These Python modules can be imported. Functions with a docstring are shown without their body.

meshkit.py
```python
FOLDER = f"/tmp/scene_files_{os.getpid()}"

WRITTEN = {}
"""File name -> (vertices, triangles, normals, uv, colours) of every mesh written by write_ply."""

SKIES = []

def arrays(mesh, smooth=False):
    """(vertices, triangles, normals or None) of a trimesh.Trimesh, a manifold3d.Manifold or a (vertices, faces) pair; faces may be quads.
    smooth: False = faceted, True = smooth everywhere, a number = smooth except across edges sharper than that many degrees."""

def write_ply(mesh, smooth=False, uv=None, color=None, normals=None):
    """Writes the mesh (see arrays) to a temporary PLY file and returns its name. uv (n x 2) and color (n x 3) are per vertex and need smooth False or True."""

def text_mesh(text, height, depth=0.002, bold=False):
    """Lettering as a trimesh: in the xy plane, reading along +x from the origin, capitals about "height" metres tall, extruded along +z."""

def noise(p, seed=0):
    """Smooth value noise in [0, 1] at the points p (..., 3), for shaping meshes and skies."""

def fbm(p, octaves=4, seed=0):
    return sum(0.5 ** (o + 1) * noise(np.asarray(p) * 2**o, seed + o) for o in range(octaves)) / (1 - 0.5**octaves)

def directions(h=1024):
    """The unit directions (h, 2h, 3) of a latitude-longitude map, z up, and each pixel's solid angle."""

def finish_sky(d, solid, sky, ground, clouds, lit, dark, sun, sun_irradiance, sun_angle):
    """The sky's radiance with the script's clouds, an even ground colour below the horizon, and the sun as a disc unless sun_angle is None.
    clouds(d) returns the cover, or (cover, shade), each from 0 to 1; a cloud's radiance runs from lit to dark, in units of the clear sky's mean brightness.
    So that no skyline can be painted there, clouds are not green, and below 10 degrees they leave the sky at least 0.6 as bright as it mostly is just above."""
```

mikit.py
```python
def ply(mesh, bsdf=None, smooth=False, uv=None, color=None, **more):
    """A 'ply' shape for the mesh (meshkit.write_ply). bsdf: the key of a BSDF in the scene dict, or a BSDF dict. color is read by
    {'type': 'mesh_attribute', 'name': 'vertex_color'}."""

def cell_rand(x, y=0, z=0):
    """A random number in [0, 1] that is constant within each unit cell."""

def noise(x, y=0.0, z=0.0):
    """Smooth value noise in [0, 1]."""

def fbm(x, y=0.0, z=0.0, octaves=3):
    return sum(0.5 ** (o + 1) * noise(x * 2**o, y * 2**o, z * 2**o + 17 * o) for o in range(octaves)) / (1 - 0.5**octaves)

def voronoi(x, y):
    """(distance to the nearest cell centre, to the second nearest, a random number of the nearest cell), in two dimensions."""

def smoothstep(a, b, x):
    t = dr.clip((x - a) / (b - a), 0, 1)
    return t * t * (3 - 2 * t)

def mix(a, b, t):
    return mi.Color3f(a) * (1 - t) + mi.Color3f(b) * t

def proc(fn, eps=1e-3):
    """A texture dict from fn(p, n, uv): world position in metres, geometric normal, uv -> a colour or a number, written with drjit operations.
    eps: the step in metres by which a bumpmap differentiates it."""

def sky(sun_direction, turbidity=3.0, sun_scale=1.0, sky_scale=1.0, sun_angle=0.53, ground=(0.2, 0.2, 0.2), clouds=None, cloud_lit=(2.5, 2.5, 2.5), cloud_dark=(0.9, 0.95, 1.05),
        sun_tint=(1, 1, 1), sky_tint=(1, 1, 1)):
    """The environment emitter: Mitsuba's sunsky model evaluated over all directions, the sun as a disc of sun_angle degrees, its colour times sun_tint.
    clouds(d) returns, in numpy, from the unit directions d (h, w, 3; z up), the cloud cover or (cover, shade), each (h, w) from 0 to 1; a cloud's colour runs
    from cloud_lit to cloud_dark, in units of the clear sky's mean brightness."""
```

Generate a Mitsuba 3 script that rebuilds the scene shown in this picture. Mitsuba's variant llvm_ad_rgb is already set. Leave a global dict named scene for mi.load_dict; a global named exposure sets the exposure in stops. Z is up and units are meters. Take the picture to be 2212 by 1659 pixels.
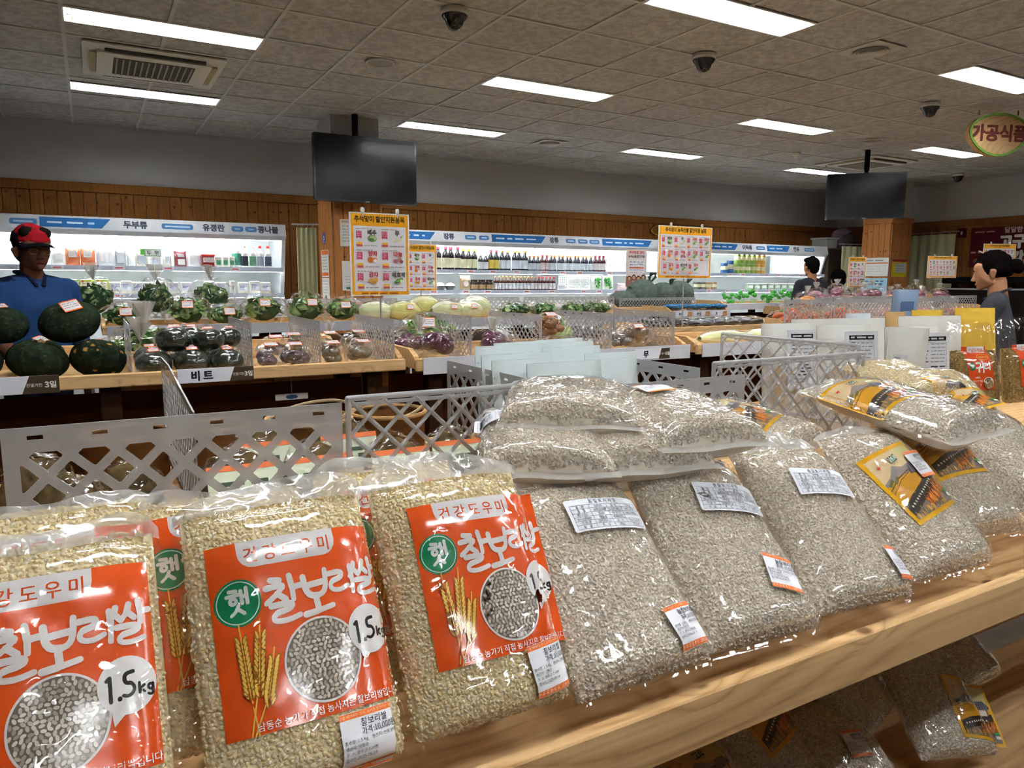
import glob, math, random
import numpy as np
import trimesh
import manifold3d as m3
import mitsuba as mi
import drjit as dr
import mikit
import meshkit
from mikit import proc, noise, fbm, smoothstep, mix
from shapely import affinity, box as sbox, union_all
from shapely.geometry import LineString, Point, Polygon

T = mi.ScalarTransform4f
scene, labels = {}, {}

# ---------------------------------------------------------------- camera, lights, exposure
CAM_Z = 1.356
scene['camera'] = {
    'type': 'perspective', 'fov': 69.92, 'near_clip': 0.02, 'far_clip': 60.0,
    'to_world': T().look_at(origin=[0, 0, CAM_Z], target=[0.4917552, 0.85969604, CAM_Z - 0.1382011], up=[0.06510666, 0.12197019, 0.99039608]),
}
exposure = 2.1
TUBE = 34.0          # radiance of the ceiling tubes
FRIDGE_TUBE = 10.0    # radiance of the tubes in the chilled cabinets
TUBE_TINT = (0.97, 1.0, 1.0)
CEIL = 3.0


def lin(c):
    """'#rrggbb' as linear rgb"""
    if not isinstance(c, str):
        return np.asarray(c, float)
    v = np.array([int(c[i:i + 2], 16) for i in (1, 3, 5)]) / 255.0
    return np.where(v <= 0.04045, v / 12.92, ((v + 0.055) / 1.055) ** 2.4)


def rgb(c):
    return {'type': 'rgb', 'value': [float(x) for x in lin(c)]}


# ---------------------------------------------------------------- materials
def wood(c1, c2, cd, along, s=1.0, knots=1.0):
    """pine: growth rings stretched along one axis, and dark knots"""
    c1, c2, cd = ([float(x) for x in c] for c in (c1, c2, cd))
    a, b = [k for k in range(3) if k != along]
    def fn(p, n, uv):
        l, u, v = p[along], p[a], p[b]
        w = noise(l * 1.6 * s, u * 9 * s, v * 9 * s)
        ring = (u * 1.0 + v * 0.8) * 55 * s + w * 7.0
        # knots: sparse cells along the board
        cl, cu = dr.floor(l * 3.4), dr.floor((u + v) * 11)
        kx = mikit.cell_rand(cl, cu, 5)
        dl = (l * 3.4 - cl - 0.2 - 0.6 * mikit.cell_rand(cl, cu, 6)) / 3.4
        du = ((u + v) * 11 - cu - 0.3 - 0.4 * mikit.cell_rand(cl, cu, 7)) / 11
        r = dr.sqrt(dl * dl * 0.7 + du * du)
        has = dr.select(kx > 0.72, 1.0, 0.0) * knots
        ring += has * 3.0 * dr.exp(-r * r / 0.0016)
        g = dr.abs(dr.sin(ring * 1.6))
        g = 1 - dr.power(g, 0.7)
        f = noise(l * 7, u * 180, v * 180)
        c = mix(c1, c2, dr.clip(g * 0.75 + (f - 0.5) * 0.5 + (w - 0.5) * 0.6, 0, 1))
        k = has * (1 - smoothstep(0.006, 0.017, r + (f - 0.5) * 0.006))
        return mix(c, cd, k * 0.85)
    return fn


def mat(key, d):
    scene[key] = d
    return key


def coated(color):
    return {'type': 'twosided', 'a': {'type': 'diffuse', 'reflectance': color}}


def principled(color, rough=0.5, spec=0.5, **k):
    return {'type': 'principled', 'base_color': color, 'roughness': rough, 'specular': spec, **k}


VC = {'type': 'mesh_attribute', 'name': 'vertex_color'}
mat('m_matte', {'type': 'twosided', 'a': {'type': 'diffuse', 'reflectance': VC}})
mat('m_satin', {'type': 'twosided', 'a': {'type': 'diffuse', 'reflectance': VC}})
mat('m_gloss', {'type': 'twosided', 'a': principled(VC, 0.16, 0.5)})
mat('m_screen', {'type': 'twosided', 'a': principled(rgb((0.004, 0.004, 0.006)), 0.18, 0.22)})
mat('m_film', {'type': 'thindielectric', 'int_ior': 1.52})
mat('m_haze', {'type': 'blendbsdf', 'weight': 0.34, 'a': {'type': 'thindielectric', 'int_ior': 1.5},
               'b': {'type': 'twosided', 'd': {'type': 'diffuse', 'reflectance': rgb((0.62, 0.61, 0.58))}}})
mat('m_frost', {'type': 'blendbsdf', 'weight': 0.56, 'a': {'type': 'thindielectric', 'int_ior': 1.5},
                'b': {'type': 'twosided', 'd': principled(rgb((0.42, 0.42, 0.43)), 0.3, 0.5)}})
mat('m_metal', {'type': 'twosided', 'a': principled(rgb((0.6, 0.6, 0.62)), 0.3, 0.5, metallic=0.9)})
mat('m_plaster', coated(rgb((0.47, 0.46, 0.45))))
mat('m_tile', {'type': 'twosided', 'a': {'type': 'diffuse', 'reflectance': proc(
    lambda p, n, uv: mix((0.34, 0.331, 0.313), (0.46, 0.45, 0.43), smoothstep(0.22, 0.78, 0.55 * noise(p.x * 26, p.y * 26, 1.0) + 0.45 * noise(p.x * 80, p.y * 80, 3.0))))}})
mat('m_floor', coated(proc(lambda p, n, uv: mix((0.16, 0.13, 0.10), (0.22, 0.18, 0.145), noise(p.x * 3, p.y * 3, 0)))))
PINE = (lin('#c9a578'), lin('#a37c50'), lin('#4a2618'))
mat('m_pine', coated(proc(wood(*PINE, 0))))
mat('m_wallwood', coated(proc(wood(lin('#644022'), lin('#4e3018'), lin('#221008'), 2, 0.8))))


# ---------------------------------------------------------------- building helpers
_n = {}


def number(key):
    k = _n.get(key, 0)
    _n[key] = k + 1
    return key if k == 0 else f'{key}_{k:03d}'


def thing(name, label, cat, group=None):
    key = number(name)
    labels[key] = {'label': label, 'category': cat}
    if group:
        labels[key]['group'] = group
    return key


def struct(name, label=None):
    labels[name] = {'kind': 'structure'}
    if label:
        labels[name]['label'] = label
    _n[name] = 1
    return name


def M(*meshes):
    """one mesh out of several (Trimesh or (v, f))"""
    ms = [x if isinstance(x, trimesh.Trimesh) else trimesh.Trimesh(np.asarray(x[0], float), np.asarray(x[1], int), process=False) for x in meshes]
    return trimesh.util.concatenate(ms) if len(ms) > 1 else ms[0]


def put(key, mesh, m, color=None, smooth=30, colors=None):
    """the shape dict; with a colour the material is one of the vertex-coloured ones"""
    if color is None and colors is None:
        scene[key] = mikit.ply(mesh, m, smooth=smooth)
        return key
    if not isinstance(mesh, trimesh.Trimesh):
        mesh = M(mesh)
    if colors is None:
        if smooth not in (True, False):
            mesh = trimesh.graph.smooth_shade(mesh, angle=np.radians(smooth), facet_minarea=None)
            smooth = True
        colors = np.tile(lin(color), (len(mesh.vertices), 1))
    scene[key] = mikit.ply(mesh, m, smooth=smooth, color=colors)
    return key


def part(parent, name, mesh, m='m_satin', color=None, smooth=30, label=None, kind=None, colors=None):
    key = number(f'{parent}__{name}')
    put(key, mesh, m, color, smooth, colors)
    if label or kind:
        labels[key] = {}
        if label:
            labels[key]['label'] = label
        if kind:
            labels[key]['kind'] = kind
    return key


def share(key, src, tw):
    """the same shape dict elsewhere"""
    scene[key] = {**scene[src], 'to_world': tw}
    return key


def bx(x0, x1, y0, y1, z0, z1):
    b = trimesh.creation.box((x1 - x0, y1 - y0, z1 - z0))
    b.apply_translation(((x0 + x1) / 2, (y0 + y1) / 2, (z0 + z1) / 2))
    return b


def rbx(x0, x1, y0, y1, z0, z1, r=0.004):
    """box with chamfered edges"""
    pts = []
    for x in (x0, x1):
        for y in (y0, y1):
            for z in (z0, z1):
                sx, sy, sz = (1 if x == x0 else -1), (1 if y == y0 else -1), (1 if z == z0 else -1)
                pts += [(x + sx * r, y + sy * r, z), (x + sx * r, y, z + sz * r), (x, y + sy * r, z + sz * r)]
    return trimesh.convex.convex_hull(np.array(pts))


def tube(pts, r, n=8):
    """a tube along a polyline"""
    pts = np.asarray(pts, float)
    rs = np.broadcast_to(r, len(pts))
    d = np.gradient(pts, axis=0)
    d /= np.linalg.norm(d, axis=1, keepdims=True) + 1e-12
    ref = np.array([0, 0, 1.0]) if abs(d[0, 2]) < 0.9 else np.array([1.0, 0, 0])
    v = []
    a = np.arange(n) * 2 * np.pi / n
    for p, t, q in zip(pts, d, rs):
        u = np.cross(ref, t)
        u /= np.linalg.norm(u) + 1e-12
        w = np.cross(t, u)
        ref = w if abs(np.dot(w, t)) < 0.5 and len(pts) > 2 else ref
        ref = np.cross(t, u)
        v.append(p + q * (np.cos(a)[:, None] * u + np.sin(a)[:, None] * w))
    v = np.vstack(v + [pts[:1], pts[-1:]])
    f = []
    m = len(pts)
    for i in range(m - 1):
        for j in range(n):
            k = (j + 1) % n
            f += [(i * n + j, i * n + k, (i + 1) * n + k), (i * n + j, (i + 1) * n + k, (i + 1) * n + j)]
    for j in range(n):
        k = (j + 1) % n
        f += [(m * n, k, j), (m * n + 1, (m - 1) * n + j, (m - 1) * n + k)]
    return trimesh.Trimesh(v, f, process=False)


def lathe(profile, n=24):
    """revolve (radius, z) pairs about z"""
    p = np.asarray(profile, float)
    a = np.arange(n) * 2 * np.pi / n
    v = np.stack([p[:, None, 0] * np.cos(a), p[:, None, 0] * np.sin(a), np.repeat(p[:, 1:2], n, 1)], -1).reshape(-1, 3)
    f = []
    for i in range(len(p) - 1):
        for j in range(n):
            k = (j + 1) % n
            f += [(i * n + j, i * n + k, (i + 1) * n + k), (i * n + j, (i + 1) * n + k, (i + 1) * n + j)]
    return trimesh.Trimesh(v, f, process=False)


def extrude(poly, depth):
    """shapely polygon(s) extruded along +z"""
    gs = [g for g in getattr(poly, 'geoms', [poly]) if g.area > 1e-10]
    return M(*[trimesh.creation.extrude_polygon(g, depth, engine='earcut') for g in gs])


def frame(O, U, V, N):
    m = np.eye(4)
    m[:3, 0], m[:3, 1], m[:3, 2], m[:3, 3] = U, V, N, O
    return m


def euler(yaw=0, pitch=0, roll=0):
    """columns: right, up-the-face, out-of-the-face; pitch 90 = upright facing -y, 0 = lying face up; degrees"""
    y, p, r = map(math.radians, (yaw, pitch, roll))
    U, V, N = np.array([1.0, 0, 0]), np.array([0, math.cos(p), math.sin(p)]), np.array([0, -math.sin(p), math.cos(p)])
    U, V = U * math.cos(r) + V * math.sin(r), V * math.cos(r) - U * math.sin(r)
    Z = np.array([[math.cos(y), -math.sin(y), 0], [math.sin(y), math.cos(y), 0], [0, 0, 1]])
    return Z @ U, Z @ V, Z @ N


def moved(mesh, mtx):
    mesh = mesh.copy()
    mesh.apply_transform(mtx)
    return mesh


# ---------------------------------------------------------------- lettering
_font, _glyphs = {}, {}


def text(s, h, bold=0.0, align='l', px=48):
    """lettering as shapely polygons: capitals about h tall, the baseline at y = 0"""
    from PIL import Image, ImageDraw, ImageFont
    k = (s, px)
    if k not in _glyphs:
        if px not in _font:
            _font[px] = ImageFont.truetype(glob.glob('/opt/blender-*/*/datafiles/fonts/Noto Sans CJK*')[0], px)
        f = _font[px]
        x0, y0, x1, y1 = f.getbbox(s, anchor='ls')
        im = Image.new('L', (max(x1 - x0, 1) + 8, max(y1 - y0, 1) + 8))
        ImageDraw.Draw(im).text((4 - x0, 4 - y0), s, 255, f, anchor='ls')
        on = np.pad(np.asarray(im) > 110, ((0, 0), (1, 1))).astype(np.int8)
        rows, starts = np.nonzero(np.diff(on, axis=1) == 1)
        ends = np.nonzero(np.diff(on, axis=1) == -1)[1]
        g = union_all(sbox(starts, -rows - 1, ends, -rows)).buffer(0.55, quad_segs=2).buffer(-0.55, quad_segs=2).simplify(0.55)
        _glyphs[k] = affinity.translate(g, -4, 4 - y0), x1 - x0
    g, w = _glyphs[k]
    if bold:
        g = g.buffer(bold * px, quad_segs=2).simplify(0.4)
    q = h / (0.78 * px)
    dx = {'l': 0, 'c': -w / 2, 'r': -w}[align]
    return affinity.scale(affinity.translate(g, dx, 0), q, q, origin=(0, 0))


def at(g, x, y, rot=0.0):
    return affinity.translate(affinity.rotate(g, rot, origin=(0, 0)) if rot else g, x, y)


def stroke(pts, r):
    return LineString(pts).buffer(r, quad_segs=3)


def rrect(x0, y0, x1, y1, r):
    return sbox(x0 + r, y0 + r, x1 - r, y1 - r).buffer(r, quad_segs=4)


def flat(g, step=None):
    """triangles of a shapely geometry: (points, faces)"""
    vs, fs, n = [], [], 0
    for q in getattr(g, 'geoms', [g]):
        if q.geom_type != 'Polygon' or q.area < 1e-10:
            continue
        v, f = trimesh.creation.triangulate_polygon(q, engine='earcut')
        if len(f) == 0:
            continue
        vs.append(np.c_[v, np.zeros(len(v))])
        fs.append(f + n)
        n += len(v)
    if not vs:
        return np.zeros((0, 3)), np.zeros((0, 3), int)
    v, f = np.vstack(vs), np.vstack(fs)
    if step:
        v, f = trimesh.remesh.subdivide_to_size(v, f, step, max_iter=12)
    a, b, c = v[f[:, 0]], v[f[:, 1]], v[f[:, 2]]
    neg = np.cross(b - a, c - a)[:, 2] < 0
    f[neg] = f[neg][:, ::-1]
    return v[:, :2], f


def printed(layers, place, lift=0.0002, step=None):
    """layers [(geometry, colour), ...] laid one above another; place(xy, lift) -> points. returns mesh, colours"""
    vs, fs, cs, n = [], [], [], 0
    for i, (g, c) in enumerate(layers):
        v, f = flat(g, step)
        if len(f):
            vs.append(place(v, lift * (i + 1)))
            fs.append(f + n)
            cs.append(np.tile(lin(c), (len(v), 1)))
            n += len(v)
    return trimesh.Trimesh(np.vstack(vs), np.vstack(fs), process=False), np.vstack(cs)


def on_plane(O, U, V, N):
    O, U, V, N = map(np.asarray, (O, U, V, N))
    return lambda xy, l: O + xy[:, :1] * U + xy[:, 1:2] * V + l * N


def print_part(parent, name, layers, place, m='m_matte', lift=0.0003, step=None, label=None):
    mesh, col = printed(layers, place, lift, step)
    return part(parent, name, mesh, m, colors=col, smooth=True, label=label)


# ---------------------------------------------------------------- the room
X0, X1, Y0, Y1 = -2.45, 12.45, -3.6, 9.29
k = struct('floor'); put('floor', bx(X0, X1, Y0, Y1, -0.1, 0), 'm_floor')
WOOD_TOP = 2.39
k = struct('wall_back')
put(k, bx(X0, X1, Y1, Y1 + 0.1, 0, CEIL + 0.2), 'm_plaster')
k = struct('wall_right')
put(k, bx(X1, X1 + 0.1, 1.0, Y1, 0, CEIL + 0.2), 'm_plaster')
# knotty pine boarding on the back and right walls, each board its own piece
k = struct('trim_1', 'dark pine cap rail along the top of the boarding')
put(k, rbx(X0, X1 - 0.03, Y1 - 0.045, Y1, WOOD_TOP - 0.10, WOOD_TOP), 'm_wallwood')
k = struct('trim_2', 'dark pine cap rail on the right wall')
put(k, rbx(X1 - 0.045, X1, 2.0, Y1 - 0.05, WOOD_TOP - 0.10, WOOD_TOP), 'm_wallwood')
rng = random.Random(5)
x, src = -1.2, None
while x < X1 - 0.1:
    kk = number('wall_back__plank')
    if src is None:
        src = kk
        put(kk, rbx(0, 0.116, Y1 - 0.024, Y1 - 0.001, 1.0, WOOD_TOP - 0.1, 0.004), 'm_wallwood')
        base = scene[kk]
    scene[kk] = {**base, 'to_world': T().translate([x, rng.uniform(-0.003, 0.001), 0])}
    x += 0.12
y, src = 2.0, None
while y < Y1 - 0.15:
    kk = number('wall_right__plank')
    if src is None:
        src = kk
        put(kk, rbx(X1 - 0.024, X1 - 0.001, 0, 0.136, 0.6, WOOD_TOP - 0.1, 0.004), 'm_wallwood')
        base = scene[kk]
    scene[kk] = {**base, 'to_world': T().translate([rng.uniform(-0.003, 0.001), y, 0])}
    y += 0.14

# ---------------------------------------------------------------- the ceiling: tiles in a white T-bar grid
GX, GY, P = -0.045, 0.036, 0.6
struct('ceiling')
put('ceiling', bx(X0, X1, Y0, Y1, CEIL + 0.16, CEIL + 0.2), 'm_plaster')
LAMPS = []   # (x of the left end, y of the middle)
for yc in (3.486, 5.586, 7.536):
    for xi in (-0.045, 2.955, 5.955, 8.955):
        LAMPS.append((xi, yc))
for yc in (1.386, -0.714, -2.814):
    for xi in (-0.045, 2.955, 5.955):
        LAMPS.append((xi, yc))
lamp_cells = {}
for xi, yc in LAMPS:
    for d in (0.3, 0.9):
        lamp_cells[(round((xi + d - GX) // P), math.floor((yc - GY) / P))] = yc

def seen(x, y):
    dx, dy, dz = x, y, CEIL - CAM_Z
    f = 0.4917552 * dx + 0.85969604 * dy - 0.1382011 * dz
    r = (0.868296 * dx - 0.49603 * dy + 0.0040 * dz)
    u = (0.0651 * dx + 0.12197 * dy + 0.9904 * dz)
    return f > 0.3 and abs(r / f) < 0.78 and -0.6 < u / f < 0.60


tile0, rest = None, []
tile_dz = random.Random(3)
for i in range(-9, 22):
    for j in range(-11, 16):
        x0, y0 = GX + P * i, GY + P * j
        x1, y1 = min(x0 + P, X1), min(y0 + P, Y1)
        if x1 - x0 < 0.1 or y1 - y0 < 0.1 or x0 < X0 or y0 < Y0:
            continue
        strips = [(y0, y1)]
        if (i, j) in lamp_cells:
            yc = lamp_cells[(i, j)]
            strips = [(a, b) for a, b in ((y0, yc - 0.15), (yc + 0.15, y1)) if b - a > 0.03]
        vis = seen((x0 + x1) / 2, (y0 + y1) / 2)
        for a, b in strips:
            g = 0.009
            full = abs(b - a - P) < 1e-6 and abs(x1 - x0 - P) < 1e-6
            if not vis:
                rest.append(bx(x0 + g, x1 - g, a + g, b - g, CEIL + 0.004, CEIL + 0.02))
                continue
            kk = number('ceiling__tile')
            dz = tile_dz.uniform(0, 0.003)
            if full:
                if tile0 is None:
                    put('_t', rbx(g, P - g, g, P - g, 0.004, 0.02, 0.003), 'm_tile', smooth=False)
                    tile0 = scene.pop('_t')
                scene[kk] = {**tile0, 'to_world': T().translate([x0, a, CEIL + dz])}
            else:
                put(kk, rbx(x0 + g, x1 - g, a + g, b - g, CEIL + 0.004 + dz, CEIL + 0.02 + dz, 0.003), 'm_tile', smooth=False)
part('ceiling', 'far_tiles', M(*rest), 'm_tile', smooth=False, kind='stuff')
lamp_y = [(xi, yc) for xi, yc in LAMPS]
for i in range(-8, 22):
    x = GX + P * i
    if X0 < x < X1:
        cuts = sorted(yc for xi, yc in LAMPS if abs(xi + 0.6 - x) < 0.01)
        ends = [Y0] + [e for yc in cuts for e in (yc - 0.15, yc + 0.15)] + [Y1]
        part('ceiling', 'grid_bar', M(*[bx(x - 0.012, x + 0.012, a, b, CEIL - 0.001, CEIL + 0.006) for a, b in zip(ends[::2], ends[1::2])]), 'm_satin', '#bdbcb8')
for j in range(-10, 16):
    y = GY + P * j
    if Y0 < y < Y1:
        part('ceiling', 'grid_bar', bx(X0, X1, y - 0.012, y + 0.012, CEIL - 0.0012, CEIL + 0.0055), 'm_satin', '#bdbcb8')

# ---------------------------------------------------------------- recessed lamps
emit = {'type': 'area', 'radiance': {'type': 'rgb', 'value': [TUBE * c for c in TUBE_TINT]}}


def lamp(xi, yc, k):
    inview = seen(xi + 0.6, yc) or seen(xi + 0.1, yc) or seen(xi + 1.1, yc)
    col = {-0.045: 'left', 2.955: 'second', 5.955: 'third', 8.955: 'far right'}[xi]
    row = {3.486: 'the near row', 5.586: 'the middle row', 7.536: 'the row by the cabinets', 1.386: 'the row above the grain bags', -0.714: 'the row behind the shopper', -2.814: 'the rearmost row'}[yc]
    t = thing('ceiling_lamp', f'twin tube louvred ceiling lamp, {col} one of {row}', 'ceiling light')
    x0, x1, y0, y1 = xi + 0.012, xi + 1.188, yc - 0.138, yc + 0.138
    # reflector trough: two slanted sides, a top, a ridge between the tubes and two ends
    pr = [(y0, CEIL), (y0 + 0.03, CEIL + 0.075), (yc - 0.03, CEIL + 0.08), (yc, CEIL + 0.03), (yc + 0.03, CEIL + 0.08), (y1 - 0.03, CEIL + 0.075), (y1, CEIL)]
    v = [(x, y, z) for x in (x0, x1) for y, z in pr]
    f = []
    for a in range(6):
        f += [(a, a + 7, a + 8), (a, a + 8, a + 1)]
    f += [(0, a, a + 1) for a in range(1, 6)] + [(7, 7 + a + 1, 7 + a) for a in range(1, 6)]
    part(t, 'reflector', (v, f), 'm_satin', '#cfd1d2', smooth=False)
    rim = sbox(x0 - 0.012, y0 - 0.012, x1 + 0.012, y1 + 0.012).difference(sbox(x0, y0, x1, y1))
    part(t, 'rim', moved(extrude(rim, 0.006), frame((0, 0, CEIL - 0.004), (1, 0, 0), (0, 1, 0), (0, 0, 1))), 'm_satin', '#dcdcda')
    for s in (-1, 1):
        y = yc + s * 0.075
        m = tube([(x0 + 0.03, y, CEIL + 0.042), (x1 - 0.03, y, CEIL + 0.042)], 0.015, 8)
        kk = number(f'{t}__tube')
        scene[kk] = {**mikit.ply(m, {'type': 'diffuse', 'reflectance': rgb((0.8, 0.8, 0.8))}, smooth=True), 'emitter': emit}
        if inview:
            for e in (x0 + 0.012, x1 - 0.036):
                part(t, 'socket', bx(e, e + 0.024, y - 0.012, y + 0.012, CEIL + 0.02, CEIL + 0.066), 'm_satin', '#e8e8e6')
    if not inview:
        return
    nb = 13
    m = M(*[bx(-0.0015, 0.0015, a, b, 0, 0.03) for a, b in ((y0 + 0.006, yc - 0.006), (yc + 0.006, y1 - 0.006))])
    put('_b', m, 'm_satin', '#e6e7e8', smooth=False)
    bl = scene.pop('_b')
    for q in range(nb):
        kk = number(f'{t}__louvre')
        scene[kk] = {**bl, 'to_world': T().translate([x0 + (x1 - x0) * (q + 0.5) / nb, 0, CEIL - 0.001])}


for q, (xi, yc) in enumerate(LAMPS):
    lamp(xi, yc, q)
# ---------------------------------------------------------------- columns, clad in boards below and plastered above
def column(name, label, x0, x1, y0, y1):
    struct(name, label)
    put(name, bx(x0, x1, y0, y1, 0, CEIL + 0.02), 'm_plaster')
    n = 5
    for a, b, fx in ((x0, x1, 'f'), (y0, y1, 'l'), (y0, y1, 'r')):
        for q in range(n):
            s0, s1 = a + (b - a) * q / n, a + (b - a) * (q + 1) / n - 0.004
            m = {'f': lambda: rbx(s0, s1, y0 - 0.02, y0 - 0.001, 0, 2.32), 'l': lambda: rbx(x0 - 0.02, x0 - 0.001, s0, s1, 0, 2.32), 'r': lambda: rbx(x1 + 0.001, x1 + 0.02, s0, s1, 0, 2.32)}[fx]()
            part(name, 'plank', m, 'm_colwood', label=None)
    part(name, 'cap', M(bx(x0 - 0.026, x1 + 0.026, y0 - 0.026, y0, 2.32, 2.41), bx(x0 - 0.026, x0, y0, y1, 2.32, 2.41), bx(x1, x1 + 0.026, y0, y1, 2.32, 2.41)), 'm_colwood')


mat('m_colwood', coated(proc(wood(lin('#95623a'), lin('#7a4b28'), lin('#321809'), 2, 0.8))))
column('column_1', 'square pillar behind the near television', 2.19, 2.69, 7.5, 8.0)
column('column_2', 'square pillar with pine boarding beside the far television', 11.25, 11.77, 7.4, 7.9)


# ---------------------------------------------------------------- ceiling fixtures
def slab(x0, x1, y0, y1, z0, z1, r):
    return moved(extrude(rrect(x0, y0, x1, y1, r), z1 - z0), frame((0, 0, z0), (1, 0, 0), (0, 1, 0), (0, 0, 1)))


def cassette(x0, y0, label):
    t = thing('air_conditioner', label, 'air conditioner')
    S, z = 0.95, CEIL
    part(t, 'flange', slab(x0, x0 + S, y0, y0 + S, z - 0.014, z - 0.003, 0.02), 'm_satin', '#cfccc4')
    part(t, 'panel', slab(x0 + 0.09, x0 + S - 0.09, y0 + 0.14, y0 + S - 0.14, z - 0.036, z - 0.014, 0.03), 'm_satin', '#d6d3ca')
    a, b, c, d = x0 + 0.2, x0 + S - 0.2, y0 + 0.24, y0 + S - 0.24
    part(t, 'grille', bx(a, b, c, d, z - 0.040, z - 0.036), 'm_satin', '#55524d')
    for q in range(13):
        xx = a + (b - a) * (q + 0.5) / 13
        part(t, 'grille_slat', bx(xx - 0.006, xx + 0.006, c, d, z - 0.046, z - 0.040), 'm_satin', '#9a968d')
    for s in (0, 1):
        yy = y0 + (0.09 if s == 0 else S - 0.13)
        part(t, 'louvre', bx(x0 + 0.14, x0 + S - 0.14, yy, yy + 0.035, z - 0.030, z - 0.015), 'm_satin', '#3a3835')
    for s in (0, 1):
        xx = x0 + (0.045 if s == 0 else S - 0.085)
        part(t, 'side_vent', bx(xx, xx + 0.04, y0 + 0.2, y0 + S - 0.2, z - 0.03, z - 0.014), 'm_satin', '#a19678')


cassette(0.06, 6.08, 'square ceiling air conditioner between the two left lamps')
cassette(8.92, 6.16, 'square ceiling air conditioner above the far television')


def dome(x, y, label):
    t = thing('security_camera', label, 'camera')
    tr = frame((x, y, CEIL - 0.003), (1, 0, 0), (0, 1, 0), (0, 0, 1))
    part(t, 'base', moved(lathe([(0, 0), (0.082, 0), (0.086, -0.02), (0.078, -0.036), (0, -0.036)], 28), tr), 'm_satin', '#c6c5c2')
    part(t, 'dome', moved(lathe([(0.08, -0.036), (0.076, -0.046), (0.058, -0.066), (0.05, -0.088), (0.04, -0.106), (0.022, -0.118), (0, -0.122)], 28), tr), 'm_gloss', '#08080a', smooth=True)
    return t


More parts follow.
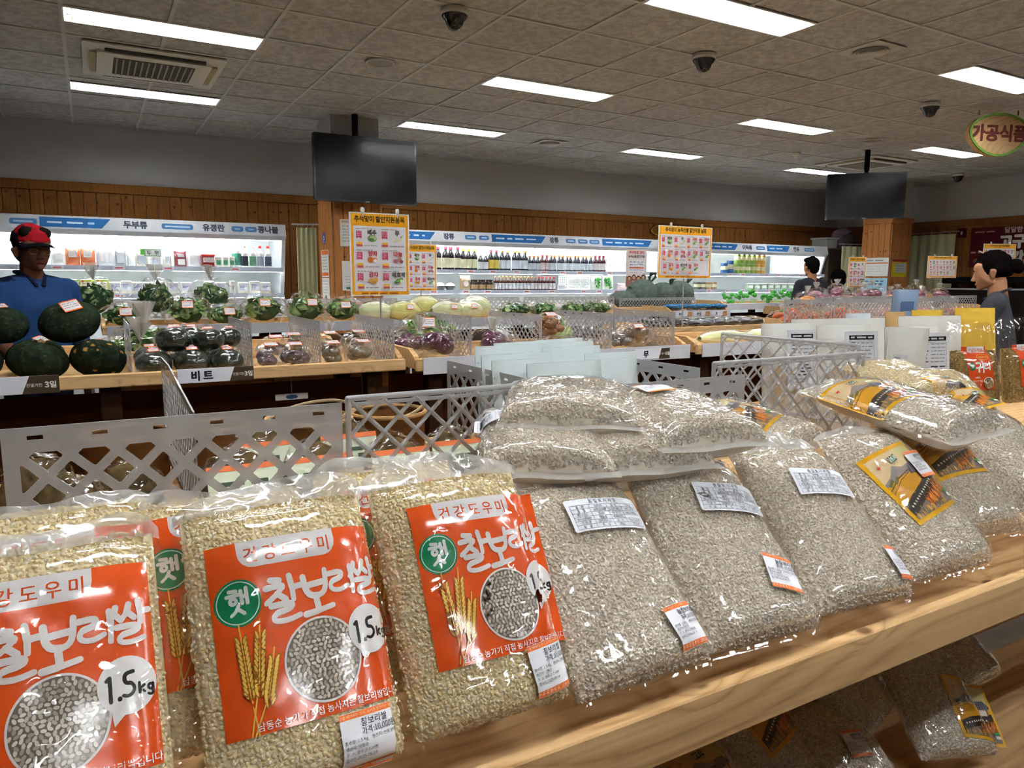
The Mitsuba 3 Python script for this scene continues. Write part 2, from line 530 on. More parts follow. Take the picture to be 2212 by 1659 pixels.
dome(2.04, 4.29, 'black dome camera nearest the shopper, left of the near louvred lamp')
dome(3.99, 4.18, 'black dome camera below the near louvred lamp')
dome(6.83, 4.2, 'black dome camera left of the hanging wooden sign')
dome(11.5, 6.55, 'small black dome camera beyond the hanging wooden sign')
for x, y, lb in ((2.02, 5.56, 'round flush ceiling speaker left of the lamps'), (7.99, 5.56, 'round flush ceiling speaker above the far television')):
    t = thing('ceiling_speaker', lb, 'speaker')
    tr = frame((x, y, CEIL - 0.003), (1, 0, 0), (0, 1, 0), (0, 0, 1))
    part(t, 'rim', moved(lathe([(0.095, 0), (0.115, 0), (0.112, -0.008), (0.095, -0.008)], 32), tr), 'm_satin', '#b9b8b4')
    part(t, 'grille', moved(lathe([(0, -0.002), (0.095, -0.002), (0.095, -0.006), (0, -0.009)], 32), tr), 'm_satin', '#8f8e8b')
for x, y, lb in ((4.93, 3.5, 'round air diffuser in a square plate beside the near louvred lamp'), (4.87, 7.63, 'round air diffuser near the far wall')):
    t = thing('air_diffuser', lb, 'vent')
    part(t, 'plate', slab(x - 0.17, x + 0.17, y - 0.17, y + 0.17, CEIL - 0.008, CEIL - 0.003, 0.01), 'm_satin', '#bcbab5')
    tr = frame((x, y, CEIL - 0.008), (1, 0, 0), (0, 1, 0), (0, 0, 1))
    part(t, 'throat', moved(lathe([(0, -0.001), (0.118, -0.001), (0.118, -0.003), (0, -0.003)], 28), tr), 'm_matte', '#bcbab5')
    for r in (0.03, 0.058, 0.086, 0.114):
        part(t, 'ring', moved(lathe([(r - 0.009, -0.004), (r + 0.009, -0.016), (r + 0.007, -0.018), (r - 0.012, -0.005)], 28), tr), 'm_satin', '#c9c8c4', smooth=True)
t = thing('smoke_detector', 'small white smoke detector on the ceiling by the far television', 'smoke detector')
part(t, 'body', moved(lathe([(0, 0), (0.05, 0), (0.048, -0.02), (0.034, -0.045), (0.02, -0.06), (0, -0.06)], 20), frame((7.94, 6.59, CEIL - 0.003), (1, 0, 0), (0, 1, 0), (0, 0, 1))), 'm_satin', '#d8d7d2')


# ---------------------------------------------------------------- televisions on ceiling poles
def television(label, cx, cy, zb, zt, w, yaw, pole, d=0.0):
    t = thing('television', label, 'television')
    U, V, N = euler(yaw, 90)
    O = np.array([cx, cy, zb])
    h = zt - zb
    tr = frame(O, U, V, N)
    part(t, 'case', moved(moved(extrude(rrect(-w / 2, 0, w / 2, h, 0.012), 0.055), np.eye(4)), frame(O - N * 0.06, U, V, N)), 'm_gloss', '#0a0a0c')
    part(t, 'screen', moved(extrude(sbox(-w / 2 + 0.014, 0.022, w / 2 - 0.014, h - 0.014), 0.003), frame(O - N * 0.006, U, V, N)), 'm_screen')
    part(t, 'badge', moved(extrude(rrect(-0.022, 0.006, 0.022, 0.014, 0.003), 0.004), frame(O - N * 0.005, U, V, N)), 'm_satin', '#9a9a9c')
    B = O - N * 0.1
    px, py = pole
    part(t, 'pole', M(tube([(px, py, zb + h * 0.45), (px, py, CEIL - 0.002)], 0.024, 12), tube([(px, py, CEIL - 0.25), (px, py, CEIL - 0.002)], 0.031, 12)), 'm_satin', '#121214')
    part(t, 'bracket', M(moved(bx(-0.2, 0.2, h * 0.3, h * 0.7, -0.085, -0.06), tr), moved(bx(-0.03, 0.03, h * 0.35, h * 0.65, -0.12, -0.085), tr)), 'm_satin', '#17171a')
    return t


television('black television hanging on a pole in front of the near pillar', 2.48, 7.27, 2.135, 2.775, 1.06, 0, (2.40, 7.375))
television('black television hanging on a pole, turned towards the aisle by the far pillar', 8.44, 5.93, 2.15, 2.71, 0.90, -48, (8.53, 6.0))

# ---------------------------------------------------------------- the hanging wooden sign
t = thing('hanging_sign', 'bean shaped wooden sign with green rim hanging on strings', 'sign')
U, V, N = euler(-24, 90)
O = np.array([7.45, 3.9, 2.76])
a = np.linspace(0, 2 * np.pi, 60, endpoint=False)
bean = Polygon(np.c_[0.30 * np.cos(a), 0.165 * np.sin(a) - 0.035 * np.cos(a) ** 2 * 0 + 0.03 * np.cos(2 * a) * (np.sin(a) < 0) - 0.03 * (np.sin(a) < 0)]).buffer(0.02).buffer(-0.02)
part(t, 'board', moved(extrude(bean.buffer(-0.006), 0.07), frame(O - 0.07 * N, U, V, N)), 'm_pine')
part(t, 'rim', moved(extrude(bean.difference(bean.buffer(-0.02)), 0.012), frame(O - 0.002 * N, U, V, N)), 'm_satin', '#4d6b2c')
print_part(t, 'lettering', [(at(text('가공식품', 0.12, 0.045, 'c'), 0.0, -0.07), '#4a2420')], on_plane(O + 0.001 * N, U, V, N))
for s in (-0.19, 0.2):
    A = O + s * U + 0.155 * V - 0.035 * N
    part(t, 'hook', tube([A, A + 0.03 * V, A + 0.045 * V], 0.007, 6), 'm_satin', '#6a4526')
    part(t, 'string', tube([A + 0.04 * V, np.array([A[0], A[1], CEIL])], 0.0012, 4), 'm_satin', '#8d8c88')


# ---------------------------------------------------------------- chilled cabinets along the back wall
ftube = {'type': 'area', 'radiance': {'type': 'rgb', 'value': [FRIDGE_TUBE * c for c in (0.96, 1.0, 1.0)]}}


def cabinet(label, x0, x1, yf, shelves, signs, zt=1.975):
    t = thing('chilled_cabinet', label, 'display cabinet')
    yb = 9.22
    part(t, 'back_panel', bx(x0, x1, yb - 0.04, yb, 0.1, zt), 'm_satin', '#cdd1cf')
    part(t, 'canopy', bx(x0, x1, yf + 0.06, yb, zt - 0.05, zt), 'm_satin', '#c9cbca')
    # header: a panel leaning slightly forward
    v = [(x, y, z) for x in (x0, x1) for y, z in ((yf + 0.02, zt), (yf - 0.01, zt - 0.13), (yf + 0.03, zt - 0.175), (yf + 0.06, zt - 0.17), (yf + 0.06, zt))]
    f = [(a, (a + 1) % 5, (a + 1) % 5 + 5) for a in range(5)] + [(a, (a + 1) % 5 + 5, a + 5) for a in range(5)] + [(0, 2, 1), (0, 3, 2), (0, 4, 3), (5, 6, 7), (5, 7, 8), (5, 8, 9)]
    part(t, 'header', (v, f), 'm_satin', '#c9ccd2', smooth=False)
    for xe in (x0, x1 - 0.04):
        side = Polygon([(yf + 0.05, 0.3), (yb, 0.3), (yb, zt), (yf + 0.02, zt), (yf + 0.03, zt - 0.17), (yf + 0.2, 1.2), (yf - 0.05, 0.6)])
        part(t, 'side_panel', moved(extrude(side, 0.04), np.array([[0, 0, 1, xe], [1, 0, 0, 0], [0, 1, 0, 0], [0, 0, 0, 1.0]])), 'm_satin', '#c9cdd0')
    part(t, 'deck', M(bx(x0, x1, yf - 0.08, yb, 0.3, 0.62), bx(x0, x1, yf - 0.12, yf - 0.06, 0.12, 0.75)), 'm_satin', '#b5b8ba')
    n = max(1, round((x1 - x0) / 1.25))
    # tubes under the canopy and under each shelf
    for q in range(n):
        a, b = x0 + (x1 - x0) * (q + 0.02) / n, x0 + (x1 - x0) * (q + 0.98) / n
        kk = number(f'{t}__tube')
        scene[kk] = {**mikit.ply(tube([(a, yf + 0.085, zt - 0.165), (b, yf + 0.085, zt - 0.165)], 0.016, 8), {'type': 'diffuse', 'reflectance': rgb((0.8, 0.8, 0.8))}, smooth=True), 'emitter': ftube}
        part(t, 'tube_holder', bx(b - 0.02, b + 0.02, yf + 0.07, yf + 0.12, zt - 0.16, zt - 0.05), 'm_satin', '#cfd3d6')
    for z in shelves:
        part(t, 'shelf', bx(x0 + 0.04, x1 - 0.04, yf + 0.03, yb - 0.04, z - 0.022, z), 'm_satin', '#c6cbcd')
        part(t, 'price_rail', bx(x0 + 0.04, x1 - 0.04, yf + 0.012, yf + 0.03, z - 0.042, z + 0.006), 'm_satin', '#b9c3d4')
        rg = random.Random(int(z * 100))
        xx = x0 + 0.2
        while xx < x1 - 0.3:
            tag = [(sbox(xx, -0.036, xx + 0.11, 0.0), '#dfe3ec'), (sbox(xx + 0.02, -0.026, xx + 0.09, -0.012), '#c2606a')]
            print_part(t, 'price_tag', tag, on_plane((0, yf + 0.0115, z + 0.003), (1, 0, 0), (0, 0, 1), (0, -1, 0)))
            xx += rg.uniform(0.25, 0.6)
        for q in range(n):
            a, b = x0 + (x1 - x0) * (q + 0.04) / n, x0 + (x1 - x0) * (q + 0.96) / n
            kk = number(f'{t}__tube')
            scene[kk] = {**mikit.ply(tube([(a, yf + 0.075, z - 0.036), (b, yf + 0.075, z - 0.036)], 0.009, 6), {'type': 'diffuse', 'reflectance': rgb((0.8, 0.8, 0.8))}, smooth=True), 'emitter': ftube}
    # the signs on the header
    d = np.array([0, -0.03, -0.13])
    d /= np.linalg.norm(d)
    for kind, a, b, s in signs:
        lay = []
        if kind == 'bar':      # blue banner with a slanted end
            lay.append((Polygon([(a, -0.115), (b - 0.08, -0.115), (b, -0.02), (a, -0.02)]), '#24507f'))
            xx = a + 0.06
            rg = random.Random(int(a * 50))
            while xx < b - 0.16:
                l = rg.uniform(0.05, 0.16)
                lay.append((rrect(xx, -0.078, min(xx + l, b - 0.14), -0.058, 0.008), '#c3cede'))
                xx += l + 0.04
        elif kind == 'txt':
            lay.append((at(text(s, 0.062, 0.05, 'c'), (a + b) / 2, -0.095), '#3a3f4a'))
        else:
            lay.append((rrect(a, -0.098, b, -0.04, 0.02), '#3f6690'))
            lay.append((rrect(a + 0.03, -0.078, b - 0.03, -0.06, 0.008), '#aebfd3'))
        print_part(t, {'bar': 'banner', 'txt': 'sign_lettering', 'pill': 'sign_badge'}[kind], lay, on_plane((0, yf + 0.02, zt), (1, 0, 0), -d, (0, -0.974, 0.225)))
    return t


SL, SR = (1.495, 1.215), (1.50, 1.245)
YL, YR = 8.45, 8.40
cabinet('left chilled cabinet with tofu and milk, behind the man in the red cap', -1.7, 1.93, YL, SL, [
    ('pill', -0.62, -0.40, ''), ('bar', -0.38, 0.22, ''), ('txt', 0.26, 0.62, '두부류'), ('pill', 0.68, 0.98, ''), ('txt', 1.02, 1.34, '유정란'),
    ('pill', 1.36, 1.48, ''), ('pill', 1.5, 1.62, ''), ('txt', 1.62, 1.86, '콩나물')])
cabinet('long right chilled cabinet full of sauce bottles behind the produce', 2.85, 11.05, YR, SR, [
    ('bar', 3.0, 3.72, ''), ('txt', 3.75, 4.05, '장류'), ('pill', 4.12, 4.28, ''), ('pill', 4.32, 4.46, ''), ('bar', 4.5, 5.32, ''), ('txt', 5.3, 5.6, '장류'),
    ('pill', 5.64, 5.8, ''), ('pill', 5.84, 6.0, ''), ('pill', 6.03, 6.2, ''), ('bar', 6.25, 7.15, ''), ('txt', 7.15, 7.6, '소스류'), ('pill', 7.62, 7.78, ''), ('pill', 7.82, 8.0, ''),
    ('bar', 8.05, 8.9, ''), ('txt', 8.9, 9.3, '어묵류'), ('pill', 9.3, 9.5, ''), ('bar', 9.55, 10.1, ''), ('txt', 10.1, 10.4, '만두'), ('pill', 10.45, 10.7, '')])
# ---------------------------------------------------------------- bags of grain
def vnoise(x, y, seed=0):
    return meshkit.fbm(np.stack([x, y, np.full_like(x, 0.37)], -1), 3, seed)


def ridge(x, y, seed):
    return 1 - np.abs(2 * meshkit.noise(np.stack([x, y, np.full_like(x, 0.7)], -1), seed) - 1)


# one grain: a spindle of 6 sides, its crease along one side
_gv, _gf, _gc = [], [], []
for gx, gr in ((-0.30, 0.33), (0.02, 0.5), (0.32, 0.31)):
    for q in range(6):
        ga = q * 2 * math.pi / 6
        _gv.append((gx, gr * math.cos(ga), gr * math.sin(ga)))
        _gc.append(0.0 if q == 0 else 1.0)
_gv += [(-0.52, 0, 0), (0.52, 0, 0)]
_gc += [0.8, 0.8]
for i in range(2):
    for q in range(6):
        k = (q + 1) % 6
        _gf += [(i * 6 + q, i * 6 + k, i * 6 + 6 + k), (i * 6 + q, i * 6 + 6 + k, i * 6 + 6 + q)]
for q in range(6):
    k = (q + 1) % 6
    _gf += [(18, k, q), (19, 12 + q, 12 + k)]
GV, GF, GC = np.array(_gv), np.array(_gf), np.array(_gc)
GRAINS = {   # length, width, body colours, crease colour
    'tan': (0.0068, 0.0049, ('#e8dcba', '#dfcfa4', '#efe8d0', '#d8c497', '#e6dbbd'), '#d2bf95'),
    'grey': (0.0072, 0.0046, ('#e6dfd3', '#dcd2c2', '#eee9e0', '#d3c8b8', '#e3d9c8'), '#a29788'),
    'oat': (0.0090, 0.0030, ('#a58a5a', '#8f7446', '#b89e6c', '#7d6238'), '#5a4526'),
}


def scatter(p, nn, kind, seed, size=1.0):
    """a grain at each of the points p with normals nn: mesh and colours"""
    r = np.random.default_rng(seed)
    L, Wd, cols, crease = GRAINS[kind]
    n = len(p)
    t = r.normal(size=(n, 3))
    t -= nn * (t * nn).sum(1, keepdims=True)
    t /= np.linalg.norm(t, axis=1, keepdims=True)
    tilt = r.normal(0, 0.20, n)
    x = t * np.cos(tilt)[:, None] + nn * np.sin(tilt)[:, None]
    z = np.cross(x, np.cross(nn, x))
    z /= np.linalg.norm(z, axis=1, keepdims=True)
    w = np.cross(z, x)
    roll = r.normal(0, 0.9, n)
    y2 = z * np.cos(roll)[:, None] + w * np.sin(roll)[:, None]     # the crease side
    z2 = np.cross(x, y2)
    sl = size * L * r.uniform(0.82, 1.12, n)
    sw = size * Wd * r.uniform(0.85, 1.12, n)
    p = p + nn * r.uniform(0.0000, 0.0013, n)[:, None]
    V = p[:, None] + x[:, None] * (GV[:, 0] * sl[:, None])[..., None] + y2[:, None] * (GV[:, 1] * sw[:, None])[..., None] + z2[:, None] * (GV[:, 2] * sw[:, None])[..., None]
    body = np.array([lin(q) for q in cols])[r.integers(0, len(cols), n)] * r.uniform(0.85, 1.06, n)[:, None]
    col = body[:, None] * GC[None, :, None] + lin(crease) * (1 - GC)[None, :, None]
    F2 = (GF[None] + (np.arange(n) * len(GV))[:, None, None]).reshape(-1, 3)
    return trimesh.Trimesh(V.reshape(-1, 3), F2, process=False), np.clip(col.reshape(-1, 3), 0, 1)


def gridfaces(nu, nv, flip=False):
    i, j = np.meshgrid(np.arange(nu - 1), np.arange(nv - 1), indexing='ij')
    a = (i * nv + j).ravel()
    f = np.vstack([np.c_[a, a + nv, a + nv + 1], np.c_[a, a + nv + 1, a + 1]])
    return f[:, ::-1] if flip else f


class Bag:
    """a clear bag w x h, filled with grain up to fill x h and t thick, standing in the frame U (right), V (up), N (out of its face)"""

    def __init__(s, O, yaw, pitch, roll, w, h, t, fill=0.86, seed=0, lump=0.16, skew=0.0, back=0.75, crown=0.22):
        s.O = np.asarray(O, float)
        s.U, s.V, s.N = euler(yaw, pitch, roll)
        s.w, s.h, s.t, s.fill, s.seed, s.lump, s.skew, s.back, s.crown = w, h, t, fill, seed, lump, skew, back, crown

    def T(s, x, y):
        """half thickness of the filling at x, y"""
        a = np.clip(np.abs(2 * x / (s.w - 0.014)), 0, 1)
        b = np.clip(y / (s.h * s.fill * (1 - 0.06 * vnoise(x * 16, x * 0 + s.seed, s.seed + 9) - 0.05 * a ** 4)), 0, 1)
        P = (1 - a ** 2.6) ** 0.52
        lo = np.clip(b / 0.09, 0, 1)
        Q = np.sqrt(np.clip(1 - (1 - lo) ** 2, 0, 1)) * np.where(b > 1 - s.crown, np.sqrt(np.clip(1 - ((b - 1 + s.crown) / s.crown) ** 2 * 0.985, 0, 1)), 1)
        g = 1 + s.lump * 2 * (vnoise(x * 11, y * 11, s.seed) - 0.5) + 0.18 * (0.5 - b)
        return s.t * 0.5 * P * Q * g

    def at(s, x, y, n):
        return s.O + (x + s.skew * y)[:, None] * s.U + y[:, None] * s.V + np.asarray(n)[:, None] * s.N

    def place(s, cx, cy, rot=0.0, off=0.0036):
        c, q = math.cos(math.radians(rot)), math.sin(math.radians(rot))

        def f(xy, l):
            x, y = cx + xy[:, 0] * c - xy[:, 1] * q, cy + xy[:, 0] * q + xy[:, 1] * c
            return s.at(x, y, s.T(x, y) + off + l)
        return f

    def film_shape(s, x, y, side):
        wr = 0.5 * ridge(x * 26 + 2.2 * vnoise(x * 9, y * 9, s.seed + 3), y * 15, s.seed + 1) ** 3 + 0.5 * ridge(x * 60 + y * 22, y * 34 - x * 14, s.seed + 2) ** 4
        wr = wr * np.clip(vnoise(x * 7, y * 7, s.seed + 4) * 3 - 0.9, 0, 1)
        fine = meshkit.noise(np.stack([x * 150, y * 150, x * 0 + side], -1), s.seed + 5) - 0.5
        T_ = s.T(x, y)
        top = s.h * s.fill
        k = np.clip((y - top * 0.97) / (s.h - top * 0.97), 0, 1)
        flap = 0.026 * k * (vnoise(x * 22, y * 16, s.seed + 6) - 0.5) * 2 + 0.012 * k * np.sin(x * 31 + s.seed) + 0.010 * k * ridge(x * 30 + y * 18, y * 25, s.seed + 7) - 0.02 * k * k
        if side > 0:
            return T_ + 0.0062 + 0.0052 * wr + 0.0004 * fine + flap
        return -s.back * T_ - 0.0040 + flap - 0.0015 - 0.002 * wr

    def grain_points(s, d, seed):
        r = np.random.default_rng(seed)
        gx, gy = np.meshgrid(np.arange(-s.w / 2 + 0.009, s.w / 2 - 0.009, d), np.arange(0.002, s.h * s.fill * 1.01, d))
        x, y = [q.ravel() + r.uniform(-0.36, 0.36, q.size) * d for q in (gx, gy)]
        e = 0.0008
        def slope(x, y):
            return (s.T(x + e, y) - s.T(x - e, y)) / (2 * e), (s.T(x, y + e) - s.T(x, y - e)) / (2 * e)
        a, b = slope(x, y)
        k = np.floor(np.minimum(np.sqrt(1 + a * a + b * b), 6) - 0.8 + r.random(len(x)) * 0.9).astype(int)
        x, y = np.r_[x, np.repeat(x, k)], np.r_[y, np.repeat(y, k)]
        x[len(k):] += r.uniform(-0.5, 0.5, len(x) - len(k)) * d
        y[len(k):] += r.uniform(-0.5, 0.5, len(x) - len(k)) * d
        a, b = slope(x, y)
        nn = -a[:, None] * s.U - b[:, None] * s.V + s.N
        T_ = s.T(x, y)
        keep = T_ > 0.0015
        nn /= np.linalg.norm(nn, axis=1, keepdims=True)
        return s.at(x, y, T_)[keep], nn[keep]

    def build(s, name, label, group, kind, d=0.0049, size=1.0, res=(64, 92), both=True, labels_=(), outside=(), haze=False, tip=0.0, foot=False, flapmat='m_haze'):
        t = thing(name, label, 'bag', group)
        w, h = s.w, s.h
        # filling
        m = (46, 64)
        u = np.sin(np.linspace(-np.pi / 2, np.pi / 2, m[0])) * (w - 0.014) / 2
        v = (1 - np.cos(np.linspace(0, np.pi, m[1]))) / 2 * h * s.fill
        X, Y = [q.ravel() for q in np.meshgrid(u, v, indexing='ij')]
        Tt = s.T(X, Y)
        front, back = s.at(X, Y, Tt), s.at(X, Y, -s.back * Tt)
        F = gridfaces(*m)
        core = trimesh.Trimesh(np.vstack([front, back]), np.vstack([F, F[:, ::-1] + len(front)]), process=False)
        dark = {'tan': '#e2d4ad', 'grey': '#ddd4c6', 'oat': '#98804f'}[kind]
        part(t, 'filling', core, 'm_matte', dark, smooth=True)
        gp, gn = s.grain_points(d, s.seed)
        g, col = scatter(gp, gn, kind, s.seed, size)
        part(t, 'grains', g, 'm_matte', colors=col, smooth=True, kind='stuff')
        # film: front and back sheet, a little wider than the filling
        nu, nv = res
        fl0 = s.fill * 0.96
        u = np.linspace(-w / 2, w / 2, nu)
        v = np.linspace(-0.008, h, nv)
        X, Y = [q.ravel() for q in np.meshgrid(u, v, indexing='ij')]
        X = X * (1 - tip * np.clip((Y / h - s.fill * 0.9) / 0.3, 0, 1))
        kk = np.clip((Y / h - fl0) / (1 - fl0), 0, 1)
        Y = Y - kk * (0.022 * meshkit.noise(np.stack([X * 13, X * 0 + s.seed, X * 0], -1), s.seed) + 0.020 * np.abs(2 * X / w) ** 5)
        F = gridfaces(nu, nv)
        edge = np.clip((np.abs(2 * X / w) - 0.90) / 0.10, 0, 1)
        wave = 0.006 * edge * np.sin(Y * 60 + s.seed)
        Z = s.film_shape(X, Y, 1) * (1 - edge) + edge * 0.0008 + wave
        cut = np.searchsorted(v, h * s.fill * 0.985)
        fr = s.at(X, Y, Z)
        up = (F % nv).min(1) >= cut
        film = 'm_haze' if haze else 'm_film'
        part(t, 'film', (fr, F[~up]), film, smooth=True)
        if up.any():
            part(t, 'flap', (fr, F[up]), flapmat, smooth=True, label='empty mouth of the bag')
        if both:
            bk = s.at(X, Y, s.film_shape(X, Y, -1) * (1 - edge) - edge * 0.0008 + wave)
            part(t, 'film', (bk, F[:, ::-1]), film, smooth=True)
        # sealed seam along the foot and the mouth: milky doubled film
        for ya, yb in ((-0.022, 0.001),) if foot else ():
            uu = np.linspace(-w / 2, w / 2, 30)
            X2, Y2 = [q.ravel() for q in np.meshgrid(uu, np.array([ya, yb]), indexing='ij')]
            kx = X2
            fl = s.film_shape(kx, np.maximum(Y2, 0), 1) * 0 + 0.0018 * np.sin(X2 * 45 + s.seed)
            part(t, 'seam', (s.at(kx, Y2, fl), gridfaces(30, 2)), 'm_haze', smooth=True)
        for nm, layers, cx, cy, rot, step in labels_:
            lab = print_part(t, nm, layers[:1], s.place(cx, cy, rot, 0.0042), 'm_gloss', 0.0, step)
            if len(layers) > 1:
                print_part(lab, 'print', layers[1:], s.place(cx, cy, rot, 0.0042), 'm_gloss', 0.00016, step)
        for nm, layers, cx, cy, rot, step in outside:
            lab = print_part(t, nm, layers[:1], s.place(cx, cy, rot, 0.0100), 'm_satin', 0.0, step)
            print_part(lab, 'print', layers[1:], s.place(cx, cy, rot, 0.0100), 'm_satin', 0.0002, step)
        return t


# ---------------------------------------------------------------- printed labels (metres, centred)
def brush(pts, r0=1.0):
    """a brush stroke through the points, round ends and a swelling middle"""
    p = np.array(pts, float)
    if len(p) > 2:
        for _ in range(2):   # Chaikin
            q = np.empty((2 * len(p), 2))
            q[0], q[-1] = p[0], p[-1]
            q[1:-1:2] = 0.75 * p[:-1] + 0.25 * p[1:]
            q[2:-1:2] = 0.25 * p[:-1] + 0.75 * p[1:]
            p = q
    return p


def calligraphy(strokes, r):
    gs = []
    for s in strokes:
        p = brush(s)
        n = len(p)
        gs.append(LineString(p).buffer(r, quad_segs=3))
        gs.append(LineString(p[: max(2, n // 2)]).buffer(r * 1.18, quad_segs=3))
    return union_all(gs).simplify(r * 0.06)


# the large hand-lettered words, in a 10 unit high box per syllable
CHAL = [[(2.2, 9.6), (4.2, 9.3)], [(1.0, 7.9), (5.4, 8.3), (3.4, 6.3), (0.8, 4.7)], [(3.4, 6.4), (5.2, 4.9)], [(6.6, 9.9), (7.0, 7.2), (7.0, 4.6)], [(7.0, 7.2), (9.2, 7.4)],
        [(1.8, 3.9), (6.6, 4.0), (6.2, 2.7), (2.2, 2.2), (1.9, 0.5), (5.0, 0.2), (8.0, 0.9)]]
BO = [[(1.6, 9.0), (2.0, 5.0), (5.0, 4.4), (6.6, 5.8), (6.8, 9.8)], [(1.9, 7.0), (6.6, 7.4)], [(4.0, 3.8), (4.2, 1.6)], [(1.2, 1.0), (4.2, 1.3), (7.6, 1.9)]]
RI = [[(0.9, 8.0), (4.6, 8.3), (4.4, 6.6), (1.2, 6.0), (1.0, 4.0), (3.6, 3.4), (6.0, 4.4)], [(7.3, 9.2), (7.6, 6.0), (7.3, 2.6)]]
SSAL = [[(2.2, 9.2), (1.6, 7.2), (0.4, 5.8)], [(2.1, 7.4), (3.2, 6.2)], [(5.2, 9.6), (4.6, 7.6), (3.2, 6.0)], [(4.9, 7.7), (6.2, 6.4)], [(7.4, 10.2), (7.7, 7.6), (7.6, 5.0)], [(7.7, 7.6), (9.6, 7.9)],
        [(2.2, 4.5), (7.2, 4.7), (6.8, 3.2), (2.8, 2.6), (2.6, 0.9), (5.4, 0.6), (8.2, 1.4)]]
HAET = [[(2.2, 9.4), (4.6, 9.2)], [(1.2, 7.6), (5.4, 7.8)], [(3.3, 6.9), (2.1, 5.9), (2.6, 4.5), (4.2, 4.6), (4.6, 6.0), (3.3, 6.9)], [(6.4, 9.0), (6.6, 4.4)], [(6.6, 6.8), (8.2, 6.9)], [(8.4, 9.8), (8.6, 4.2)],
        [(5.2, 3.8), (4.2, 1.8), (2.2, 0.4)], [(4.7, 2.6), (7.0, 0.6)]]
GWI = [[(1.0, 8.6), (5.4, 9.0), (5.0, 6.0), (4.2, 5.2)], [(0.6, 4.4), (6.4, 5.0)], [(3.4, 4.6), (3.0, 1.0)], [(7.6, 9.8), (8.0, 5.0), (7.6, 0.6)]]
KG = [[(0.4, 3.4), (0.4, 0.2)], [(2.0, 2.4), (0.6, 1.4), (2.0, 0.2)], [(4.8, 2.2), (3.6, 2.4), (3.2, 1.2), (4.2, 0.4), (4.9, 1.4)], [(4.9, 2.4), (5.0, -0.6), (4.2, -1.3), (3.2, -0.8)]]


def syll(st, x, y, s, r):
    return at(affinity.scale(calligraphy(st, r), s / 10, s / 10, origin=(0, 0)), x, y)


_rl = random.Random(4)


def ear_of_barley(x, y, h, lean):
    """layers: stalk, kernels in two colours"""
    out = [(stroke([(x - lean * 0.75 * h, y), (x - lean * 0.15 * h, y + h * 0.36), (x, y + h * 0.44), (x + lean * h * 0.5, y + h)], 0.0007), '#d9a94e')]
    dk, lt = [], []
    for i in range(11):
        f = 0.36 + 0.05 * i
        cx, cy = x + lean * h * max(0, f - 0.44), y + h * f
        for sg in (-1, 1):
            e = at(affinity.scale(Point(0, 0).buffer(1, quad_segs=3), 0.0017, 0.0054), 0, 0)
            e = at(affinity.rotate(e, -sg * 26 - math.degrees(math.atan(lean)), origin=(0, 0)), cx + sg * 0.0031, cy)
            dk.append(e)
            lt.append(affinity.scale(e, 0.62, 0.7))
    return out + [(union_all(dk), '#8a5a1e'), (union_all(lt), '#e2b857')]


def grain_disc(cx, cy, r, kind='grey', seed=1):
    """the printed photograph of grains in a round window"""
    rr = np.random.default_rng(seed)
    out = [(Point(cx, cy).buffer(r), '#5f564b')]
    by = {}
    cols = ['#d5cbbd', '#bcb0a0', '#e6dfd4', '#a3978a'] if kind == 'grey' else ['#a08a60', '#826a42', '#bda878', '#6e5836']
    d, i = r * 0.105, 0
    for gx in np.arange(-r, r, d * 1.25):
        for gy in np.arange(-r, r, d):
            x, y = gx + (i % 2) * 0.4 * d + rr.uniform(-0.15, 0.15) * d, gy + rr.uniform(-0.15, 0.15) * d
            i += 1
            if x * x + y * y < (0.98 * r) ** 2:
                e = affinity.scale(Point(0, 0).buffer(1, quad_segs=2), d * 0.66, d * 0.40)
                by.setdefault(cols[rr.integers(0, 4)], []).append(at(affinity.rotate(e, rr.random() * 180, origin=(0, 0)), cx + x, cy + y))
    disc = Point(cx, cy).buffer(r)
    return out + [(union_all(v).intersection(disc), c) for c, v in by.items()]


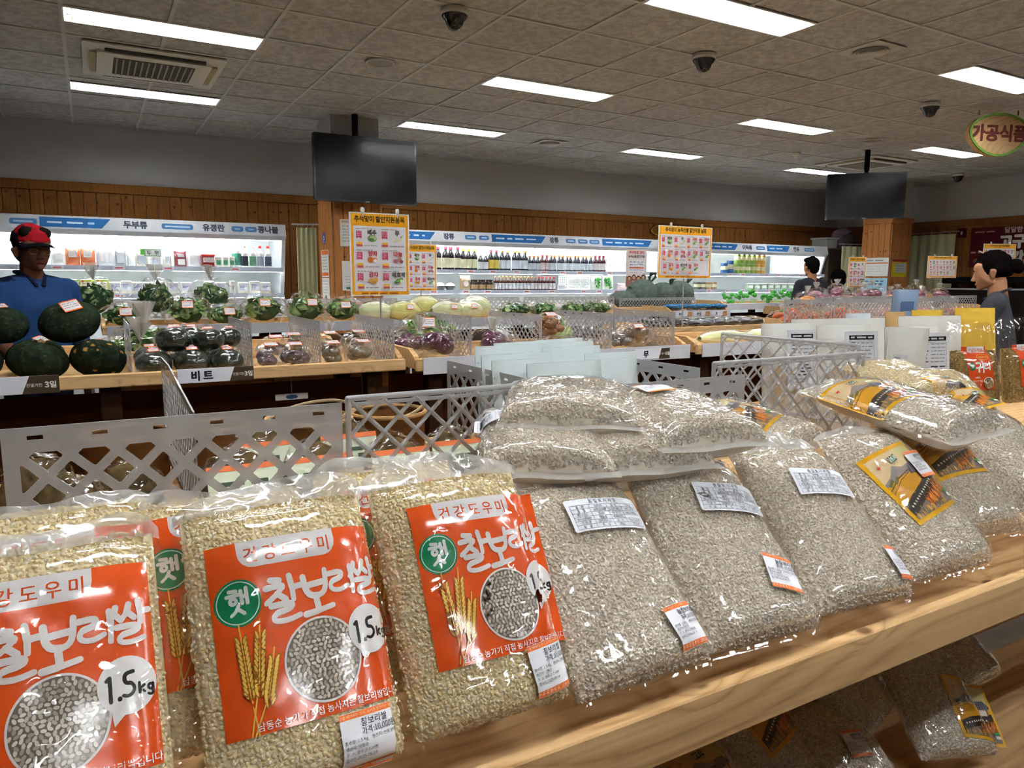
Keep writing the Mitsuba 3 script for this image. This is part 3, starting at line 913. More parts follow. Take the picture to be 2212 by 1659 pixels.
def orange_label(SX=0.19, SY=0.20):
    """the front label of the tan barley bags, S square"""
    kx, ky = SX / 0.172, SY / 0.172
    h = 0.086
    L = [(sbox(-h, -h, h, h), '#d9531f')]
    tab = rrect(-0.058, 0.060, 0.040, 0.105, 0.014).intersection(sbox(-h, -h, h, h))
    L += [(tab, '#e8e6e6'), (at(text('건 강 도 우 미', 0.0125, 0.012, 'c'), -0.009, 0.066), '#c24a1d')]
    L += [(Point(-0.062, 0.030).buffer(0.0215), '#0f6b45'), (Point(-0.062, 0.030).buffer(0.0196).difference(Point(-0.062, 0.030).buffer(0.0186)), '#dfe8e2'),
          (syll(HAET, -0.0745, 0.0185, 0.0245, 0.62), '#f2f2f0')]
    word = union_all([syll(CHAL, -0.040, 0.004, 0.042, 0.6), syll(BO, -0.006, 0.002, 0.044, 0.6), syll(RI, 0.024, 0.010, 0.038, 0.62), syll(SSAL, 0.049, 0.014, 0.036, 0.64)])
    L += [(word, '#f1eeec')]
    L += [(Point(0.010, -0.036).buffer(0.0385), '#f1eeec')] + grain_disc(0.010, -0.036, 0.0365)
    bub = union_all([Point(0.062, -0.018).buffer(0.0235), Polygon([(0.048, -0.034), (0.050, -0.049), (0.062, -0.038)])])
    L += [(bub, '#f0eeec'), (union_all([stroke([(0.046, -0.012), (0.0485, -0.010), (0.0485, -0.029)], 0.0016), Point(0.0555, -0.028).buffer(0.0019),
                                        calligraphy([[(0.067, -0.008), (0.060, -0.009), (0.0600, -0.0165), (0.066, -0.017), (0.068, -0.023), (0.063, -0.0275), (0.0585, -0.026)]], 0.0014),
                                        at(affinity.scale(calligraphy(KG, 0.42), 0.0024, 0.0024, origin=(0, 0)), 0.0705, -0.0265)]), '#1a1918')]
    for x, y, hh, ln in ((-0.062, -0.086, 0.096, -0.05), (-0.053, -0.086, 0.098, 0.16), (-0.046, -0.086, 0.070, 0.30)):
        L += ear_of_barley(x, y, hh, ln)
    L += [(at(text('남동순 농가가 직접 농사지은 찰보리쌀입니다.', 0.0062, 0.012, 'c'), 0.014, -0.0825), '#f1eeec')]
    return [(affinity.scale(g, kx, ky, origin=(0, 0)), c) for g, c in L]


def price_label(word, maker, addr, date, price='10,000', wide=1.0):
    """the store's sticker: two orange bands, the product, the price; the square code is left out"""
    L = [(rrect(-0.031, -0.031, 0.031, 0.031, 0.002), '#e9e9ee'), (sbox(-0.031, 0.0245, 0.031, 0.0305), '#e5762f'), (sbox(-0.031, -0.0305, 0.031, -0.0235), '#e5762f')]
    L += [(at(text('생산을 배려하는 소비, 소비를 생각하는 생산', 0.0030, 0, 'c', 40), 0, 0.0262), '#f6d9c4'), (at(text('완 주 로 컬 푸 드   1600-0125', 0.0040, 0.01, 'c', 40), 0, -0.0287), '#f8e3d3')]
    dk = '#2a2a33'
    L += [(at(text(word, 0.0068, 0, 'l', 40), -0.008, 0.0155), dk), (at(affinity.scale(text(f'가격:{price}원', 0.0062, 0, 'l', 40), 0.86, 1, origin=(0, 0)), -0.008, 0.0070), dk)]
    for i, (a, b) in enumerate((('중수량: 1.5 Kg', '원산지: 전북 완주'), (f'생산자: {maker}', ''), (f'주  소: {addr}', ''), (f'출하일:{date}', ''))):
        y = 0.0005 - i * 0.0056
        L.append((at(text(a, 0.0034, 0, 'l', 32), -0.029, y), dk))
        if b:
            L.append((at(text(b, 0.0034, 0, 'l', 32), 0.002, y), dk))
    return L


def quality_label():
    """the white sheet with a ruled table"""
    w, h = 0.068, 0.028
    L = [(rrect(-w, -h, w, h, 0.004), '#e4e7ee')]
    dk = '#33363f'
    L.append((at(text('품 질 표 시 사 항', 0.0062, 0.005, 'c', 40), 0, 0.0195), dk))
    rows = [('품    목', '보리쌀', '중  량', '1.5kg'), ('품    종', '늘찰보리쌀', '도정연월일', '2025.09.12'), ('생산년도', '2025', '원 산 지', '완주군 봉동읍'),
            ('생산자(판매원)', '태정섭', '전화번호', ''), ('가 공 자', '금마정미소', '주   소', '익산시 금마면'), ('등    급', '특     상', '(보통)', '미검사')]
    y1, y0 = 0.0165, -0.0245
    d = (y1 - y0) / 6
    xs = [-0.062, -0.030, 0.003, 0.030, 0.062]
    lines = [sbox(xs[0], y1 - d * i - 0.00022, xs[-1], y1 - d * i + 0.00022) for i in range(7)] + [sbox(x - 0.00022, y0, x + 0.00022, y1) for x in xs]
    L.append((union_all(lines), dk))
    ts = []
    for i, r in enumerate(rows):
        for j, s in enumerate(r):
            if s:
                g = text(s, 0.0042, 0, 'c', 32)
                if s in ('생산자(판매원)', '완주군 봉동읍', '익산시 금마면', '2025.09.12'):
                    g = affinity.scale(g, 0.75, 0.85, origin=(0, 0))
                ts.append(at(g, (xs[j] + xs[j + 1]) / 2, y1 - d * (i + 1) + 0.0013))
    L.append((union_all(ts), dk))
    return L


def yellow_label(sticker=True):
    """the landscape label: golden border, hills, a field, a tiled pavilion and a dark wall"""
    w, h = 0.084, 0.0785
    S = sbox(-w + 0.009, -h + 0.009, w - 0.009, h - 0.009)
    c = lambda g: g.intersection(S)
    L = [(sbox(-w, -h, w, h), '#d9a31e'), (S, '#d8be95')]
    L += [(c(Polygon([(0.02, 0.07), (0.075, 0.07), (0.075, -0.03), (0.045, 0.03)])), '#cfc48a')]
    L += [(c(Polygon([(-0.08, 0.012), (-0.05, 0.022), (-0.02, 0.040), (0.01, 0.030), (0.05, 0.034), (0.08, 0.02), (0.08, -0.01), (-0.08, -0.01)])), '#8b8080')]
    L += [(c(Polygon([(-0.08, 0.006), (-0.03, 0.016), (0.08, 0.012), (0.08, -0.04), (-0.08, -0.04)])), '#c98f25')]
    L += [(c(LineString([(-0.08, -0.004), (-0.04, 0.012), (0.02, 0.020)]).buffer(0.0012)), '#4e3a20'), (c(LineString([(-0.08, -0.012), (-0.03, 0.008), (0.01, 0.014)]).buffer(0.0008)), '#5b4422')]
    L += [(c(union_all([Point(-0.066 + 0.006 * i, 0.008 + 0.003 * (i % 3)).buffer(0.0036) for i in range(6)])), '#5a5a33')]
    L += [(c(Polygon([(-0.080, -0.040), (-0.04, -0.026), (0.02, -0.012), (0.08, 0.004), (0.08, -0.06), (-0.08, -0.075)])), '#2b2523')]
    L += [(c(Polygon([(-0.078, -0.062), (-0.02, -0.046), (0.08, -0.028), (0.08, -0.08), (-0.08, -0.08)])), '#756a62')]
    L += [(union_all([Point(-0.062 + 0.0095 * i, -0.044 + 0.0024 * i).buffer(0.0024) for i in range(13)]).intersection(S), '#d9d6cf')]
    L += [(Polygon([(0.012, 0.010), (0.030, 0.030), (0.062, 0.034), (0.079, 0.016), (0.060, 0.014), (0.040, 0.008)]).intersection(S), '#3d3a44')]
    L += [(union_all([LineString([(0.030 + 0.007 * i, 0.030), (0.022 + 0.009 * i, 0.011)]).buffer(0.0007) for i in range(6)]).intersection(S), '#8a8794')]
    L += [(c(union_all([sbox(0.034, -0.008, 0.038, 0.011), sbox(0.062, -0.002, 0.066, 0.015)])), '#6b3a22'), (c(sbox(0.039, -0.004, 0.061, 0.010)), '#d9cfc0')]
    r = random.Random(8)
    gr = {}
    for i in range(120):
        x = -0.02 + 0.098 * r.random()
        y0 = -0.066 + 0.03 * (x + 0.02) / 0.1 + r.uniform(-0.006, 0.012)
        gr.setdefault(r.choice(['#c8642a', '#d98b34', '#a8521f']), []).append(LineString([(x, y0), (x + r.uniform(-0.002, 0.004), y0 + r.uniform(0.008, 0.018))]).buffer(0.0009, quad_segs=1))
    for i in range(60):
        x = -0.072 + 0.11 * r.random()
        y0 = -0.071 + r.uniform(0, 0.008)
        gr.setdefault('#c9994f', []).append(LineString([(x, y0), (x + r.uniform(-0.002, 0.003), y0 + r.uniform(0.006, 0.014))]).buffer(0.0007, quad_segs=1))
    L += [(c(union_all(v)), k) for k, v in gr.items()]
    leaf = union_all([Polygon([(0, 0), (0.0022 * math.cos(b - 0.5), 0.0022 * math.sin(b - 0.5)), (q * math.cos(b), q * math.sin(b)), (0.0022 * math.cos(b + 0.5), 0.0022 * math.sin(b + 0.5))])
                      for b, q in ((1.57, 0.009), (0.75, 0.0075), (2.4, 0.0075), (0.0, 0.0065), (3.14, 0.0065), (4.71, 0.006))])
    L += [(at(leaf, -0.058, 0.046, 12), '#b8241f')]
    L += [(at(rrect(-0.015, -0.007, 0.015, 0.007, 0.001), -0.001, 0.052, 6), '#12432c'), (at(text('장포리', 0.0088, 0.03, 'c'), -0.001, 0.0475, 6), '#eef0ea')]
    L += [(rrect(0.058, -0.052, 0.073, -0.044, 0.001), '#2f7d3f'), (rrect(0.058, -0.061, 0.073, -0.053, 0.001), '#e9ece4')]
    return L
# ---------------------------------------------------------------- goods in the chilled cabinets
def rest_on(x, y, z, yaw=0):
    c, s = math.cos(math.radians(yaw)), math.sin(math.radians(yaw))
    m = np.eye(4)
    m[:2, :2] = [[c, -s], [s, c]]
    m[:3, 3] = x, y, z
    return m


def pillow_mesh(w, h, t, seal=0.012, top=0.03, n=(9, 12), seed=0, lean=0.0):
    """a filled pouch standing upright, face towards -y"""
    u, v = np.linspace(-1, 1, n[0]), np.linspace(0, 1, n[1])
    X, Y = [q.ravel() for q in np.meshgrid(u, v, indexing='ij')]
    T_ = t / 2 * np.sqrt(np.clip(1 - X ** 4, 0, 1)) * np.clip((1 - Y) / 0.3, 0, 1) ** 0.7 * np.clip(Y / 0.06 + 0.5, 0, 1) * (1 + 0.25 * (vnoise(X * 2 + seed, Y * 3, seed) - 0.5))
    T_ = np.maximum(T_, 0.001)
    P = lambda s: np.c_[X * w / 2, s * T_ + lean * Y * h, Y * h]
    F = gridfaces(*n)
    front, back = P(-1), P(1)
    return trimesh.Trimesh(np.vstack([front, back]), np.vstack([F, F[:, ::-1] + len(front)]), process=False)


def lines(x0, x1, y, n, dy, t, seed=0):
    """unreadable small print as short dashes"""
    r = random.Random(seed)
    out = []
    for i in range(n):
        x = x0
        while x < x1 - t * 2:
            l = r.uniform(2, 7) * t
            out.append(sbox(x, y - i * dy, min(x + l, x1), y - i * dy + t))
            x += l + t * 1.4
    return union_all(out)


def pouch(name, label, group, x, y, z, w, h, t, col, panel=None, yaw=0, lean=0.05):
    k = thing(name, label, 'food pouch', group)
    tr = rest_on(x, y, z, yaw)
    part(k, 'body', moved(pillow_mesh(w, h, t, seed=int(x * 50) % 97, lean=lean), tr), 'm_gloss', col, smooth=True)
    if panel:
        R = tr[:3, :3]
        O = R @ np.array([0, -t / 2 - 0.003 + lean * h * 0.25, h * 0.5]) + tr[:3, 3]
        print_part(k, 'panel', panel, on_plane(O, R @ [1, 0, 0], R @ [0, lean, 1], R @ [0, -1, 0]), 'm_satin')
    return k


def pack(name, label, group, x, y, z, w, h, d, col, panel=None, yaw=0, cat='food pack'):
    k = thing(name, label, cat, group)
    tr = rest_on(x, y, z, yaw)
    part(k, 'tray', moved(rbx(-w / 2, w / 2, -d / 2, d / 2, 0, h, min(w, h, d) * 0.12), tr), 'm_gloss', col)
    if panel:
        R = tr[:3, :3]
        print_part(k, 'film_print', panel, on_plane(R @ np.array([0, -d / 2 - 0.0005, h / 2]) + tr[:3, 3], R @ [1, 0, 0], [0, 0, 1], R @ [0, -1, 0]), 'm_satin')
    return k


_bottles = {}


def bottle(label, group, x, y, z, h, r, col, cap, lab='#e6e4dc'):
    k = thing('bottle', label, 'bottle', group)
    key = (h, r, col, cap, lab)
    if key not in _bottles:
        body = lathe([(0, 0), (r * 0.94, 0), (r, h * 0.02), (r, h * 0.60), (r * 0.86, h * 0.70), (r * 0.42, h * 0.80), (r * 0.36, h * 0.88), (r * 0.36, h * 0.9)], 14)
        c = lathe([(r * 0.42, h * 0.885), (r * 0.46, h * 0.89), (r * 0.46, h * 0.985), (r * 0.4, h), (0, h)], 14)
        l = lathe([(r * 1.015, h * 0.10), (r * 1.015, h * 0.52)], 14)
        for nm, m, cc in (('body', body, col), ('cap', c, cap), ('paper_band', l, lab)):
            put('_x', m, 'm_gloss', cc, smooth=40)
            _bottles.setdefault(key, {})[nm] = scene.pop('_x')
    for nm, d in _bottles[key].items():
        scene[number(f'{k}__{nm}')] = {**d, 'to_world': T().translate([x, y, z])}


z1, z2 = SL
Y = YL + 0.11
WHT = '#e9e9e6'
pouch('food_pouch', 'white pouch on the upper left shelf beside the man in the red cap', None, -0.25, Y, z1, 0.13, 0.16, 0.06, WHT, [(sbox(-0.03, -0.02, 0.03, 0.04), '#f4f4f4')])
for x, lb in ((-0.13, 'left of the two orange pouches with white stickers on the upper shelf'), (0.0, 'right of the two orange pouches with white stickers on the upper shelf')):
    pouch('food_pouch', lb, None, x, Y, z1, 0.125, 0.17, 0.06, '#b9673f', [(sbox(-0.036, 0.0, 0.036, 0.065), '#e8e6e2'), (lines(-0.03, 0.03, 0.05, 4, 0.012, 0.003, 3), '#9a9a9a')])
pouch('food_pouch', 'large white pouch right of the orange pouches', None, 0.16, Y, z1, 0.17, 0.20, 0.07, '#dfe2e6', [(union_all([rrect(-0.05, -0.05, -0.02, 0.04, 0.01), rrect(-0.01, -0.06, 0.02, 0.04, 0.01), rrect(0.03, -0.05, 0.055, 0.04, 0.01)]), '#f6f6f6')])
pouch('food_pouch', 'silver pouch with a dark rim on the upper left shelf', None, 0.29, Y, z1, 0.10, 0.17, 0.05, '#8d9299', [(sbox(-0.034, -0.05, 0.036, 0.055), '#c9cdd2')])
pouch('food_pouch', 'narrow white pouch beside the silver pouch', None, 0.375, Y, z1, 0.055, 0.16, 0.04, '#e4e6e4')
pouch('food_pouch', 'pale pouch left of the small green shelf sign', None, 0.48, Y, z1, 0.12, 0.18, 0.05, '#d8d2c8', [(sbox(-0.03, -0.06, 0.04, 0.02), '#c3cad6')])
pouch('food_pouch', 'pale pouch behind the small green shelf sign', None, 0.61, Y, z1, 0.10, 0.15, 0.05, '#d9d8d6', [(sbox(-0.03, -0.06, 0.03, 0.0), '#c9cfd8')])
pouch('food_pouch', 'cream pouch right of the small green shelf sign', None, 0.72, Y, z1, 0.08, 0.16, 0.05, '#e2ded4', [(sbox(-0.02, -0.05, 0.02, 0.03), '#c9cfd8')])
k = thing('shelf_sign', 'small white card with green end reading tofu on the upper left shelf', 'sign')
part(k, 'card', rbx(0.47, 0.66, YL + 0.035, YL + 0.041, 1.60, 1.675, 0.002), 'm_satin', '#e8ebe6')
print_part(k, 'print', [(sbox(-0.095, -0.02, -0.06, 0.036), '#4f9a3e'), (sbox(-0.06, -0.036, 0.095, 0.036).difference(sbox(-0.054, -0.031, 0.09, 0.031)), '#3f8a4e'), (at(text('두  부', 0.04, 0.02, 'c'), 0.02, -0.02), '#37474f')],
           on_plane((0.565, YL + 0.0345, 1.638), (1, 0, 0), (0, 0, 1), (0, -1, 0)))
part(k, 'stand', tube([(0.60, YL + 0.045, 1.60), (0.60, YL + 0.06, 1.50)], 0.003, 6), 'm_satin', '#c9c9c9')
pouch('food_pouch', 'dark red pouch with a white panel on the upper left shelf', None, 0.85, Y, z1, 0.12, 0.17, 0.06, '#6b2f36', [(sbox(-0.03, -0.06, 0.04, 0.0), '#e4e4e4'), (sbox(-0.03, 0.02, 0.035, 0.05), '#d9d6d6')])
pouch('food_pouch', 'shiny white pouch left of the red tub', None, 0.98, Y, z1, 0.16, 0.19, 0.07, '#eceef0')
k = thing('food_tub', 'square tub of red paste with a red lid on the upper left shelf', 'tub')
part(k, 'tub', rbx(1.06, 1.18, Y - 0.06, Y + 0.06, z1, z1 + 0.125, 0.01), 'm_gloss', '#6e1f1d')
part(k, 'lid', rbx(1.055, 1.185, Y - 0.065, Y + 0.065, z1 + 0.115, z1 + 0.14, 0.006), 'm_gloss', '#c23a35')
print_part(k, 'sticker', [(sbox(-0.055, 0.0, 0.055, 0.05), '#dedbd6'), (lines(-0.045, 0.045, 0.035, 3, 0.013, 0.004, 5), '#7a6a6a')], on_plane((1.12, Y - 0.0605, z1 + 0.055), (1, 0, 0), (0, 0, 1), (0, -1, 0)), 'm_satin')
for i, x in enumerate((1.225, 1.295, 1.365)):
    pack('milk_carton', 'small milk carton with green print beside the red tub', 'small cartons on the upper left shelf', x, Y, z1, 0.06, 0.12, 0.06, '#e6e8df', [(rrect(-0.022, -0.03, 0.022, 0.02, 0.006), '#3f7a55')], cat='carton')
bottle('large white milk bottle with a dark green band on the upper left shelf', None, 1.43, Y + 0.05, z1, 0.30, 0.055, '#eef0ee', '#f2f2f2', '#3f7a68')
for x, c, l, lb in ((1.50, '#e8d9b4', '#2d2f3a', 'white bottle with cream cap and dark band on the left shelf'), (1.585, '#e8d9b4', '#5d8a6a', 'white bottle with cream cap and green band on the left shelf'),
                    (1.665, '#cf3a37', '#8f9aa6', 'white bottle with red cap and grey band on the left shelf'), (1.75, '#cf3a37', '#3f4a5a', 'white bottle with red cap and navy band, last on the left shelf')):
    bottle(lb, None, x, Y, z1, 0.245, 0.036, '#eceeee', c, l)
for i, x in enumerate((-0.29, -0.165, -0.03, 0.105)):
    pack('tofu_pack', 'yellow green tofu pack with cream film print', 'yellow green tofu packs on the lower left shelf', x, Y, z2, 0.125, 0.15, 0.07, '#b9cf3e',
         [(sbox(-0.05, -0.045, 0.05, 0.05), '#ece6c8'), (lines(-0.035, 0.035, 0.03, 3, 0.014, 0.005, i), '#55584a'), (Point(-0.03, 0.055).buffer(0.012), '#d0583a')])
for i, x in enumerate((0.225, 0.325, 0.425, 0.53, 0.645, 0.765, 0.89, 1.12, 1.24, 1.47, 1.59, 1.71)):
    pack('tofu_pack', 'white tofu pack with blue grey film print', 'white tofu packs on the lower left shelf', x, Y + 0.01 * (i % 2), z2, 0.105, 0.125 + 0.012 * (i % 3 == 1), 0.07, '#e3e0d2',
         [(sbox(-0.042, -0.03, 0.042, 0.045), '#c3c3d0'), (lines(-0.036, 0.02, 0.028, 3, 0.014, 0.005, i + 9), '#55597a'), (Point(0.022, -0.006).buffer(0.017), '#dfe3ea')])
pack('tofu_pack', 'narrow tofu pack turned edge on between white packs', None, 1.355, Y, z2, 0.045, 0.14, 0.1, '#e8e6da', [(lines(-0.012, 0.012, 0.03, 4, 0.018, 0.006, 3), '#55584a')])

# right cabinet: sauce bottles, jars, trays and cans
z1, z2 = SR
Y = YR + 0.11
GB = {'r': 'dark sauce bottles with red caps, upper right shelf', 'y': 'dark sauce bottles with yellow caps, upper right shelf'}
for i, x in enumerate((3.72, 3.81, 3.90, 3.985, 4.07)):
    bottle('tall dark soy sauce bottle with red cap, left end of the upper shelf', 'tall red capped bottles on the upper right shelf', x, Y + 0.03 * (i % 2), z1, 0.29, 0.042, '#191417', '#d8384a', '#d9d6b8')
for i, x in enumerate((4.155, 4.235, 4.315)):
    bottle('dark soy sauce bottle with yellow cap on the upper shelf', 'yellow capped bottles on the upper right shelf', x, Y + 0.02, z1, 0.27, 0.038, '#1a1618', '#d9c23a', '#cfd0b0')
for i, x in enumerate((4.395, 4.47)):
    bottle('short pale capped bottle with a white label on the upper shelf', 'pale capped bottles on the upper right shelf', x, Y, z1, 0.21, 0.034, '#22201f', '#dfe0dc', '#d5d8dc')
for i, x in enumerate((4.545, 4.625)):
    bottle('dark bottle with pink red cap and yellow label on the upper shelf', 'pink capped bottles on the upper right shelf', x, Y, z1, 0.265, 0.036, '#1c191b', '#d0475a', '#cdb85a')
for i, x in enumerate((4.715, 4.81, 4.905, 4.985, 5.06)):
    bottle('dark bottle with orange cap and white label on the upper shelf', 'tall orange capped bottles on the upper right shelf', x, Y + 0.03 * (i % 2), z1, 0.265, 0.041, '#181a22', '#d88f4a', '#cdd3dd')
for i, x in enumerate((5.135, 5.20, 5.265)):
    bottle('small dark bottle with orange cap on the upper shelf', 'small orange capped bottles on the upper right shelf', x, Y, z1, 0.20, 0.032, '#181a22', '#d88f4a', '#cdd3dd')
for i, x in enumerate((5.335, 5.405)):
    bottle('dark red bottle with red cap in the middle of the upper shelf', 'dark red bottles on the upper right shelf', x, Y, z1, 0.215, 0.034, '#3d1518', '#b53a3a', '#d8cfd0')
for i in range(11):
    bottle('slim bottle with orange cap and tall white label', 'slim white labelled bottles on the upper right shelf', 5.475 + 0.066 * i, Y + 0.02 * (i % 2), z1, 0.215, 0.031, '#20222a', '#d08a4c', '#ccd2da')
for i, x in enumerate((6.215, 6.285, 6.355)):
    bottle('dark red bottle with red cap, right end of the bottle row', 'dark red bottles at the right end of the row', x, Y, z1, 0.225, 0.034, '#35161c', '#7d2a35', '#d2cdd0')
for i, (x, yw) in enumerate(((6.52, 14), (6.78, -8), (7.05, 10), (7.4, -6), (7.7, 8))):
    k = thing('food_tray', 'wrapped white tray of pale food propped on the upper shelf', 'tray', 'white trays on the upper right shelf')
    m = moved(rbx(-0.12, 0.12, -0.02, 0.02, 0, 0.19, 0.012), rest_on(x, Y + 0.06, z1 + 0.002, yw))
    part(k, 'tray', m, 'm_gloss', '#e6e6e2')
    R = rest_on(x, Y + 0.06, z1, yw)
    print_part(k, 'sticker', [(rrect(-0.05, 0.07, 0.03, 0.13, 0.006), '#cfd2d2'), (lines(-0.04, 0.02, 0.115, 3, 0.015, 0.004, i), '#7d8082')], on_plane(R[:3, :3] @ [0, -0.021, 0] + R[:3, 3], R[:3, 0], (0, 0, 1), -R[:3, 1]), 'm_satin')


def can(x, y, z, h, r, col, label, group):
    k = thing('can', label, 'can', group)
    tr = rest_on(x, y, z)
    part(k, 'body', moved(lathe([(0, 0), (r * 0.95, 0), (r, 0.006), (r, h - 0.006), (r * 0.95, h), (0, h)], 14), tr), 'm_gloss', col)
    part(k, 'band', moved(lathe([(r * 1.01, h * 0.35), (r * 1.01, h * 0.72)], 14), tr), 'm_satin', '#cfc9a8')


for r_ in range(2):
    for i in range(6):
        can(9.0 + 0.115 * i, Y, z1 + 0.16 * r_, 0.155, 0.052, '#7d9a46' if i < 4 else '#b9923e', 'green and gold can stacked on the upper right shelf' if i < 4 else 'golden can stacked on the upper right shelf', 'green cans' if i < 4 else 'golden cans')
for i in range(2):
    can(8.72 + 0.13 * i, Y, z1 + 0.0 + 0.16 * i * 0, 0.20 if i else 0.16, 0.055, '#35598a', 'blue can beside the stacked green cans', 'blue cans')
for i, x in enumerate((3.82, 3.96)):
    k = thing('food_bowl', 'dark bowl of wrapped food at the left of the lower shelf', 'bowl', 'dark bowls on the lower right shelf')
    part(k, 'bowl', moved(lathe([(0, 0), (0.04, 0), (0.065, 0.04), (0.07, 0.055)], 18), rest_on(x, Y, z2)), 'm_gloss', '#4a4a48')
    part(k, 'wrapped_food', moved(lathe([(0.066, 0.05), (0.05, 0.085), (0.02, 0.10), (0, 0.102)], 18), rest_on(x, Y, z2)), 'm_gloss', '#c9c5be', smooth=True)
pouch('food_pouch', 'brown paper pouch with round window on the lower right shelf', None, 4.17, Y, z2, 0.15, 0.19, 0.06, '#a08a70', [(Point(0, -0.01).buffer(0.035), '#d9d4cc')])
for i, x in enumerate((4.30, 4.41, 4.52)):
    k = thing('jar', 'short dark paste jar with kraft label', 'jar', 'dark jars on the lower right shelf')
    part(k, 'glass', moved(lathe([(0, 0), (0.045, 0), (0.05, 0.01), (0.05, 0.10), (0.042, 0.115), (0, 0.115)], 16), rest_on(x, Y, z2)), 'm_gloss', '#2a211c')
    part(k, 'lid', moved(lathe([(0.044, 0.112), (0.046, 0.135), (0, 0.137)], 16), rest_on(x, Y, z2)), 'm_gloss', '#33261f')
    part(k, 'kraft_band', moved(lathe([(0.051, 0.02), (0.051, 0.075)], 16), rest_on(x, Y, z2)), 'm_satin', '#8f7a5a')
for i in range(12):
    bottle('small brown bottle with orange cap and white label', 'small orange capped bottles on the lower right shelf', 4.61 + 0.056 * i, Y, z2, 0.185, 0.026, '#3a2018', '#d0803c', '#d2d4da')
for i in range(5):
    bottle('small brown bottle with bright red cap, right end of the lower bottle row', 'small red capped bottles on the lower right shelf', 5.285 + 0.058 * i, Y, z2, 0.185, 0.027, '#35161c', '#c22f2c', '#d2cdd0')
pack('food_tray', 'small white price card stand beside the small bottles', None, 5.62, Y - 0.04, z2, 0.12, 0.07, 0.02, '#dfe2e6', [(lines(-0.045, 0.045, 0.01, 2, 0.02, 0.006, 3), '#8a8d95')], cat='card')
k = thing('basket', 'white perforated plastic basket on the lower right shelf', 'basket')
g = sbox(-0.19, 0, 0.19, 0.2)
g = g.difference(union_all([rrect(-0.17 + 0.034 * i, 0.03 + 0.034 * j, -0.17 + 0.034 * i + 0.02, 0.03 + 0.034 * j + 0.02, 0.004) for i in range(10) for j in range(5)]))
for nm, fr in (('front', frame((5.93, Y - 0.02, z2), (1, 0, 0), (0, 0, 1), (0, -1, 0))), ('back', frame((5.93, Y + 0.22, z2), (1, 0, 0), (0, 0, 1), (0, -1, 0)))):
    part(k, nm, moved(extrude(g, 0.006), fr), 'm_satin', '#e4e6e2')
part(k, 'floor', bx(5.74, 6.12, Y - 0.02, Y + 0.22, z2, z2 + 0.006), 'm_satin', '#dcdedb')
for i, (x, yw) in enumerate(((6.27, 8), (6.47, -4))):
    k = thing('food_tray', 'propped tray of green leaves beside the white basket', 'tray', 'trays of green leaves on the lower right shelf')
    part(k, 'tray', moved(rbx(-0.09, 0.09, -0.02, 0.02, 0, 0.2, 0.01), rest_on(x, Y + 0.05, z2, yw)), 'm_gloss', '#d8dcd4')
    R = rest_on(x, Y + 0.05, z2, yw)
    rr = random.Random(i)
    lv = [(affinity.rotate(affinity.scale(Point(rr.uniform(-0.06, 0.06), rr.uniform(0.03, 0.17)).buffer(0.02, quad_segs=2), 1, 0.6), rr.uniform(0, 180)), c) for c in ('#3f7a3a', '#5a9a4c', '#2f5f30') for _ in range(9)]
    print_part(k, 'leaves', [(g_, c) for g_, c in lv], on_plane(R[:3, :3] @ [0, -0.021, 0] + R[:3, 3], R[:3, 0], (0, 0, 1), -R[:3, 1]), 'm_gloss', lift=0.0006)
for i in range(5):
    pouch('food_pouch', 'pinkish pouch lying low on the lower right shelf', 'pinkish pouches on the lower right shelf', 6.68 + 0.16 * i, Y, z2, 0.14, 0.10, 0.06, '#bda6ab', [(sbox(-0.04, -0.02, 0.03, 0.015), '#d8ccd0')])
for i in range(4):
    can(8.15 + 0.12 * i, Y, z2, 0.12, 0.05, '#5a5a52' if i < 2 else '#a58a6a', 'dark low can on the lower right shelf' if i < 2 else 'brown low can on the lower right shelf', 'low dark cans' if i < 2 else 'low brown cans')
for i in range(8):
    pack('food_pack', 'small green and white pack at the far end of the lower shelf', 'green packs at the far end of the lower right shelf', 9.3 + 0.16 * i, Y, z2, 0.14, 0.10, 0.06, '#8fa08a', [(sbox(-0.05, -0.02, 0.05, 0.02), '#dfe4dc')])
k = thing('cabinet_door_panel', 'white framed insert panel at the far end of the right cabinet', 'panel')
part(k, 'panel', rbx(10.05, 10.95, YR + 0.3, YR + 0.33, SR[0], 1.80, 0.004), 'm_satin', '#e2e8e2')
part(k, 'frame', M(bx(10.02, 10.05, YR + 0.29, YR + 0.34, SR[0], 1.82), bx(10.95, 10.98, YR + 0.29, YR + 0.34, SR[0], 1.82), bx(10.02, 10.98, YR + 0.29, YR + 0.34, 1.80, 1.83)), 'm_satin', '#c9d0cc')


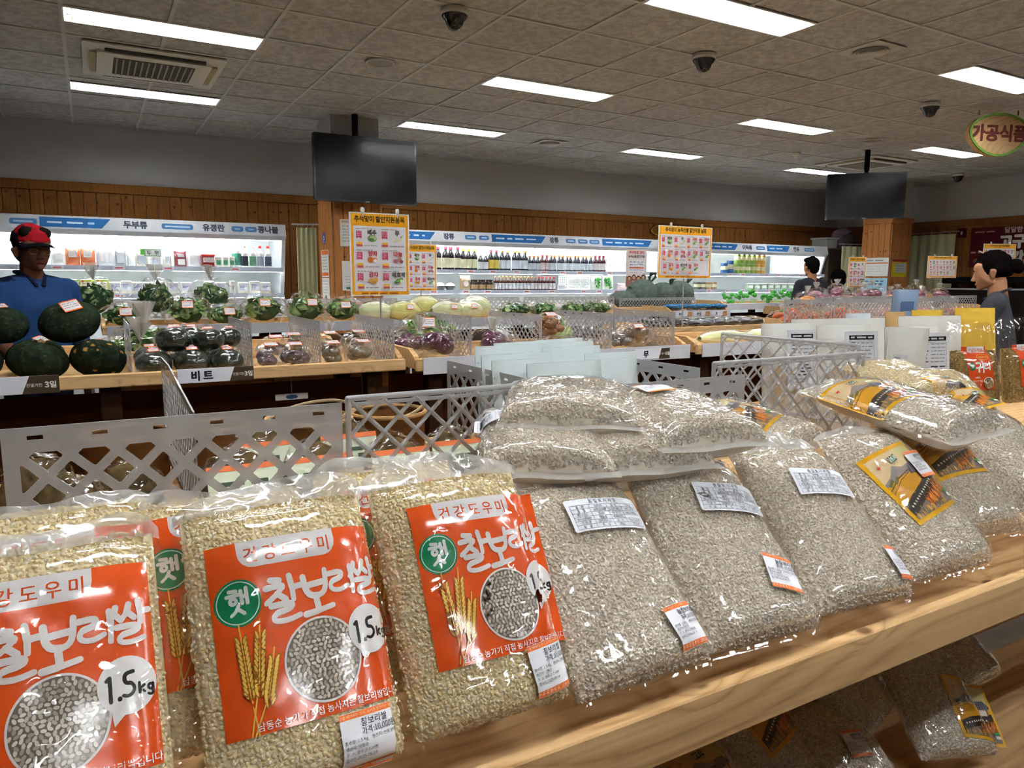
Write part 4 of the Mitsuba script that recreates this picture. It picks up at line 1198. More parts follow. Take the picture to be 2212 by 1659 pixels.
# ---------------------------------------------------------------- curtains
def curtain(label, p0, p1, z0, z1, folds, rod):
    t = thing('curtain', label, 'curtain')
    p0, p1 = np.array(p0, float), np.array(p1, float)
    d = p1 - p0
    L = np.linalg.norm(d)
    d /= L
    nrm = np.array([d[1], -d[0]])
    n = folds * 8
    u = np.linspace(0, 1, n)
    v = np.linspace(0, 1, 6)
    U_, V_ = [q.ravel() for q in np.meshgrid(u, v, indexing='ij')]
    amp = 0.022 * (0.6 + 0.4 * V_)
    off = amp * np.sin(U_ * folds * 2 * np.pi + 0.6 * np.sin(V_ * 4))
    xy = p0 + (U_ * L)[:, None] * d + off[:, None] * nrm
    part(t, 'cloth', (np.c_[xy, z1 - (z1 - z0) * V_], gridfaces(n, 6)), 'm_matte', '#a9a785', smooth=True)
    a, b = np.r_[p0 - d * 0.05, z1 + 0.035], np.r_[p1 + d * 0.05, z1 + 0.035]
    part(t, 'rod', tube([a, b], 0.009, 8), 'm_satin', rod)
    for i in range(folds):
        q = np.r_[p0 + d * L * (i + 0.3) / folds, z1 + 0.033]
        an = np.linspace(0, 2 * np.pi, 9)
        part(t, 'ring', tube([q + 0.018 * (np.cos(w) * np.r_[nrm, 0] + np.sin(w) * np.array([0, 0, 1.0])) - [0, 0, 0.01] for w in an], 0.0025, 4), 'm_satin', '#9b9b9b')


curtain('pale green pleated curtain between the left cabinet and the near pillar', (1.985, 8.2), (2.18, 8.12), 0.01, 1.93, 4, '#9a9a9a')
curtain('pale green curtain between the right cabinet and the far pillar', (11.0, 8.1), (11.7, 8.0), 0.01, 1.97, 5, '#5a5a58')
curtain('wide pale green curtain on the right wall beside the sweet potato sign', (12.30, 7.85), (12.28, 6.95), 0.01, 2.16, 6, '#6a6a68')
# ---------------------------------------------------------------- lattice dividers
def lattice(L, H, pitch, bar, border, slots=True, cut=None):
    """outline of a plastic divider, L x H, with diamond holes"""
    g = sbox(0, 0, L, H)
    if cut:
        g = Polygon(cut)
    holes = []
    inner = (Polygon(cut) if cut else sbox(0, 0, L, H)).buffer(-border)
    inner = inner.difference(sbox(0, H - border * 1.9, L, H)) if slots else inner
    s = pitch / 2 - bar * 0.60
    q = 0
    for j in range(-1, int(H / (pitch / 2)) + 2):
        for i in range(-1, int(L / pitch) + 2):
            cx, cy = i * pitch + (pitch / 2 if j % 2 else 0) + pitch * 0.35, j * pitch / 2
            d = Polygon([(cx - s, cy), (cx, cy + s), (cx + s, cy), (cx, cy - s)]).buffer(-0.0012, quad_segs=2).buffer(0.0022, quad_segs=2).intersection(inner)
            if d.area > s * s * 0.25:
                holes.append(d)
    g = g.difference(union_all(holes))
    if slots:
        n = max(2, int(L / 0.078))
        g = g.difference(union_all([sbox((i + 0.5) * L / n - 0.010, H - border * 0.95, (i + 0.5) * L / n + 0.010, H - border * 0.62) for i in range(n)]))
    return g


def rods(L, H, pitch, r):
    """a clear moulded lattice: round diagonal ribs inside a rounded rim, as one solid"""
    R = sbox(r, r, L - r, H - r)
    seg = []
    n = int((L + H) / pitch) + 2
    for i in range(-int(H / pitch) - 2, n):
        for a, b in (((i * pitch, 0), (i * pitch + H, H)), ((i * pitch, H), (i * pitch + H, 0))):
            g = LineString([a, b]).intersection(R)
            if g.geom_type == 'LineString' and g.length > 0.012:
                seg.append(list(g.coords))
    ms = []
    def rod(p, q, rr):
        a, b = (m3.Manifold.sphere(rr, 8).translate([float(p[0]), float(p[1]), 0]), m3.Manifold.sphere(rr, 8).translate([float(q[0]), float(q[1]), 0]))
        return m3.Manifold.batch_hull([a, b])
    ms = [rod(p, q, r * 0.85) for p, q in seg]
    c = [(r, r), (L - r, r), (L - r, H - r), (r, H - r)]
    ms += [rod(c[k], c[(k + 1) % 4], r * 1.1) for k in range(4)]
    ms.append(rod((r, H - 3.2 * r), (L - r, H - 3.2 * r), r * 0.8))
    k = max(2, int(L / 0.09))
    ms += [m3.Manifold.cube([0.022, 1.8 * r, 1.4 * r], True).translate([(q + 0.5) * L / k, H - 2.1 * r, 0]) for q in range(k)]
    m = m3.Manifold.batch_boolean(ms, m3.OpType.Add).to_mesh()
    return trimesh.Trimesh(m.vert_properties[:, :3], m.tri_verts, process=False)


_lat = {}


def divider(label, p, yaw, L=0.6, H=0.2, kind='frost', pitch=0.034, bar=0.009, group=None, cut=None, border=0.017, name='lattice_divider', thick=0.003):
    """p: lower front corner; yaw 0 runs along +x, 90 along +y"""
    t = thing(name, label, 'divider', group)
    key = (L, H, pitch, bar, border, kind, thick, str(cut))
    if key not in _lat:
        if kind == 'crystal':
            put('_l', rods(L, H, pitch, bar / 2), 'm_frost', smooth=50)
        else:
            put('_l', extrude(lattice(L, H, pitch, bar, border, True, cut), thick), 'm_frost', smooth=False)
        _lat[key] = scene.pop('_l')
    scene[number(f'{t}__panel')] = {**_lat[key], 'to_world': T().translate(list(map(float, p))).rotate([0, 0, 1], yaw).rotate([1, 0, 0], 90)}
    return t


# ---------------------------------------------------------------- produce
def blob(r, seed=0, amp=0.06, f=2.0, sub=3):
    b = trimesh.creation.icosphere(subdivisions=sub, radius=1.0)
    v = b.vertices
    b.vertices = v * (1 + amp * 2 * (meshkit.fbm(v * f + seed * 7.1, 2, seed) - 0.5))[:, None] * np.asarray(r)
    return b


def film_over(r, seed, amp=0.10):
    b = trimesh.creation.icosphere(subdivisions=4, radius=1.0)
    v = b.vertices
    w = v * 3.2 + seed * 3.7
    k = (1 - np.abs(2 * meshkit.noise(w + 0.6 * meshkit.noise(w * 2, seed)[:, None], seed) - 1)) ** 3
    k2 = (1 - np.abs(2 * meshkit.noise(v * 9 + seed, seed + 1) - 1)) ** 4
    b.vertices = v * (1.0 + amp * (k - 0.25) + amp * 0.5 * k2)[:, None] * np.asarray(r)
    return b


def shade(mesh, c1, c2, seed, f=30.0):
    """skin mottled between two colours"""
    k = meshkit.fbm(mesh.vertices * f + seed, 3, seed)
    k = np.clip((k - 0.3) / 0.4, 0, 1)[:, None]
    return lin(c1) * (1 - k) + lin(c2) * k


def sticker(t, O, n, w=0.055, h=0.045, rot=0.0):
    """a white price sticker with an orange rim"""
    n = np.asarray(n, float)
    n /= np.linalg.norm(n)
    U = np.cross([0, 0, 1.0], n) if abs(n[2]) < 0.95 else np.array([1.0, 0, 0])
    U /= np.linalg.norm(U)
    V = np.cross(n, U)
    a = math.radians(rot)
    U, V = U * math.cos(a) + V * math.sin(a), V * math.cos(a) - U * math.sin(a)
    r = random.Random(int(abs(O[0]) * 1000))
    k = print_part(t, 'sticker', [(rrect(-w / 2, -h / 2, w / 2, h / 2, 0.003), '#d8652f'), (sbox(-w / 2 + 0.003, -h / 2 + 0.005, w / 2 - 0.003, h / 2 - 0.005), '#d9d7d8'),
                                  (lines(-w * 0.4, w * 0.4, h * 0.22, 3, h * 0.2, h * 0.06, r.randint(0, 99)), '#8a888c')], on_plane(O, U, V, n), 'm_satin', 0.0005)
    return k


def tuft(t, p, h, seed, name='knot', col=None):
    """the gathered neck of a tied film bag"""
    rr = np.random.default_rng(seed)
    ms = []
    for i in range(5):
        a = rr.uniform(0, 6.28)
        u, v = np.meshgrid(np.linspace(-1, 1, 5), np.linspace(0, 1, 5), indexing='ij')
        w = 0.006 + h * 0.45 * v
        x, y = u * w, 0.25 * h * np.sin(u * 4 + i) * v + 0.3 * h * v * rr.uniform(-1, 1)
        ms.append((np.stack([x * np.cos(a) - y * np.sin(a), x * np.sin(a) + y * np.cos(a), v * h * rr.uniform(0.7, 1.1)], -1).reshape(-1, 3) + p, gridfaces(5, 5)))
    part(t, name, M(*ms), 'm_haze', smooth=True)
    if col:
        part(t, 'tie', moved(lathe([(0.008, -0.006), (0.011, 0), (0.008, 0.006)], 10), rest_on(*p)), 'm_satin', col)


def kabocha(x, y, z, r, seed, label, group=None, tilt=(0, 0), wrapped=False, scar=False, stick=None):
    t = thing('kabocha_squash', label, 'squash', group)
    b = trimesh.creation.icosphere(subdivisions=4, radius=1.0)
    v = b.vertices.copy()
    a = np.arctan2(v[:, 1], v[:, 0])
    q = np.hypot(v[:, 0], v[:, 1])
    k = 1 + 0.018 * np.cos(a * 10 + seed) * q - 0.20 * np.exp(-(q / 0.32) ** 2) * (v[:, 2] > 0) - 0.1 * np.exp(-(q / 0.3) ** 2) * (v[:, 2] < 0)
    k += 0.05 * (meshkit.fbm(v * 1.7 + seed, 2, seed) - 0.5)
    v = v * k[:, None] * [r, r, r * 0.74]
    col = shade(trimesh.Trimesh(v / r * 0.1, b.faces, process=False), '#141a14', '#20271d', seed, 60)
    sp = meshkit.noise(v / r * 26 + seed, seed)
    col = np.where((sp > 0.86)[:, None], lin('#343a29'), col)
    band = np.cos(a * 10 + seed + 0.5 * np.sin(v[:, 2] / r * 5)) > 0.93
    col = np.where((band & (sp > 0.5))[:, None], lin('#262e22'), col)
    if scar:
        sc = (meshkit.noise(v / r * 5 + seed * 2, seed + 3) > 0.80)
        col = np.where(sc[:, None], lin('#9a6f35'), col)
    R = np.array(T().rotate([1, 0, 0], tilt[0]).rotate([0, 1, 0], tilt[1]).matrix)[:3, :3]
    P = v @ R.T + [x, y, z + r * 0.72]
    part(t, 'flesh', trimesh.Trimesh(P, b.faces, process=False), 'm_gloss' if wrapped else 'm_satin', colors=col, smooth=True)
    C = np.array([x, y, z + r * 0.72])
    if not wrapped:
        st = tube([(0, 0, r * 0.56), (0.003, 0, r * 0.66), (0.008, 0.002, r * 0.72)], [0.016, 0.011, 0.014], 8)
        st.vertices = st.vertices @ R.T + C
        part(t, 'stem', st, 'm_satin', '#8f7a4c')
    else:
        f = film_over((r * 1.03, r * 1.03, r * 0.80), seed, 0.05)
        f.vertices = f.vertices + C
        part(t, 'film', f, 'm_film', smooth=True)
    if stick:
        d = np.array(stick, float)
        d /= np.linalg.norm(d)
        s = (1.06 if wrapped else 1.015) * r / math.sqrt(d[0] ** 2 + d[1] ** 2 + (d[2] / (0.78 if wrapped else 0.70)) ** 2)
        sticker(t, C + d * s * (1.03 if not wrapped else 1.06), d, r * 0.62, r * 0.5, 20 if not wrapped else 4)
    return t


def bagged(label, cat, group, x, y, z, r, c1, c2, n, seed, name, size=0.4, stick=None, tied=None, tiecol=None, squash=0.8, filmamp=0.10, long=1.0):
    """round or long things heaped in a clear film bag; r = half sizes of the bag"""
    t = thing(name, label, cat, group)
    rr = np.random.default_rng(seed)
    r = np.asarray(r, float)
    C = np.array([x, y, z + r[2]])
    for i in range(n):
        q = rr.normal(size=3)
        q /= np.linalg.norm(q)
        s = size * min(r) * rr.uniform(0.8, 1.15)
        p = q * (r - s * 0.9) * (rr.random() ** 0.33)
        p[2] = max(p[2], -r[2] + s * squash)
        b = blob((s * long, s, s * squash), seed * 31 + i, 0.10, 1.6, 2)
        a = rr.uniform(-0.5, 0.5) if long > 1 else rr.uniform(0, 6.28)
        ca, sa = math.cos(a), math.sin(a)
        b.vertices = b.vertices @ np.array([[ca, sa, 0], [-sa, ca, 0], [0, 0, 1]]) + p + C
        part(t, 'piece', b, 'm_gloss', colors=shade(b, c1, c2, seed + i, 40), smooth=True)
    f = film_over(r * 1.08, seed, filmamp)
    f.vertices = f.vertices + C
    f.vertices[:, 2] = np.maximum(f.vertices[:, 2], z + 0.001)
    part(t, 'film', f, 'm_film', smooth=True)
    if tied:
        tuft(t, C + np.array(tied) * r * 1.02, 0.07 if r[0] > 0.08 else 0.05, seed, col=tiecol)
    if stick is not None:
        d = np.array(stick, float)
        d /= np.linalg.norm(d)
        sticker(t, C + d * r * 1.13 + d * 0.006, d / r ** 2 * r.min() ** 2)
    return t


def leafy(label, group, x, y, z, r, seed, greens=('#223a1f', '#31502a', '#486a38', '#728a55'), stems='#b9c98a', n=70, stick=None, tied=None, film=True, cat='vegetable', name='leafy_greens', upright=0.0):
    """a bundle of leaves in film"""
    t = thing(name, label, cat, group)
    rr = np.random.default_rng(seed)
    r = np.asarray(r, float)
    C = np.array([x, y, z + r[2]])
    ms, cs = [], []
    m = (5, 3)
    for i in range(n):
        q = rr.normal(size=3)
        q[2] = abs(q[2]) * 1.1 - 0.25
        q /= np.linalg.norm(q)
        base = C + q * r * rr.uniform(0.55, 0.8)
        base[2] = max(base[2], z + 0.01)
        d = q * r + rr.normal(size=3) * r * 0.7
        d[2] += upright
        d /= np.linalg.norm(d)
        s = np.cross(d, q)
        s /= np.linalg.norm(s) + 1e-9
        L, W = rr.uniform(0.5, 0.95) * r.min() * 1.1, rr.uniform(0.20, 0.42) * r.min()
        u = np.linspace(0, 1, m[0])
        wv = np.sin(np.pi * (0.12 + 0.85 * u)) * W
        mid = base + np.outer(u - 0.5, d) * L - np.outer((u - 0.4) ** 2, q) * L * 0.35
        pts = np.stack([mid - s * wv[:, None], mid + q * 0.012 * np.sin(u * 9 + i)[:, None], mid + s * wv[:, None]], 1).reshape(-1, 3)
        pts[:, 2] = np.maximum(pts[:, 2], z + 0.003)
        c = lin(greens[rr.integers(0, len(greens))]) * rr.uniform(0.8, 1.2)
        ms.append((pts, gridfaces(*m)))
        col = np.tile(c, (len(pts), 1))
        col[1::3] = col[1::3] * 0.5 + lin(stems) * 0.5 * 0.8
        cs.append(col)
    part(t, 'leaves', M(*ms), 'm_satin', colors=np.clip(np.vstack(cs), 0, 1), smooth=True, kind='stuff')
    core = blob(r * 0.72, seed, 0.1, 1.5, 2)
    core.vertices += C
    part(t, 'heart', core, 'm_satin', greens[0], smooth=True)
    if film:
        f = film_over(r * 1.1, seed, 0.13)
        f.vertices = f.vertices + C
        f.vertices[:, 2] = np.maximum(f.vertices[:, 2], z + 0.001)
        part(t, 'film', f, 'm_film', smooth=True)
    if tied:
        tuft(t, C + np.array(tied) * r * 1.0, 0.11, seed)
    if stick is not None:
        d = np.array(stick, float)
        d /= np.linalg.norm(d)
        sticker(t, C + d * r * 1.17, d, 0.075, 0.055)
    return t


def cabbage(label, group, x, y, z, r, seed, c=('#c9c98a', '#dcd9a8', '#e4dfc0'), stick=None, cat='cabbage', name='napa_cabbage'):
    t = thing(name, label, cat, group)
    rr = np.random.default_rng(seed)
    r = np.asarray(r, float)
    C = np.array([x, y, z + r[2]])
    b = blob(r * 0.9, seed, 0.05, 1.5)
    b.vertices += C
    part(t, 'heart', b, 'm_satin', colors=shade(b, c[0], c[2], seed, 25), smooth=True)
    for i in range(7):
        a = i * 2 * math.pi / 7 + rr.uniform(-0.2, 0.2)
        u, v = np.meshgrid(np.linspace(-0.55, 0.55, 7), np.linspace(-0.95, 0.98, 8), indexing='ij')
        th = a + u
        w = np.sqrt(np.clip(1 - v ** 2, 0.02, 1)) * (1.0 + 0.03 * np.sin(u * 14 + v * 9))
        P = np.stack([v * r[0] * 1.02, np.cos(th) * w * r[1] * 1.0, np.sin(th) * w * r[2] * 1.0], -1).reshape(-1, 3) + C
        P[:, 2] = np.maximum(P[:, 2], z + 0.002)
        part(t, 'leaf', (P, gridfaces(7, 8)), 'm_satin', c[i % 3], smooth=True)
    f = film_over(r * 1.1, seed, 0.09)
    f.vertices = f.vertices + C
    f.vertices[:, 2] = np.maximum(f.vertices[:, 2], z + 0.001)
    part(t, 'film', f, 'm_film', smooth=True)
    if stick is not None:
        d = np.array(stick, float)
        d /= np.linalg.norm(d)
        sticker(t, C + d * r * 1.15, d, 0.06, 0.045)
    return t


# ---------------------------------------------------------------- produce tables
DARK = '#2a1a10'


def display_table(label, x0, x1, y0, y1, z, front='pine', zb=None, tray_h=0.05, legs=True, ends=True, face='#c2c2c8'):
    t = thing('display_table', label, 'table')
    zf = z - 0.03
    part(t, 'tray_floor', bx(x0 + 0.01, x1 - 0.01, y0 + 0.02, y1, zf - 0.02, zf), 'm_pine')
    if front == 'pine':
        part(t, 'front_rail', rbx(x0, x1, y0, y0 + 0.024, z - tray_h, z, 0.004), 'm_pine')
    else:
        part(t, 'front_rail', rbx(x0, x1, y0, y0 + 0.024, z - tray_h - 0.01, z - 0.004, 0.004), 'm_pine')
        part(t, 'label_strip', rbx(x0 + 0.03, x1, y0 - 0.006, y0 - 0.0005, z - 0.075, z, 0.001), 'm_satin', face)
    part(t, 'back_rail', rbx(x0, x1, y1, y1 + 0.024, z - tray_h, z + 0.01, 0.004), 'm_pine')
    if ends:
        for xe in (x0, x1 - 0.024):
            prof = Polygon([(y0 + 0.022, z - tray_h), (y1, z - tray_h), (y1, z + 0.04), (y0 + 0.10, z + 0.035), (y0 + 0.03, z + 0.002)])
            part(t, 'end_board', moved(extrude(prof, 0.024), np.array([[0, 0, 1, xe], [1, 0, 0, 0], [0, 1, 0, 0], [0, 0, 0, 1.0]])), 'm_pine')
    if legs:
        for xe in (x0 + 0.12, (x0 + x1) / 2, x1 - 0.12):
            for ye in (y0 + 0.10, y1 - 0.06):
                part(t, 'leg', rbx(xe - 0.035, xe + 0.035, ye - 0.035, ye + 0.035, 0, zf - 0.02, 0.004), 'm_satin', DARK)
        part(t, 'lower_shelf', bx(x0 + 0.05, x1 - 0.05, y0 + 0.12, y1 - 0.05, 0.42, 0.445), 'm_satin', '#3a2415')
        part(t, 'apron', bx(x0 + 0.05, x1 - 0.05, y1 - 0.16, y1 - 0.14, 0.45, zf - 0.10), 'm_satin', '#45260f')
    return t


def shelf_card(label, x, y, z, w, h, word, days=True, note='진열기한', dark='#3b3026', split=0.60):
    t = thing('shelf_card', label, 'label')
    part(t, 'card', rbx(x, x + w, y - 0.003, y, z, z + h, 0.0008), 'm_satin', '#d9d9e2')
    lay = [(Polygon([(w * split + 0.02, 0), (w, 0), (w, h), (w * (split + 0.07) + 0.02, h)]), dark)]
    lay.append((at(text(word, h * 0.55, 0.045, 'c'), w * split * 0.52, h * 0.24), '#23242c'))
    if days:
        lay.append((at(text(note, h * 0.165, 0.02, 'l', 40), w * 0.715, h * 0.40), '#b9b2aa'))
        lay.append((at(text('3일', h * 0.31, 0.03, 'l'), w * 0.873, h * 0.34), '#dcd8d2'))
    else:
        lay.append((lines(w * 0.72, w * 0.95, h * 0.5, 2, h * 0.25, h * 0.09, 3), '#b9b2aa'))
    print_part(t, 'print', lay, on_plane((x, y - 0.0032, z), (1, 0, 0), (0, 0, 1), (0, -1, 0)))
    return t


TZ = 1.02
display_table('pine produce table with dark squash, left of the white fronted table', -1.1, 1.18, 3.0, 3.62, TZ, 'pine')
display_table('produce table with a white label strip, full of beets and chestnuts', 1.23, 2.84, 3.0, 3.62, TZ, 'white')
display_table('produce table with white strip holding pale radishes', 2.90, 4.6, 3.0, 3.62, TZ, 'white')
shelf_card('long card reading squash on the left end of the pine table', -0.46, 2.995, 0.966, 0.345, 0.062, '단호박', split=0.62)
shelf_card('card reading beet on the pine table rail', 0.263, 2.995, 0.970, 0.275, 0.055, '비 트')
shelf_card('card reading radish on the white strip of the middle table', 2.45, 2.9930, 0.953, 0.238, 0.055, '무')
shelf_card('second card with dark outline on the white strip of the middle table', 1.755, 2.9930, 0.953, 0.24, 0.055, '비 트')

# wide dividers across the tables
for x, lb in ((0.115, 'clear divider right of the big dark squash'), (0.545, 'clear divider right of the wrapped squash'), (0.82, 'clear divider amid the bagged dark roots on the pine table'), (1.145, 'clear divider at the right end of the pine table')):
    divider(lb, (x, 3.05, TZ - 0.028), 90, 0.55, 0.20, 'frost', 0.034, 0.010)
for x, lb in ((1.525, 'clear divider right of the purple beets'), (1.91, 'clear divider left of the brown chestnuts'), (2.34, 'clear divider between the flat roots and the bagged taro'), (2.77, 'clear divider at the right end of the white fronted table')):
    divider(lb, (x, 3.05, TZ - 0.028), 90, 0.55, 0.205, 'frost', 0.040, 0.010)

zf = TZ - 0.03
kabocha(-0.185, 3.20, zf, 0.100, 1, 'big dark squash in the front row, second from left on the pine table', tilt=(-8, 10), stick=None)
kabocha(0.010, 3.20, zf, 0.096, 2, 'big dark squash with pale scars, right of the front row', tilt=(-25, 10), scar=True, stick=(-0.1, -0.25, 1))
kabocha(-0.385, 3.20, zf, 0.098, 3, 'big dark squash at the left edge of the pine table', tilt=(10, -10))
kabocha(-0.075, 3.25, zf + 0.135, 0.104, 4, 'big dark squash on top of the pile with an orange rimmed sticker', tilt=(14, -12), stick=(0.10, -0.75, 0.75))
kabocha(-0.30, 3.26, zf + 0.135, 0.095, 5, 'big dark squash on top at the left edge of the pile', tilt=(4, 6), stick=(0.05, -0.3, 1))
kabocha(-0.20, 3.45, zf, 0.095, 6, 'big dark squash in the rear row behind the pile', tilt=(0, 0), stick=(0.3, -0.3, 1))
W = 'small film wrapped squash heaped behind the beet card'
wl = [(0.195, 3.13, 0, 0.064, 'front row, left end'), (0.33, 3.12, 0, 0.066, 'front row, second'), (0.46, 3.12, 0, 0.063, 'front row, third'), (0.205, 3.27, 0, 0.062, 'second row, left end'), (0.34, 3.26, 0, 0.064, 'second row, middle'),
      (0.47, 3.26, 0, 0.06, 'second row, right'), (0.20, 3.41, 0, 0.062, 'rear row, left end'), (0.34, 3.41, 0, 0.062, 'rear row, middle'), (0.47, 3.41, 0, 0.06, 'rear row, right'),
      (0.275, 3.20, 0.085, 0.066, 'upper layer, left and largest'), (0.405, 3.20, 0.083, 0.06, 'upper layer, brownish middle one'), (0.50, 3.33, 0.083, 0.056, 'upper layer, right'), (0.36, 3.36, 0.085, 0.06, 'upper layer, rear')]
for i, (x, y, dz, r, w) in enumerate(wl):
    kabocha(x, y, zf + dz, r, 20 + i, f'small film wrapped dark squash, {w}', 'small wrapped squash', tilt=(6 * math.sin(i), 6 * math.cos(i)), wrapped=True, stick=(0.05 * math.sin(i * 3), -0.3, 1))
B = 'bagged dark roots on the pine table'
for i, (x, y, dz, lb) in enumerate(((0.625, 3.14, 0, 'film bag of purplish grey roots, front left beside the divider'), (0.735, 3.13, 0, 'film bag of purplish grey roots in front of the middle divider'), (0.68, 3.30, 0.02, 'film bag of grey roots behind the front bags'),
                                     (0.895, 3.13, 0, 'film bag of grey brown roots right of the middle divider'), (1.02, 3.14, 0, 'film bag of grey brown roots at the front right'), (0.93, 3.29, 0.03, 'film bag of grey brown roots in the second row'),
                                     (1.06, 3.33, 0.03, 'film bag of grey brown roots at the rear right'), (0.80, 3.42, 0.02, 'film bag of grey brown roots at the rear'))):
    bagged(lb, 'vegetable', B, x, y, zf + dz, (0.062, 0.066, 0.05), '#3b3230' if i < 3 else '#4a4234', '#5a4a50' if i < 3 else '#756a55', 6, 40 + i, 'root_bag', 0.62, stick=(0.1 * (-1) ** i, -0.4, 1), tied=(0, 0.2, 0.95) if i > 4 else None, tiecol='#2f8a4a')
bagged('large film bag of purple beets at the left of the middle table', 'vegetable', None, 1.39, 3.16, zf, (0.115, 0.09, 0.075), '#2a1220', '#4a2036', 7, 61, 'beet_bag', 0.62, tied=(-0.6, 0.2, 0.8), filmamp=0.14)
bagged('film bag of purple beets behind the large one', 'vegetable', None, 1.33, 3.36, zf, (0.09, 0.08, 0.07), '#2a1220', '#4a2036', 5, 62, 'beet_bag', 0.62, filmamp=0.14)
bagged('film bag of purple beets right of the first divider on the middle table', 'vegetable', None, 1.68, 3.16, zf, (0.10, 0.09, 0.072), '#2c1422', '#50253a', 6, 63, 'beet_bag', 0.62, tied=(0.1, -0.2, 0.9), filmamp=0.14)
bagged('dark beet bag close to the second divider', 'vegetable', None, 1.80, 3.24, zf, (0.08, 0.08, 0.06), '#251a1c', '#3d2a2c', 5, 64, 'beet_bag', 0.62)
bagged('lower film bag of brown chestnuts behind the front strip', 'nuts', None, 2.04, 3.13, zf, (0.105, 0.075, 0.045), '#6a3d20', '#9a6a44', 26, 65, 'chestnut_bag', 0.42)
bagged('upper film bag of brown chestnuts with a white sticker', 'nuts', None, 2.03, 3.17, zf + 0.088, (0.095, 0.07, 0.058), '#5f3a1e', '#8a6036', 26, 66, 'chestnut_bag', 0.40, stick=(-0.15, -0.5, 0.8))
bagged('film bag of flat brown roots lying low', 'vegetable', None, 2.245, 3.15, zf, (0.11, 0.085, 0.034), '#4d3a24', '#8a7350', 14, 67, 'root_bag', 0.55, filmamp=0.22, long=2.0)
bagged('second film bag of flat brown roots by the third divider', 'vegetable', None, 2.22, 3.34, zf, (0.11, 0.085, 0.034), '#4d3a24', '#7d6546', 14, 68, 'root_bag', 0.55, filmamp=0.22, long=2.0)
bagged('film bag of grey taro roots right of the third divider', 'vegetable', None, 2.47, 3.16, zf, (0.085, 0.08, 0.05), '#3f3836', '#6a5d54', 8, 69, 'root_bag', 0.6)
bagged('film bag of brown taro roots with a white and orange sticker', 'vegetable', None, 2.60, 3.18, zf + 0.02, (0.10, 0.085, 0.06), '#4a3d30', '#7d6a52', 9, 70, 'root_bag', 0.6, stick=(-0.25, -0.65, 0.7))
bagged('film bag of brown taro roots against the last divider', 'vegetable', None, 2.70, 3.32, zf, (0.075, 0.08, 0.05), '#4a3d30', '#7d6a52', 7, 71, 'root_bag', 0.6)
bagged('film bag of dark taro roots at the rear of the middle table', 'vegetable', None, 2.45, 3.40, zf, (0.10, 0.08, 0.06), '#2d2626', '#4d4444', 8, 72, 'root_bag', 0.6)
for i, (x, ln) in enumerate(((3.25, 0.20), (3.58, 0.17))):
    cabbage('long pale radish like vegetable in film, left one on the far table' if i == 0 else 'long pale vegetable in film, right one on the far table', None, x, 3.15, zf, (ln, 0.055, 0.042), 80 + i, ('#cfcf96', '#dfdcb4', '#e9e5cf'), name='pale_radish', cat='vegetable')

# second tier of the left tables: bagged greens behind a pine rail
display_table('low rear tray with bagged lettuce behind the squash', -0.2, 1.1, 3.78, 4.15, TZ + 0.01, 'pine', legs=False)
leafy('tied film bag of lettuce standing behind the big squash', None, 0.20, 3.92, TZ - 0.02, (0.12, 0.10, 0.07), 101, tied=(0.1, -0.1, 1.0))
leafy('low film bag of lettuce right of the big squash', None, 0.10, 3.86, TZ - 0.02, (0.10, 0.06, 0.045), 102, tied=(0.9, -0.2, 0.5))
leafy('film bag of lettuce behind the wrapped squash', None, 0.42, 3.90, TZ - 0.02, (0.11, 0.08, 0.06), 103)
leafy('bright green long peppers in film, behind the beet bags', None, 1.50, 3.48, TZ + 0.02, (0.15, 0.07, 0.075), 104, ('#2f6a1c', '#4f8f28', '#78b53e', '#5a9a30'), stick=(-0.2, -0.8, 0.4))
t = thing('round_squash', 'round pale green squash behind the chestnuts', 'squash')
b = blob((0.062, 0.062, 0.06), 7, 0.04)
b.vertices += [2.36 + 0.0, 3.66 - 0.12, TZ + 0.035]
part(t, 'flesh', b, 'm_gloss', colors=shade(b, '#8fae4a', '#a9c25f', 3), smooth=True)
part(t, 'neck', moved(tube([(0, 0, 0.05), (0, 0, 0.085), (0.004, 0, 0.11)], [0.03, 0.016, 0.012], 10), rest_on(2.36, 3.54, TZ + 0.035)), 'm_gloss', '#4f7a2f')
divider('low clear divider behind the peppers', (1.24, 3.60, TZ - 0.01), 0, 0.42, 0.13, 'frost', 0.026, 0.007)
divider('low clear divider behind the round squash', (2.3, 3.60, TZ - 0.01), 0, 0.5, 0.12, 'frost', 0.026, 0.007)

# ---------------------------------------------------------------- the rear rows
ZC = 1.05
display_table('rear produce table with a grey strip holding wrapped greens and cabbages', 0.05, 2.35, 5.6, 6.2, ZC, 'white', face='#a5a5ac')
display_table('rear produce table holding cabbages and dark leafy greens', 2.4, 4.75, 5.6, 6.2, ZC, 'white', face='#a5a5ac')
shelf_card('card reading napa cabbage on the grey strip', 0.28, 5.592, 0.985, 0.36, 0.055, '배 추', False, dark='#22352a')
ZF = ZC - 0.03
g = 'film wrapped greens on the rear table'
for i, (x, lb) in enumerate(((0.19, 'film wrapped greens, left end of the grey strip'), (0.60, 'tall film wrapped greens, second on the grey strip'), (0.86, 'slumped film wrapped greens, third on the grey strip'), (1.13, 'tall film wrapped greens, fourth on the grey strip'),
                             (1.46, 'film wrapped greens beside the third divider'), (1.74, 'film wrapped greens left of the pale cabbages'))):
    h = (0.085, 0.115, 0.08, 0.12, 0.12, 0.105)[i]
    leafy(lb, g, x, 5.78, ZF, (0.145, 0.12, h), 110 + i, n=90, stick=(0.05 * (-1) ** i, -0.8, 0.35))
